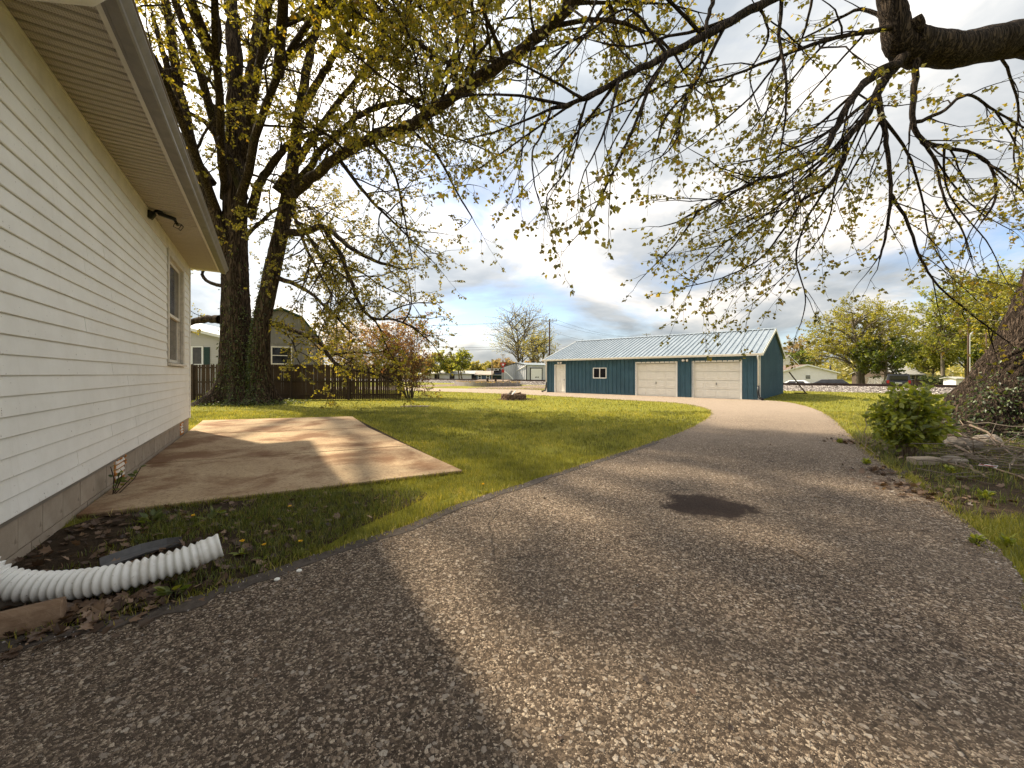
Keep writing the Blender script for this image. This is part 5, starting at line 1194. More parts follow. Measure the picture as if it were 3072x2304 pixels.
# ---------------------------------------------------------------- planter, fire pit, lid on the lawn
pl = empty('planter_bed', (0,0,0), 0, 'low grey board edged planting bed beyond the lawn', 'planter')
line = [g2(983,833.5), g2(1010,836), g2(1050,837.5), g2(1090,837.2), g2(1125,835.2)]; line[0] = G(1365,1153); line[-1] = G(1560,1158)
line = smooth_line([G(1364,1154), G(1390,1158), G(1440,1160), G(1500,1160), G(1560,1159)], 8)
pl.location = line[len(line)//2]; rp = random.Random(5)
seglen = 0
for a, b in zip(line, line[1:]):
    n = max(1, round((b-a).length/.20))
    for i in range(n):
        c = a.lerp(b, (i+.5)/n); h = .52+rp.gauss(0,.04); ang = math.atan2(b.y-a.y, b.x-a.x); m4 = Matrix.Translation(c-pl.location+Vector((0,0,h/2-.03))) @ Matrix.Rotation(ang, 4, 'Z') @ Matrix.Rotation(rp.gauss(0,.02), 4, 'Y')
        MB().boxm(m4, (b-a).length/n-.03, .05, h).build('edging_board', M['grey_board'], pl)
inner = [p+Vector((0,.05,0)) for p in line]+[G(1556,1152)+Vector((0,0,0)), G(1370,1150)]
s_ = sheet('soil_fill', inner, .42, M['soil'], .4); s_.parent = pl; s_.matrix_parent_inverse = Matrix.Translation(pl.location).inverted()
gp_, ga_, gs_ = [], [], []
for _ in range(700):
    i = rp.randrange(len(line)-1); q = line[i].lerp(line[i+1], rp.random())+Vector((0, rp.uniform(.05,2.2), .40)); gp_.append(tuple(q)); ga_.append((rp.gauss(0,.5),rp.gauss(0,.5),1)); gs_.append(rp.uniform(.06,.22))
tag(link('dry_weeds', leaves_mesh('dry_weeds', gp_, ga_, gs_, M['leaf_tan'], (DIAM, DIAM_F))), 'dry weeds growing in the board edged planting bed', 'weeds', kind='stuff')

fp = G(1541, 1199); fp = Vector((fp.x, fp.y+.35, 0)); fi = empty('fire_pit', fp, 0, 'round fire pit of brown bricks on the sunny lawn', 'fire pit')
bm_ = bevel(MB().box(-.13,.13,-.06,.06,0,.098).build('brick', M['brick'], fi), .008).data
for x_ in list(fi.children): bpy.data.objects.remove(x_)
bsrc = MB(); bsrc.add([(-.125,-.06,0),(.125,-.06,0),(.135,.06,0),(-.135,.06,0),(-.12,-.055,.1),(.12,-.055,.1),(.13,.058,.1),(-.13,.058,.1)],[(3,2,1,0),(4,5,6,7),(0,1,5,4),(1,2,6,5),(2,3,7,6),(3,0,4,7)])
bsm = bsrc.mesh('brick', M['brick'])
for r_ in range(3):
    nb = 14
    for i in range(nb):
        a = 6.283*(i+.5*(r_ % 2))/nb+rp.gauss(0,.02); rad = .66+rp.gauss(0,.012)
        o_ = bevel(link('brick', bsm, fi, (math.cos(a)*rad, math.sin(a)*rad, r_*.104), (0,0,a+math.pi/2), (1.0,1,1)), .01)
MB().tube([(0,0,-.01),(0,0,.06)], .56, 20).build('ash_bed', M['soil'], fi)
for k_, (a, b, w, mt, lab) in enumerate((((-.35,-.1,.24),(-.1,.3,.46),.13,M['log'],'split brown log leaning left in the fire pit'),((-.12,-.2,.25),(.12,.15,.47),.07,M['sign_white'],'white painted wood scrap in the fire pit'),((-.05,.1,.26),(.42,-.05,.38),.11,M['timber'],'pale split log lying right in the fire pit'))):
    tag(bevel(MB().bar(fp+Vector(a), fp+Vector(b), w, w*.8).build('firewood', mt), .02), lab, 'log', 'wood in the fire pit')
ac = G(1640, 1204); o_ = sheet('bare_patch', smooth_line([fp+Vector((math.cos(a)*rp.uniform(1.0,1.5)+.15, math.sin(a)*rp.uniform(.95,1.3), 0)) for a in [i*.628 for i in range(10)]], 4, True), .006, M['soil'], .01); tag(o_, 'bare earth ring round the fire pit', 'soil', kind='structure')
lc = G(1246, 1219); o_ = bevel(MB().box(-.62,.62,-.30,.30,-.02,.022).build('well_lid', M['log']), .01); o_.location = lc; o_.rotation_euler = (0,0,.03); tag(o_, 'flat grey lid lying in the shaded lawn', 'lid')

# ---------------------------------------------------------------- far buildings
def gable_house(name, x0, x1, d, depth, eave, peak, wall, roof, label, axis='x', cat='house', zb=None, overhang=.35):
    """axis 'x': ridge runs across the view; 'y': gable faces us. x0,x1 metres, local origin at the foot's left front"""
    zb = gz(((x0+x1)/2, d)) if zb is None else zb
    h = empty(name, (x0, d, zb), 0, label, cat); L = x1-x0; e, p = eave-zb, peak-zb
    if axis == 'x':
        MB().add([(0,0,-.3),(L,0,-.3),(L,depth,-.3),(0,depth,-.3),(0,0,e),(L,0,e),(L,depth,e),(0,depth,e),(0,depth/2,p-.06),(L,depth/2,p-.06)],[(0,1,5,4),(2,3,7,6),(1,2,6,9,5),(3,0,4,8,7)]).build('wall', wall, h, fix=True)
        s = (p-e)/(depth/2); q = overhang
        MB().add([(-q,-q,e-s*q),(L+q,-q,e-s*q),(L+q,depth/2,p),(-q,depth/2,p),(-q,depth+q,e-s*q),(L+q,depth+q,e-s*q),(-q,-q,e-s*q+.12),(L+q,-q,e-s*q+.12),(L+q,depth/2,p+.12),(-q,depth/2,p+.12),(-q,depth+q,e-s*q+.12),(L+q,depth+q,e-s*q+.12)],
                 [(0,1,2,3),(3,2,5,4),(6,9,8,7),(9,10,11,8),(0,6,7,1),(4,5,11,10),(0,3,9,6),(3,4,10,9),(1,7,8,2),(2,8,11,5)]).build('roof', roof, h)
    else:
        MB().add([(0,0,-.3),(L,0,-.3),(L,depth,-.3),(0,depth,-.3),(0,0,e),(L,0,e),(L,depth,e),(0,depth,e),(L/2,0,p-.06),(L/2,depth,p-.06)],[(0,1,5,8,4),(2,3,7,9,6),(1,2,6,5),(3,0,4,7)]).build('wall', wall, h, fix=True)
        s = (p-e)/(L/2); q = overhang
        MB().add([(-q,-q,e-s*q),(-q,depth+q,e-s*q),(L/2,depth+q,p),(L/2,-q,p),(L+q,-q,e-s*q),(L+q,depth+q,e-s*q),(-q,-q,e-s*q+.14),(-q,depth+q,e-s*q+.14),(L/2,depth+q,p+.14),(L/2,-q,p+.14),(L+q,-q,e-s*q+.14),(L+q,depth+q,e-s*q+.14)],
                 [(0,1,2,3),(3,2,5,4),(6,9,8,7),(9,10,11,8),(0,6,7,1),(4,5,11,10),(0,3,9,6),(3,4,10,9),(1,7,8,2),(2,8,11,5)]).build('roof', roof, h)
        for s_ in (0, 1):
            xa = -q-.01 if s_ == 0 else L+q+.01
            MB().add([(xa,-q-.03,e-s*q-.06),(L/2,-q-.03,p-.06),(L/2,-q-.03,p+.16),(xa,-q-.03,e-s*q+.16),(xa,-q-.003,e-s*q-.06),(L/2,-q-.003,p-.06),(L/2,-q-.003,p+.16),(xa,-q-.003,e-s*q+.16)],[(0,1,2,3),(7,6,5,4),(0,4,5,1),(1,5,6,2),(2,6,7,3),(3,7,4,0)]).build('rake_board', M['sign_white'], h)
    return h
def far_window(h, x0, x1, z0, z1, y=0.0, fr=.10, mat='sign_white', glass='dark_glass'):
    z0 -= h.location.z; z1 -= h.location.z
    f = MB().box(x0-fr,x0,y-.06,y+.02,z0-fr,z1+fr).box(x1,x1+fr,y-.06,y+.02,z0-fr,z1+fr).box(x0+.001,x1-.001,y-.058,y+.02,z1,z1+fr-.002).box(x0+.001,x1-.001,y-.058,y+.02,z0-fr+.002,z0).box(x0+.002,x1-.002,y-.05,y+.02,(z0+z1)/2-.03,(z0+z1)/2+.03)
    w = f.build('window', M[mat], h)
    MB().box(x0+.001,x1-.001,y-.03,y+.02,z0+.001,(z0+z1)/2-.031).build('pane', M[glass], w); MB().box(x0+.001,x1-.001,y-.028,y+.02,(z0+z1)/2+.031,z1-.001).build('pane', M[glass], w)
def lap(h, x0, x1, z0, z1, mat, y=0.0, step=.22):
    z = z0
    while z < z1(x0) or z < z1((x0+x1)/2):
        a, b = x0, x1
        while a < b and z+step > z1(a)-.05: a += .12
        while b > a and z+step > z1(b)-.05: b -= .12
        if b-a > .4: MB().add([(a,y-.03,z),(b,y-.03,z),(b,y-.004,z+step-.004),(a,y-.004,z+step-.004),(a,y-.002,z),(b,y-.002,z)],[(0,1,2,3),(0,4,5,1)]).build('siding_board', mat, h, fix=False)
        z += step
X = lambda px, d: (px-CXP)/FPX*d
Zy = lambda py, d: EYE-(py-HYP)/FPX*d
# white house beyond the track, gable towards us
d = 72; x0, x1 = X(2334,d), X(2481,d)
wh = gable_house('far_house', x0, x1, d, 12, Zy(1118,d), Zy(1096,d), M['white_house'], M['brown_roof'], 'white gabled house with brown roof beyond the railway right of the garage', 'y')
wh.rotation_euler = (0,0,-.30)
L = x1-x0; ee, pp = Zy(1118,d)-wh.location.z, Zy(1096,d)-wh.location.z
lap(wh, .02, L-.02, .3, lambda x: ee+(pp-ee)*(1-abs(x-L/2)/(L/2))-.1, M['white_house'])
far_window(wh, X(2404,d)-x0, X(2416,d)-x0, Zy(1136,d), Zy(1126,d))
MB().tube([(L+.25,3.0,1.2),(L+.25,3.0,1.9),(L+.25,3.0,2.9),(L+.25,3.0,4.0)], .16, 8).build('flue_pipe', M['black'], wh, True)
d = 92; x0, x1 = X(2325,d), X(2402,d)
dh = gable_house('far_house', x0, x1, d, 9, Zy(1103,d), Zy(1066,d), M['white_house'], M['black_roof'], 'dark roofed house with a brick chimney behind the white gabled house', 'y')
MB().box((x1-x0)*.80,(x1-x0)*.80+.9,3.2,4.1,Zy(1095,d)-dh.location.z,Zy(1062,d)-dh.location.z).build('chimney', M['brick'], dh)
# grey roofed house on the right
d = 80; x0, x1 = X(2688,d), X(2800,d)
gh = gable_house('far_house', x0, x1, d, 8.5, Zy(1122,d), Zy(1091,d), M['brown_wall'], M['grey_roof'], 'low grey roofed house with porch and satellite dish behind the suv', 'x')
gh.rotation_euler = (0,0,.22)
lap(gh, 0, 0, 0, lambda x: 0, M['white_house'])
Lg = x1-x0
MB().add([(Lg+.006,0,-.3),(Lg+.006,8.5,-.3),(Lg+.006,8.5,Zy(1122,d)-gh.location.z),(Lg+.006,4.25,Zy(1091,d)-gh.location.z-.1),(Lg+.006,0,Zy(1122,d)-gh.location.z),(Lg-.1,0,-.3),(Lg-.1,8.5,-.3),(Lg-.1,8.5,Zy(1122,d)-gh.location.z),(Lg-.1,4.25,Zy(1091,d)-gh.location.z-.1),(Lg-.1,0,Zy(1122,d)-gh.location.z)],[(0,1,2,3,4),(9,8,7,6,5),(0,4,9,5)]).build('gable_wall', M['white_house'], gh)
far_window(gh, Lg*.48, Lg*.48+1.5, Zy(1137,d), Zy(1126,d), 0, .18)
for q in (2.2, 5.4):
    f = MB().box(Lg-.02,Lg+.05,q,q+.9,1.1,2.3).build('window', M['sign_white'], gh); MB().box(Lg+.051,Lg+.06,q+.1,q+.8,1.2,2.2).build('pane', M['dark_glass'], f)
for q in (.1,.33,.62,.97): MB().box(Lg*q-.07,Lg*q+.07,-1.7,-1.56,-.3,2.0).build('porch_post', M['stick'], gh)
for q in range(24): MB().box(Lg*.1+q*Lg*.87/24,Lg*.1+q*Lg*.87/24+.06,-1.66,-1.6,.1,.85).build('baluster', M['stick'], gh)
MB().box(Lg*.1,Lg*.97,-1.68,-1.58,.85,.95).build('porch_rail', M['stick'], gh); MB().box(-.2,Lg+.2,-1.9,.0,2.05,2.17).build('porch_roof', M['grey_roof'], gh)
dish = MB(); dish.tube([(0,0,0),(0,-.08,.0),(0,-.12,0)], [.02,.25,.45], 16); dobj = dish.build('satellite_dish', M['sign_white'], gh, True); dobj.location = (Lg*.88, .9, 3.4); dobj.rotation_euler = (-.4,0,.2)
# grey shed beyond the track
d = 74; xa, xb, xc, xe = X(1506,d), X(1548,d), X(1578,d), X(1700,d)
sdz = gz((xb, d)); sd_ = empty('grey_shed', (xa, d, sdz), 0, 'grey ribbed metal shed with a white roller door beyond the railway', 'shed')
def ribbed(name, P0, P1, ztop0, ztop1, parent, mat, n=9):
    P0, P1 = Vector(P0), Vector(P1)
    for i in range(n):
        a, b = P0.lerp(P1, i/n), P0.lerp(P1, (i+1)/n); za, zb_ = ztop0+(ztop1-ztop0)*i/n, ztop0+(ztop1-ztop0)*(i+1)/n; c = a.lerp(b, .85)
        nn = Vector(((b-a).y, -(b-a).x, 0)).normalized()*.06; zc = za+(zb_-za)*.85
        vs = [a, c, c+nn, b+nn, b]; zt = [za, zc, zc, zb_, zb_]; bk = -nn.normalized()*.04
        MB().add([(v.x,v.y,-.3) for v in vs]+[(v.x,v.y,z) for v, z in zip(vs, zt)]+[(a+bk).to_tuple()[:2]+(-.3,),(b+bk).to_tuple()[:2]+(-.3,),(a+bk).to_tuple()[:2]+(za,),(b+bk).to_tuple()[:2]+(zb_,)],
                 [(0,1,6,5),(1,2,7,6),(2,3,8,7),(3,4,9,8),(10,12,13,11)]).build(name, mat, parent)
zp, zl, zr_ = Zy(1088.6,d)-sdz, Zy(1104,d)-sdz, Zy(1096,d)-sdz
B_, C_, E_ = Vector((xb-xa,1.2,0)), Vector((xc-xa,-1.6,0)), Vector((xe-xa,1.0,0))
Aq = Vector((0,-.9,0)); ribbed('wall_panel', Aq, B_, zl, zp, sd_, M['shed_grey'], 6); ribbed('wall_panel', B_, C_, zp, zr_, sd_, M['shed_grey'], 5); ribbed('wall_panel', C_, E_, zr_, zr_-.1, sd_, M['shed_grey'], 12)
MB().add([(B_.x,B_.y,zp),(C_.x,C_.y-.2,zr_),(E_.x,E_.y-.2,zr_-.1),(E_.x+1,E_.y+6,zp),(B_.x+.2,B_.y,zp+.10),(C_.x,C_.y-.2,zr_+.10),(E_.x,E_.y-.2,zr_),(E_.x+1,E_.y+6,zp+.1)],[(3,2,1,0),(4,5,6,7),(0,1,5,4),(1,2,6,5),(2,3,7,6),(3,0,4,7)]).build('roof', M['roofmetal'], sd_)
MB().bar((Aq.x-.3,Aq.y-.1,zl-.02),(B_.x,B_.y-.08,zp+.05),.10,.14).build('rake_trim', M['black'], sd_); MB().bar((B_.x,B_.y-.1,zp+.05),(C_.x,C_.y-.12,zr_+.02),.10,.14).build('rake_trim', M['black'], sd_)
MB().bar((C_.x,C_.y-.1,-.3),(C_.x,C_.y-.1,zr_),.16,.16).build('corner_trim', M['black'], sd_)
MB().tube([(C_.x-.05,C_.y-.2,zr_-.05),(B_.x+.1,B_.y-.25,zl-.55)], .07, 6).build('drain_pipe', M['sign_white'], sd_); MB().tube(smooth_line([Vector((.2,-1.0,zl-.5)),Vector((1.1,-1.2,1.8)),Vector((2.0,-1.4,.9)),Vector((2.4,-1.5,.2))],4), .07, 6).build('hose', M['sign_white'], sd_, True)
ed = (E_-C_).normalized(); nn = Vector((ed.y,-ed.x,0)); ang = math.atan2(ed.y, ed.x)
P_ = lambda s, o, z: tuple(C_+ed*s+nn*o+Vector((0,0,z)))
s0, s1 = (X(1592,d)-xc), (X(1626,d)-xc); zt = Zy(1106,d)-sdz
def shed_slab(name, a, b, z0, z1, o0, o1, mat, parent): return MB().add([P_(a,o1,z0),P_(b,o1,z0),P_(b,o1,z1),P_(a,o1,z1),P_(a,o0,z0),P_(b,o0,z0),P_(b,o0,z1),P_(a,o0,z1)],[(0,1,2,3),(7,6,5,4),(0,4,5,1),(1,5,6,2),(2,6,7,3),(3,7,4,0)]).build(name, mat, parent)
fr_ = shed_slab('door_frame', s0-.16, s1+.16, -.2, zt+.16, .03, .10, M['black'], sd_)
dd_ = shed_slab('roller_door', s0, s1, -.2, zt, .05, .14, M['sign_white'], sd_)
for q, w_, h_ in ((.46,.25,.22),(.66,.22,.22)): shed_slab('door_pane', s0+(s1-s0)*q-.12, s0+(s1-s0)*q+w_-.12, 1.05, 1.05+h_, .14, .15, M['dark_glass'], dd_)
# low buildings left of the shed
d = 88; bh_ = gable_house('far_house', X(1428,d), X(1474,d), d, 7, Zy(1124.5,d), Zy(1114,d), M['navy'], M['tan_roof'], 'navy blue house with tan roof left of the grey shed', 'x'); Lq = X(1474,d)-X(1428,d)
for q in (.16,.70): far_window(bh_, Lq*q, Lq*q+.55, Zy(1139,d), Zy(1127,d), 0, .12)
d = 100; b2 = gable_house('far_house', X(1462,d), X(1512,d), d, 7, Zy(1118,d), Zy(1106,d), M['navy'], M['black_roof'], 'dark roofed house with a dormer behind the crossing sign', 'x'); Lq = X(1512,d)-X(1462,d)
dm = MB().box(.6,2.9,-.2,3,Zy(1112,d)-b2.location.z,Zy(1107,d)-b2.location.z).build('dormer', M['sign_white'], b2); MB().box(.3,3.2,-.6,3.4,Zy(1107,d)-b2.location.z,Zy(1105,d)-b2.location.z).build('dormer_roof', M['grey_roof'], dm)
for q in (.85,1.9): MB().box(q,q+.75,-.23,-.2,Zy(1111.2,d)-b2.location.z,Zy(1107.8,d)-b2.location.z).build('dormer_pane', M['dark_glass'], dm)
MB().box(.2,Lq,-2.6,-.05,Zy(1126,d)-b2.location.z,Zy(1124,d)-b2.location.z).build('porch_roof', M['grey_roof'], b2)
d = 96; b3 = gable_house('far_building', X(1258,d), X(1440,d), d, 10, Zy(1122,d), Zy(1113,d), M['white_house'], M['grey_roof'], 'long low white building behind the upright trees', 'x', 'building'); Lq = X(1440,d)-X(1258,d)
for q in (.25,.5,.86): MB().box(Lq*q,Lq*q+1.2,-.06,.0,.3,2.0).build('window', M['dark_glass'], b3)
o_ = gable_house('garden_shed', X(2868,68), X(2890,68), 68, 2, Zy(1136,68), Zy(1132,68), M['white_house'], M['grey_roof'], 'small white hut right of the grey roofed house', 'x', 'shed')

# ---------------------------------------------------------------- vehicles beyond the track
def wheel(parent, x, y, r, w, side):
    m = MB(); m.tube([(x, y-w/2*side, r),(x, y+w/2*side, r)], r, 18); t = m.build('wheel', M['tyre'], parent)
    MB().tube([(x, y+w/2*side, r),(x, y+(w/2+.015)*side, r)], r*.6, 14).build('rim', M['galv'], t)
def car(name, loc, rz, label, paint, prof, L, W, glassx, cab, wr=.36):
    """prof: side profile (x, z) of the lower body; cab: roof profile; built about x = length"""
    c = empty(name, loc, rz, label, 'car')
    b = MB(); n = len(prof); hw_ = W/2
    vs = []
    for yy, k_ in ((-hw_, 1), (-hw_*.96, 0), (hw_*.96, 0), (hw_, 1)):
        pass
    b.prism(prof, 1, -hw_, hw_); o1 = bevel(b.build('body', paint, c), .06, 3)
    t = MB(); ti = .16
    q0 = cab[0]; m_ = len(cab)
    zb_ = min(z for _, z in cab); zt_ = max(z for _, z in cab)
    def yw(z): return hw_*.97-(z-zb_)/(zt_-zb_)*ti
    vs = [(x, -yw(z), z) for x, z in cab]+[(x, yw(z), z) for x, z in cab]
    t.add(vs, [tuple(range(m_)), tuple(range(m_, 2*m_))[::-1]]+[(i, m_+i, m_+(i+1)%m_, (i+1)%m_) for i in range(m_)]); bevel(t.build('cabin', paint, c), .05, 3)
    for s in (-1, 1):
        for (a0, a1) in glassx:
            zlo, zhi = zb_+.06, zt_-.09
            def lim(x, z): return x
            g_ = MB(); yo = .012
            g_.add([(a0[0], s*(yw(zlo)+yo), zlo),(a1[0], s*(yw(zlo)+yo), zlo),(a1[1], s*(yw(zhi)+yo), zhi),(a0[1], s*(yw(zhi)+yo), zhi),(a0[0], s*(yw(zlo)-.02), zlo),(a1[0], s*(yw(zlo)-.02), zlo),(a1[1], s*(yw(zhi)-.02), zhi),(a0[1], s*(yw(zhi)-.02), zhi)],[(0,1,2,3),(7,6,5,4),(0,4,5,1),(1,5,6,2),(2,6,7,3),(3,7,4,0)])
            g_.build('side_window', M['dark_glass'], c)
    for x in (L*.19, L*.80):
        for s in (-1, 1): wheel(c, x, s*(hw_-.08), wr, .22, s)
    return c
# black suv seen from behind
d = 40.5; sx_ = X(2696, d)
suv = car('parked_suv', (sx_, d, gz((sx_, d))+.0), R(50), 'black suv parked beyond the railway seen from behind', M['car_black'], [(0,.42),(4.7,.42),(4.75,.75),(4.6,.95),(3.4,1.06),(.05,1.10),(0,.8)], 4.75, 1.98,
          [((.35,.50),(1.35,1.35)),((1.42,1.42),(2.4,2.3)),((2.47,2.37),(3.35,2.75))], [(.06,1.09),(3.55,1.06),(2.75,1.72),(.35,1.80)], .39)
MB().box(-.012,.02,-.68,.68,1.20,1.62).build('rear_window', M['dark_glass'], suv); MB().box(-.06,.02,-.93,.93,.45,.66).build('bumper', M['black'], suv)
for s in (-1,1): MB().box(-.02,.05,s*.80-.10,s*.80+.10,.82,1.14).build('tail_light', M['lamp_red'], suv)
MB().box(-.02,.01,-.26,.26,.78,.92).build('number_plate', M['galv'], suv)
for s in (-1,1): MB().bar((.6,s*.66,1.84),(2.6,s*.66,1.80),.05,.05).build('roof_rail', M['black'], suv)
d = 44; sx_ = X(2550, d)
pk_ = car('parked_pickup', (sx_, d, gz((sx_, d))-.12), R(139), 'low black hatchback parked beside the white house across the tracks', M['car_black'], [(0,.35),(4.4,.35),(4.45,.6),(4.35,.78),(3.2,.92),(.1,.95),(0,.7)], 4.45, 1.8,
          [((.4,.65),(1.5,1.5)),((1.57,1.57),(2.7,2.35))], [(.1,.94),(3.3,.91),(2.5,1.34),(.7,1.38)], .33)
pk_.name = 'parked_hatchback'
d = 46; sx_ = X(2452, d)
car('parked_sedan', (sx_, d, gz((sx_, d))-.28), R(137), 'white sedan parked in front of the white gabled house', M['car_white'], [(0,.35),(4.4,.35),(4.45,.6),(4.3,.80),(3.3,.92),(.9,.95),(.05,.9),(0,.7)], 4.45, 1.8,
    [((1.0,1.25),(1.9,1.9)),((1.97,1.97),(3.0,2.6))], [(.55,.94),(3.4,.91),(2.65,1.36),(1.2,1.38)], .33)
# wire mesh yard fence beyond the track
d = 52; cf = empty('mesh_fence', (X(2590,d), d, gz((X(2590,d), d))), 0, 'grey wire mesh yard fence under the golden tree', 'fence'); Lc = X(2660,d)-X(2590,d)
for i in range(5): MB().tube([(Lc*i/4,0,-.2),(Lc*i/4,0,1.9)], .035, 6).build('post', M['galv'], cf)
MB().bar((0,0,1.85),(Lc,0,1.85),.04,.04).build('top_rail', M['galv'], cf)
nt_ = MB()
for i in range(46):
    q = Lc*i/46; nt_.bar((q,0,.02),(min(Lc,q+.9),0,1.83),.008,.008); nt_.bar((q,.012,1.83),(min(Lc,q+.9),.012,.02),.008,.008)
tag(nt_.build('wire_mesh', M['galv'], cf), kind='stuff')
# low round shrub by the porch
T = Tree(330); q = Vector((X(2802,74), 74, gz((X(2802,74),74)))); s_ = empty('round_shrub', q, 0, 'low round dark shrub in front of the grey roofed house', 'shrub'); 
oo = dict(FAR, len=[(1,2),(.5,1),(.3,.5)], dens=[3,4,0], leaf=.22, rmin=.02)
for k_ in range(12):
    a = k_*.52; T.limb([q, q+Vector((math.cos(a)*.8, math.sin(a)*.8, .6)), q+Vector((math.cos(a)*1.5, math.sin(a)*1.5, 1.2))], .05, .02, oo, sides=5)
T.finish(s_, M['far_bark'], M['leaf_dark'], (DIAM, DIAM_F), 'stems', 'foliage')
# ---------------------------------------------------------------- soil strip by the house and the verge under the near maple
strip = smooth_line([hw(.0, 1.2), hw(.0, 5.3), G(700,1506), G(1000,1478), G(1280,1480), G(1060,1590), G(880,1690), G(720,1790), G(420,1930), G(0,2010), Vector((-2.2,1.2,0))], 4, True)
tag(sheet('soil_strip', strip, .004, M['soil'], .02, .02), 'dark leafy soil strip between the house and the driveway', 'soil', kind='structure')
verge = smooth_line([G(2480,1310), G(2600,1300), G(2760,1290), Vector((11.0,10.3,0)), Vector((15,10,0)), Vector((13,6,0)), Vector((8.6,4.9,0)), G(2960,1560), G(2760,1440), G(2620,1380)], 4, True)
tag(sheet('verge_soil', verge, .004, M['soil'], .02, .03), 'bare leafy earth at the foot of the leaning near trunk', 'soil', kind='structure')

# ---------------------------------------------------------------- grass blades
def inside(P, poly):
    x, y = P[:, 0], P[:, 1]; c = np.zeros(len(P), bool); Q = [(p.x, p.y) for p in poly]; n = len(Q)
    for i in range(n):
        (x1, y1), (x2, y2) = Q[i], Q[i-1]
        if y1 == y2: continue
        c ^= ((y1 > y) != (y2 > y)) & (x < (x2-x1)*(y-y1)/(y2-y1)+x1)
    return c
house_poly = [hw(.0,-6), hw(.0,12.7), hw(-9,12.7), hw(-9,-6)]
gar_poly = [GF[0]+EV*.0, GF[1], GF[1]+EV*9.8, GF[0]+EV*9.8]
fire_c = np.array((fp.x, fp.y))
def fade(P): # patchiness, -1..1
    return np.array([mnoise.noise((a*.8, b*.8, 2)) for a, b in P[:, :2]])
def scatter(n, dmin, dmax, keep=None):
    """random ground points with image columns in view between two distances, evenly spread over the ground"""
    d = np.sqrt(RNG.uniform(dmin**2, dmax**2, n)); t = RNG.uniform(-1.36, 1.36, n); P = np.stack([t*d, d], 1)
    bad = inside(P, drive_poly) | inside(P, patio_poly) | inside(P, house_poly) | inside(P, gar_poly) | inside(P, road)
    bad |= (P[:, 0]*EV.x+P[:, 1]*EV.y) > TRACK_E-2.9
    bad |= np.hypot(*(P-fire_c).T) < .75
    P = P[~bad]
    return P if keep is None else P[keep(P)]
def blades(name, P, h, w, mat, label, lean=.55, tint=None):
    n = len(P); a = RNG.uniform(0, 6.283, n); ca, sa = np.cos(a), np.sin(a); b = RNG.uniform(0, 6.283, n); L = RNG.uniform(.1, 1, n)*lean
    hh = h*RNG.uniform(.5, 1.35, n); ww = w*RNG.uniform(.7, 1.3, n)
    lx, ly = np.cos(b)*L*hh, np.sin(b)*L*hh
    z0 = np.zeros(n)
    v0 = np.stack([P[:,0]-ca*ww/2, P[:,1]-sa*ww/2, z0], 1); v1 = np.stack([P[:,0]+ca*ww/2, P[:,1]+sa*ww/2, z0], 1)
    v2 = np.stack([P[:,0]+ca*ww*.4+lx*.4, P[:,1]+sa*ww*.4+ly*.4, hh*.62], 1); v3 = np.stack([P[:,0]-ca*ww*.4+lx*.4, P[:,1]-sa*ww*.4+ly*.4, hh*.62], 1)
    v4 = np.stack([P[:,0]+lx, P[:,1]+ly, hh*np.sqrt(np.maximum(.15, 1-.6*L*L))], 1)
    V = np.stack([v0,v1,v2,v3,v4], 1).reshape(-1, 3); F = (np.array([(0,1,2),(0,2,3),(3,2,4)])[None]+(np.arange(n)*5)[:,None,None]).reshape(-1, 3)
    t = RNG.random(n) if tint is None else tint
    return tag(link(name, np_mesh(name, V, F, mat, False, np.repeat(t, 5))), label, 'grass', kind='stuff')
def tn(P, base=.35, amp=.5): # tint by patches
    return np.clip(base+amp*fade(P)+.40*fade(P*4.5+3)+RNG.normal(0, .17, len(P)), 0, 1)
in_strip = lambda P: inside(P, strip); in_verge = lambda P: inside(P, verge)
# lawn, thinning with distance
def clump(P, k, s): # every seed point becomes a small clump
    Q = np.repeat(P, k, 0); return Q+RNG.normal(0, s, Q.shape)
def ok(P): return P[~(inside(P, drive_poly) | inside(P, patio_poly) | inside(P, house_poly) | inside(P, gar_poly))]
parts = []
P = scatter(30000, 2.0, 7.0, lambda P: ~in_strip(P) & ~in_verge(P)); P = ok(clump(P, 5, .03)); blades('lawn_grass', P, .060, .0045, M['grass'], 'short grass at the near edge of the lawn and verge', .7, tn(P))
P = scatter(42000, 7.0, 15.0, lambda P: ~in_verge(P)); P = P[fade(P*2.6+5) > -.42]; P = ok(clump(P, 3, .05)); blades('lawn_grass', P, .066, .011, M['grass'], 'short sunlit lawn grass around the patio and driveway bend', .7, tn(P))
P = scatter(60000, 15.0, 40.0); P = ok(clump(P, 2, .09)); blades('lawn_grass', P, .07, .02, M['grass'], 'short grass of the far lawn up to the railway', .7, tn(P, .42, .35))
# shaded patchy grass in the strip and verge
P = scatter(34000, 1.4, 5.5, in_strip); f = fade(P*2.2); xx_ = (P[:,0]-HO.x)*HN.x+(P[:,1]-HO.y)*HN.y
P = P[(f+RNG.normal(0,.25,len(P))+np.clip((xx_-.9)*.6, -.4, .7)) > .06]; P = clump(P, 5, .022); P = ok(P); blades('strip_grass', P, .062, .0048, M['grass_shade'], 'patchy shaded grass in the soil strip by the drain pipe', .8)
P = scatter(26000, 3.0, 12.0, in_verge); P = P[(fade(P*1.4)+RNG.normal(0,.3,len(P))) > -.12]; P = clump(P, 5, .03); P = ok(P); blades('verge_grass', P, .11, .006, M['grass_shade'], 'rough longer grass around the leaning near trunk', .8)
P = scatter(16000, 2.0, 7.5, lambda P: (P[:,0] > 3.0) & ~in_verge(P)); P = clump(P, 4, .03); P = ok(P); blades('verge_grass', P, .11, .006, M['grass'], 'rough grass along the right edge of the driveway', .85, tn(P, .3, .3))
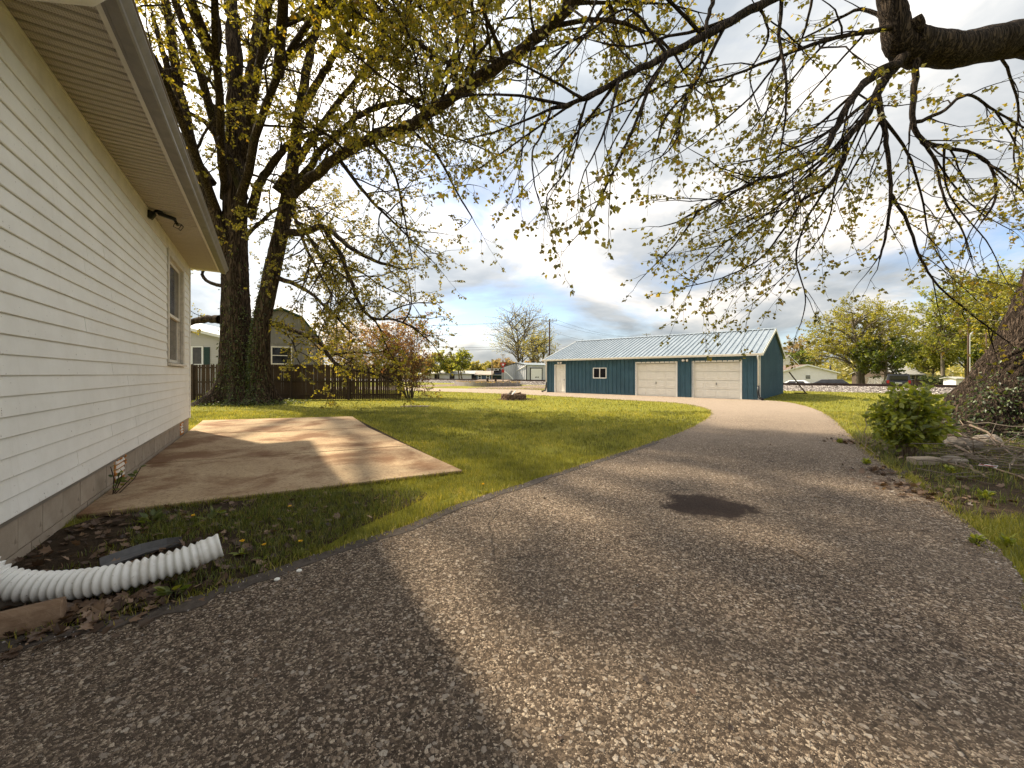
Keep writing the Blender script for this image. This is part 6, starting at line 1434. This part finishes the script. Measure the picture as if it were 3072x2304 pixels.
# a fringe creeping over the edge of the driveway
E_ = []
for ln in (DL, DR):
    for a, b in zip(ln, ln[1:]):
        m_ = (a+b)/2
        if 1.2 < m_.y < 26:
            for _ in range(int((b-a).length*(130 if m_.y < 8 else 60))):
                q = a.lerp(b, RNG.random()); n_ = Vector((-(b-a).y, (b-a).x, 0)).normalized(); E_.append(tuple((q+n_*RNG.normal(0, .035))[:2]))
P = np.array(E_); P = P[(fade(P*2) > -.25)]; blades('edge_grass', clump(P, 2, .02), .055, .006, M['grass'], 'fringe of grass creeping over the driveway edges', .9, None)
E_ = []
for a, b in ((rows[0][0], rows[0][1]), (rows[0][1], rows[3][1]), (rows[3][1], rows[3][0])):
    for _ in range(int((b-a).length*140)):
        q = a.lerp(b, RNG.random()); c = sum(patio_poly, Vector())/4; n_ = (q-c).normalized(); E_.append(tuple((q+n_*abs(RNG.normal(0, .04)))[:2]))
P = np.array(E_); blades('edge_grass', P[fade(P*2) > -.3], .07, .006, M['grass'], 'fringe of grass along the patio edges', .9, None)

# ---------------------------------------------------------------- fallen leaves
def litter(name, P, label, s0=.04, s1=.085):
    n = len(P); ax = np.stack([RNG.normal(size=n), RNG.normal(size=n), RNG.normal(size=n)*.35], 1)
    pos = np.stack([P[:,0], P[:,1], RNG.uniform(.014, .035, n)], 1)
    return tag(link(name, leaves_mesh(name, pos, ax, RNG.uniform(s0, s1, n), M['litter'], (LEAF, LEAF_F), None, .45, 1.2)), label, 'leaves', kind='stuff')
P = scatter(5200, 1.3, 5.2, in_strip); P = P[RNG.random(len(P)) < np.clip(1.1-.35*((P[:,0]-HO.x)*HN.x+(P[:,1]-HO.y)*HN.y), .15, 1)]
litter('fallen_leaves', P, 'brown fallen leaves round the drain pipe and soil strip')
c_ = [G(300,1800), G(120,1850), G(480,1770), G(200,1870), G(380,1830)]
P = np.concatenate([np.array(c)[:2]+RNG.normal(0, .16, (60, 2)) for c in c_]); litter('fallen_leaves', P, 'drift of brown maple leaves in front of the white drain pipe', .045, .095)
P = scatter(3000, 3.2, 11.5, in_verge); litter('fallen_leaves', P[:1500], 'brown fallen leaves under the near maple', .05, .10)
c_ = [G(2740,1470), G(2660,1420), G(2800,1490), G(2560,1330)]
P = np.concatenate([np.array(c)[:2]+RNG.normal(0, .20, (120, 2)) for c in c_]); litter('fallen_leaves', P, 'reddish leaf drift at the right edge of the driveway', .04, .09)

# ---------------------------------------------------------------- white corrugated drain pipe
path = smooth_line([hw(.09,3.72,.75), hw(.10,3.73,.40), hw(.22,3.72,.19), Vector((-2.96,2.46,.11)), Vector((-2.62,2.55,.11)), Vector((-2.34,2.72,.14)), Vector((-2.15,2.88,.19))], 26)
Ls = [0.0]
for a, b in zip(path, path[1:]): Ls.append(Ls[-1]+(b-a).length)
tot = Ls[-1]; pts, rad = [], []; pitch = .043; n = int(tot/(pitch/6))
for i in range(n+1):
    s = tot*i/n; j = max(1, next(k_ for k_, v in enumerate(Ls) if v >= s-1e-9)); f = (s-Ls[j-1])/max(1e-6, Ls[j]-Ls[j-1]); pts.append(path[j-1].lerp(path[j], f))
    ph = (s/pitch) % 1; rad.append(.068+.024*(1-abs(2*ph-1))**.9 if s < tot-.12 else .082+.004*math.sin(s*140))
dp = empty('drain_pipe', path[90], 0, 'white corrugated drain pipe lying on leaves beside the house', 'drain pipe')
def at0(o, root): o.matrix_parent_inverse = Matrix.Translation(root.location).inverted(); return o
at0(MB().tube(pts, rad, 26, False).build('corrugated_hose', M['white_plastic'], dp, True), dp)
dr_ = (pts[-1]-pts[-2]).normalized(); at0(MB().tube([pts[-1], pts[-1]-dr_*.10], [.070,.066], 24, False).build('hose_mouth', M['asphalt_gray'], dp, True), dp)
# grey length of plastic gutter behind the pipe
gq = [G(310,1712), G(430,1668), G(500,1650), G(545,1642)]
gp2 = empty('gutter_scrap', gq[1], 0, 'grey plastic gutter offcut lying behind the white drain pipe', 'gutter')
m = MB(); vs = []
for i, p in enumerate(gq):
    w = (.05,.055,.045,.012)[i]; t = (gq[min(i+1,3)]-gq[max(i-1,0)]).normalized(); sd = Vector((-t.y, t.x, 0))
    for u, z in ((-1,.03),(-.8,.012),(0,.008),(.8,.014),(1,.075),(.9,.075),(.7,.026),(0,.018),(-.7,.022),(-.9,.03)): vs.append(p+sd*u*w+Vector((0,0,z+.01)))
m.add(vs, [(i*10+j, i*10+(j+1)%10, (i+1)*10+(j+1)%10, (i+1)*10+j) for i in range(3) for j in range(10)]+[tuple(range(10)), tuple(range(30,40))[::-1]])
at0(m.build('channel', M['asphalt_gray'], gp2), gp2)
# timbers in the corner
def timber(name, a, b, w, h, mat, label):
    a, b = Vector(a), Vector(b); d_ = (b-a).normalized(); sd = Vector((-d_.y, d_.x, 0)); n = 14; prof = [(-.5,0),(-.5,.55),(-.36,.9),(-.1,1.0),(.12,.98),(.38,.86),(.5,.5),(.5,0)]; m = MB(); vs = []
    o = empty(name, a.lerp(b, .5), 0, label, 'timber', 'old timbers by the house corner')
    for i in range(n+1):
        p = a.lerp(b, i/n)
        for j, (u, v) in enumerate(prof): 
            k_ = .06*mnoise.noise((i*.5, j*2.1, a.x*3)); vs.append(p+sd*w*(u+k_)+Vector((0,0,h*(v+k_)+.01)))
    k_ = len(prof); m.add(vs, [(i*k_+j, i*k_+(j+1)%k_, (i+1)*k_+(j+1)%k_, (i+1)*k_+j) for i in range(n) for j in range(k_)]+[tuple(range(k_)), tuple(range(n*k_,(n+1)*k_))[::-1]])
    q = m.build('beam', mat, None); q.parent = o; at0(q, o); bevel(q, .006); return o
e1 = G(175, 1872); dirn = (G(0,1918)-e1).normalized()
timber('landscape_timber', e1+Vector((.0,.03,0)), e1+dirn*1.5, .13, .13, M['timber'], 'weathered brown timber with a clean sawn end in the lower left corner')
e2 = G(95,1806); timber('landscape_timber', e2, e2+dirn*1.2, .11, .085, M['log'], 'grey rotten timber half hidden under the white drain pipe')

# ---------------------------------------------------------------- flowers and weeds
def dandelion(p, label):
    o = empty('dandelion', p, random.uniform(0,6), label, 'flower', 'dandelions in the grass'); 
    MB().tube([(0,0,0),(.008,.004,.05),(.012,.0,.10)], .003, 5).build('stem', M['leaf_bush'], o)
    n = 34; a = RNG.uniform(0,6.283,n); tl = RNG.uniform(.05,.8,n); ax = np.stack([np.cos(a), np.sin(a), tl], 1); ps = np.tile((.012,0,.10), (n,1))
    link('petals', leaves_mesh('petals', ps, ax, RNG.uniform(.014,.024,n), M['yellow'], (DIAM, DIAM_F), None, .3, 1), o)
    n = 6; a = RNG.uniform(0,6.283,n); link('leaves', leaves_mesh('leaves', np.zeros((n,3)), np.stack([np.cos(a), np.sin(a), np.full(n,.35)],1), RNG.uniform(.06,.11,n), M['leaf_bush'], (OVAL, OVAL_F), None, .3, 1), o)
for (px, py), lab in (((574,1580),'yellow dandelion flower in the dark soil strip nearest the patio'),((722,1663),'yellow dandelion just beyond the mouth of the drain pipe'),((791,1675),'small yellow dandelion right of the drain pipe mouth'),((905,1662),'yellow dandelion beside the driveway edge'),((866,1550),'yellow dandelion in the grass below the patio'),((1450,1478),'yellow dandelion at the driveway edge near the patio corner')):
    dandelion(G(px, py), lab)
def broad_weed(p, n, s, label, mat='leaf_green', name='broadleaf_weed', up=.45, grp='broad leaved weeds'):
    o = empty(name, p, 0, label, 'plant', grp); a = RNG.uniform(0,6.283,n); r_ = RNG.uniform(0,.3*s*4,n)
    ps = np.stack([np.cos(a)*r_*.5, np.sin(a)*r_*.5, RNG.uniform(.01,.08,n)], 1)
    link('leaves', leaves_mesh('leaves', ps, np.stack([np.cos(a), np.sin(a), RNG.uniform(.1,up*2,n)],1), RNG.uniform(.6,1.2,n)*s, M[mat], (OVAL, OVAL_F), None, .35, 1.2), o)
    st = MB()
    for i in range(3): st.tube([(0,0,-.01),(ps[i][0], ps[i][1], ps[i][2])], .004, 5)
    tag(st.build('stems', M['twig'], o), kind='stuff')
broad_weed(G(450,1575), 16, .10, 'broad leaved dock plant at the near edge of the patio'); broad_weed(G(520,1800), 16, .08, 'small leafy weed at the driveway edge below the drain pipe'); broad_weed(G(640,1560), 12, .09, 'small broad leaved weed in the shaded grass strip')
# sprig growing against the block wall
sg = hw(.09, 6.35); o = empty('wall_sprig', sg, 0, 'leafy sprig growing against the foundation blocks below the first vent', 'plant'); st = MB(); lp_, la_, ls_ = [], [], []
for k_ in range(5):
    a = Vector((random.uniform(-.08,.1), random.uniform(-.15,.15), 0)); b = a+Vector((random.uniform(-.02,.1), random.uniform(-.2,.2), random.uniform(.15,.38))); st.tube([a*.3, a.lerp(b,.6), b], .005, 5)
    for t in (.5,.7,.85,1.0): lp_.append(tuple(a.lerp(b,t))); la_.append((random.gauss(0,1), random.gauss(0,1), .2)); ls_.append(random.uniform(.06,.11))
tag(st.build('stems', M['twig'], o, True), kind='stuff'); link('leaves', leaves_mesh('leaves', lp_, la_, ls_, M['leaf_green'], (OVAL, OVAL_F)), o)
# tall weeds round the verge
for (px, py, n, s, lab) in ((2520,1330,60,.05,'low leafy weeds at the driveway bend left of the bush'),(2600,1395,60,.055,'leafy weeds at the foot of the bush on the driveway side'),(2850,1420,50,.065,'leafy weeds between the bush and the brush pile'),(2960,1500,46,.07,'long leaved weeds right of the brush pile'),(3020,1640,46,.06,'leafy weeds at the right edge beside the driveway'),(2930,1640,40,.05,'small leafy weeds in the rough grass at the right')):
    broad_weed(G(px,py), n, s, lab, 'leaf_bush', up=.8)

# ---------------------------------------------------------------- stones, brush pile and scraps on the verge
def rock(name, p, s, label, seed, mat='stone', cat='stone', grp='stones at the foot of the near maple'):
    bm = bmesh.new(); bmesh.ops.create_icosphere(bm, subdivisions=3, radius=1)
    for v in bm.verts: 
        k_ = 1+.35*mnoise.noise(v.co*1.1+Vector((seed,0,0)))+.12*mnoise.noise(v.co*3+Vector((0,seed,0))); v.co = Vector((v.co.x*s[0]*k_, v.co.y*s[1]*k_, max(-.3, v.co.z)*s[2]*k_))
    me = bpy.data.meshes.new(name); bm.to_mesh(me); bm.free(); me.materials.append(M[mat]); o = link(name, me, None, p); return tag(o, label, cat, grp)
rock('boulder', G(2880,1345)+Vector((0,0,.10)), (.30,.22,.15), 'large grey stone between the bush and the leaning trunk', 2); rock('boulder', G(2960,1330)+Vector((0,0,.05)), (.26,.20,.13), 'grey stone close to the roots of the leaning trunk', 5)
rock('boulder', G(2850,1388)+Vector((0,0,.04)), (.20,.13,.07), 'flat pale stone lying under the bush', 8)
o_ = bevel(MB().box(-.22,.22,-.08,.08,-.02,.11).build('kerb_block', M['block']), .015, 2); o_.location = G(2770,1392); o_.rotation_euler = (0,0,.12); tag(o_, 'broken concrete block lying in front of the bush', 'block')
rb = random.Random(12)
stick_labels = ('long pale stick lying lowest across the brush pile','pale stick pointing at the driveway from the brush pile','thick pale branch on top of the brush pile','thin curved stick left on the brush pile','dark thin branch crossing the brush pile','bleached stick furthest back on the brush pile','forked pale branch in the middle of the brush pile','short stick at the front of the brush pile','thin stick leaning right on the brush pile','crooked stick half buried in the grass by the brush pile','long thin branch reaching toward the bush','grey stick under the thick pale branch','slender stick lying along the roots of the leaning trunk','bent twig at the left end of the brush pile')
def stick(a, b, r, lab, name='stick', grp='sticks of the brush pile', cat='stick', seed=0, fork=True):
    a, b = Vector(a), Vector(b); rr_ = random.Random(seed); n = 7; L = (b-a).length
    pts = [a.lerp(b, i/n)+Vector((rr_.gauss(0,.02)*L, rr_.gauss(0,.02)*L, rr_.gauss(0,.012)*L)) for i in range(n+1)]
    m = MB().tube(pts, [r*(1-.55*i/n) for i in range(n+1)], 7)
    if fork:
        for f in (3, 5): d_ = Vector((rr_.gauss(0,.3), rr_.gauss(0,.3), rr_.uniform(0,.2)))*L*.5; m.tube([pts[f], pts[f]+d_*.5+Vector((0,0,.01)), pts[f]+d_], [r*.5,r*.35,r*.2], 5)
    return tag(m.build(name, M['stick'] if rr_.random() < .75 else M['log'], None, True), lab, cat, grp)
bp = [((2830,1310,.25),(3080,1440,.10)),((2870,1360,.12),(2990,1410,.06)),((2800,1330,.30),(3120,1400,.22)),((2820,1345,.2),(2900,1300,.4)),((2850,1395,.08),(3100,1350,.3)),((2900,1310,.35),(3140,1330,.3)),((2880,1330,.25),(3100,1420,.2)),((2890,1400,.05),(2960,1440,.05)),((2940,1330,.3),(3130,1450,.1)),((2840,1400,.06),(2950,1425,.04)),((2720,1325,.55),(2900,1350,.3)),((2860,1350,.1),(3090,1460,.06)),((2960,1290,.4),(3160,1330,.45)),((2790,1360,.2),(2860,1330,.3))]
for i, (a, b) in enumerate(bp): stick(G(a[0],a[1])+Vector((0,0,a[2])), G(b[0],b[1])+Vector((0,0,b[2])), rb.uniform(.010,.026), stick_labels[i], seed=i)
bt = MB()
for i in range(90):
    c = G(rb.uniform(2830,3120), rb.uniform(1310,1450)); a = rb.gauss(-.25,.5); L = rb.uniform(.3,1.0); z = rb.uniform(.02,.32); d_ = Vector((math.cos(a), math.sin(a), rb.gauss(0,.12)))*L
    bt.tube([c-d_*.5+Vector((0,0,z)), c+Vector((rb.gauss(0,.03),rb.gauss(0,.03),z+rb.gauss(0,.02))), c+d_*.5+Vector((0,0,z))], [.007,.006,.003], 5)
tag(bt.build('brush_twigs', M['log'], None, True), 'tangle of fine dead twigs in the brush pile', 'twigs', kind='stuff')
sc_ = empty('plastic_scrap', G(2960,1412)+Vector((0,0,.05)), -.6, 'white plastic scrap with a red stripe on the brush pile', 'litter'); sc_.scale = (.62,.62,.62); sc_.rotation_euler = (.3,.25,-.7)
MB().add([(-.15,-.045,0),(.14,-.02,.05),(.16,.05,.09),(-.12,.03,.03),(-.15,-.045,.008),(.14,-.02,.058),(.16,.05,.098),(-.12,.03,.038)],[(3,2,1,0),(4,5,6,7),(0,1,5,4),(1,2,6,5),(2,3,7,6),(3,0,4,7)]).build('sheet', M['sign_white'], sc_); MB().add([(-.13,-.018,.016),(.14,.0,.066),(.14,.018,.074),(-.13,0,.022),(-.13,-.018,.026),(.14,.0,.076),(.14,.018,.084),(-.13,0,.032)],[(3,2,1,0),(4,5,6,7),(0,1,5,4),(1,2,6,5),(2,3,7,6),(3,0,4,7)]).build('stripe', M['red'], sc_)
# bleached vines hanging left of the bush
vm = [stick(G(2600,1365)+Vector((0,0,.02)), G(2640,1350)+Vector((-.25,0,.85)), .008, 'bare arching vine stem at the left side of the bush', 'vine_stem', 'bare stems at the bush', 'stem', 40), stick(G(2620,1375), G(2560,1340)+Vector((0,0,.5)), .006, 'thin bare stem leaning left out of the bush', 'vine_stem', 'bare stems at the bush', 'stem', 41)]
# twigs and bits on the driveway
for i, (a, b, lab) in enumerate((((2445,1494),(2510,1514),'thin pale twig on the driveway right of the oil stain'),((2590,1604),(2652,1592),'dark twig on the driveway near its right edge'),((2618,1725),(2622,1702),'small crooked stick standing out on the driveway at the right'),((2790,1594),(2740,1600),'thin twig at the right edge of the driveway'),((2835,1540),(2890,1572),'pale stick lying across the right edge of the driveway'),((915,1782),(960,1770),'dark scrap of twig on the driveway left'),((2380,1660),(2440,1700),'fine twig in the lit patch of the driveway'))):
    stick(G(*a)+Vector((0,0,.022)), G(*b)+Vector((0,0,.022)), .006, lab, 'twig', 'twigs on the driveway', 'twig', 60+i, i % 2 == 0)
for i, ((px, py), lab) in enumerate((((831,1740),'white bottle cap on the driveway nearest the drain pipe'),((897,1714),'white bottle cap on the driveway further right'))):
    o_ = MB().tube([(0,0,0),(0,0,.006),(0,0,.009)], [.019,.018,.014], 16).build('bottle_cap', M['white_plastic']); o_.location = G(px,py,.012)+Vector((0,0,.003)); tag(o_, lab, 'cap', 'bottle caps on the driveway')
o_ = leaves_mesh('pale_leaf', [(0,0,.02)], [(1,.3,.1)], [.06], M['leaf_tan'], (OVAL, OVAL_F), [1.0], .1, 2); o_ = link('pale_leaf', o_, None, G(262,1870)); tag(o_, 'single pale yellow leaf at the driveway edge beside the timber', 'leaf')

# grit, crumbs and bits of leaf gathered on the driveway, mostly along its edges
E_ = []
for ln in (DL, DR):
    for a, b in zip(ln, ln[1:]):
        if 1.0 < a.y < 14:
            n_ = Vector(((b-a).y, -(b-a).x, 0)).normalized()*(1 if ln is DL else 1)
            for _ in range(int((b-a).length*55)):
                q = a.lerp(b, RNG.random())+n_*abs(RNG.normal(0, .16)); E_.append((q.x, q.y))
d_ = np.sqrt(RNG.uniform(1.3**2, 9**2, 500)); t_ = RNG.uniform(-1.2, 1.2, 500); E2 = np.stack([t_*d_, d_], 1)
P = np.concatenate([np.array(E_), E2]); P = P[inside(P, drive_poly)]; n = len(P)
sc_ = RNG.uniform(.003,.008,(n,1,1))*RNG.uniform(.6,1.3,(n,1,3)); V = np.stack([P[:,0], P[:,1], np.full(n,.018)], 1)[:,None]+rk[None]*sc_*RNG.uniform(.7,1.2,(n,6,1)); F = rkf[None]+(np.arange(n)*6)[:,None,None]
tag(link('loose_grit', np_mesh('loose_grit', V.reshape(-1,3), F.reshape(-1,3), bal, False, np.repeat(RNG.random(n), 6))), 'loose grit and stone crumbs scattered on the driveway', 'grit', kind='stuff')
P2 = P[RNG.random(n) < .22]; P2 = np.concatenate([P2, E2[inside(E2, drive_poly)][:70]]); litter('leaf_crumbs', P2, 'small dry leaf crumbs blown onto the driveway', .012, .035)
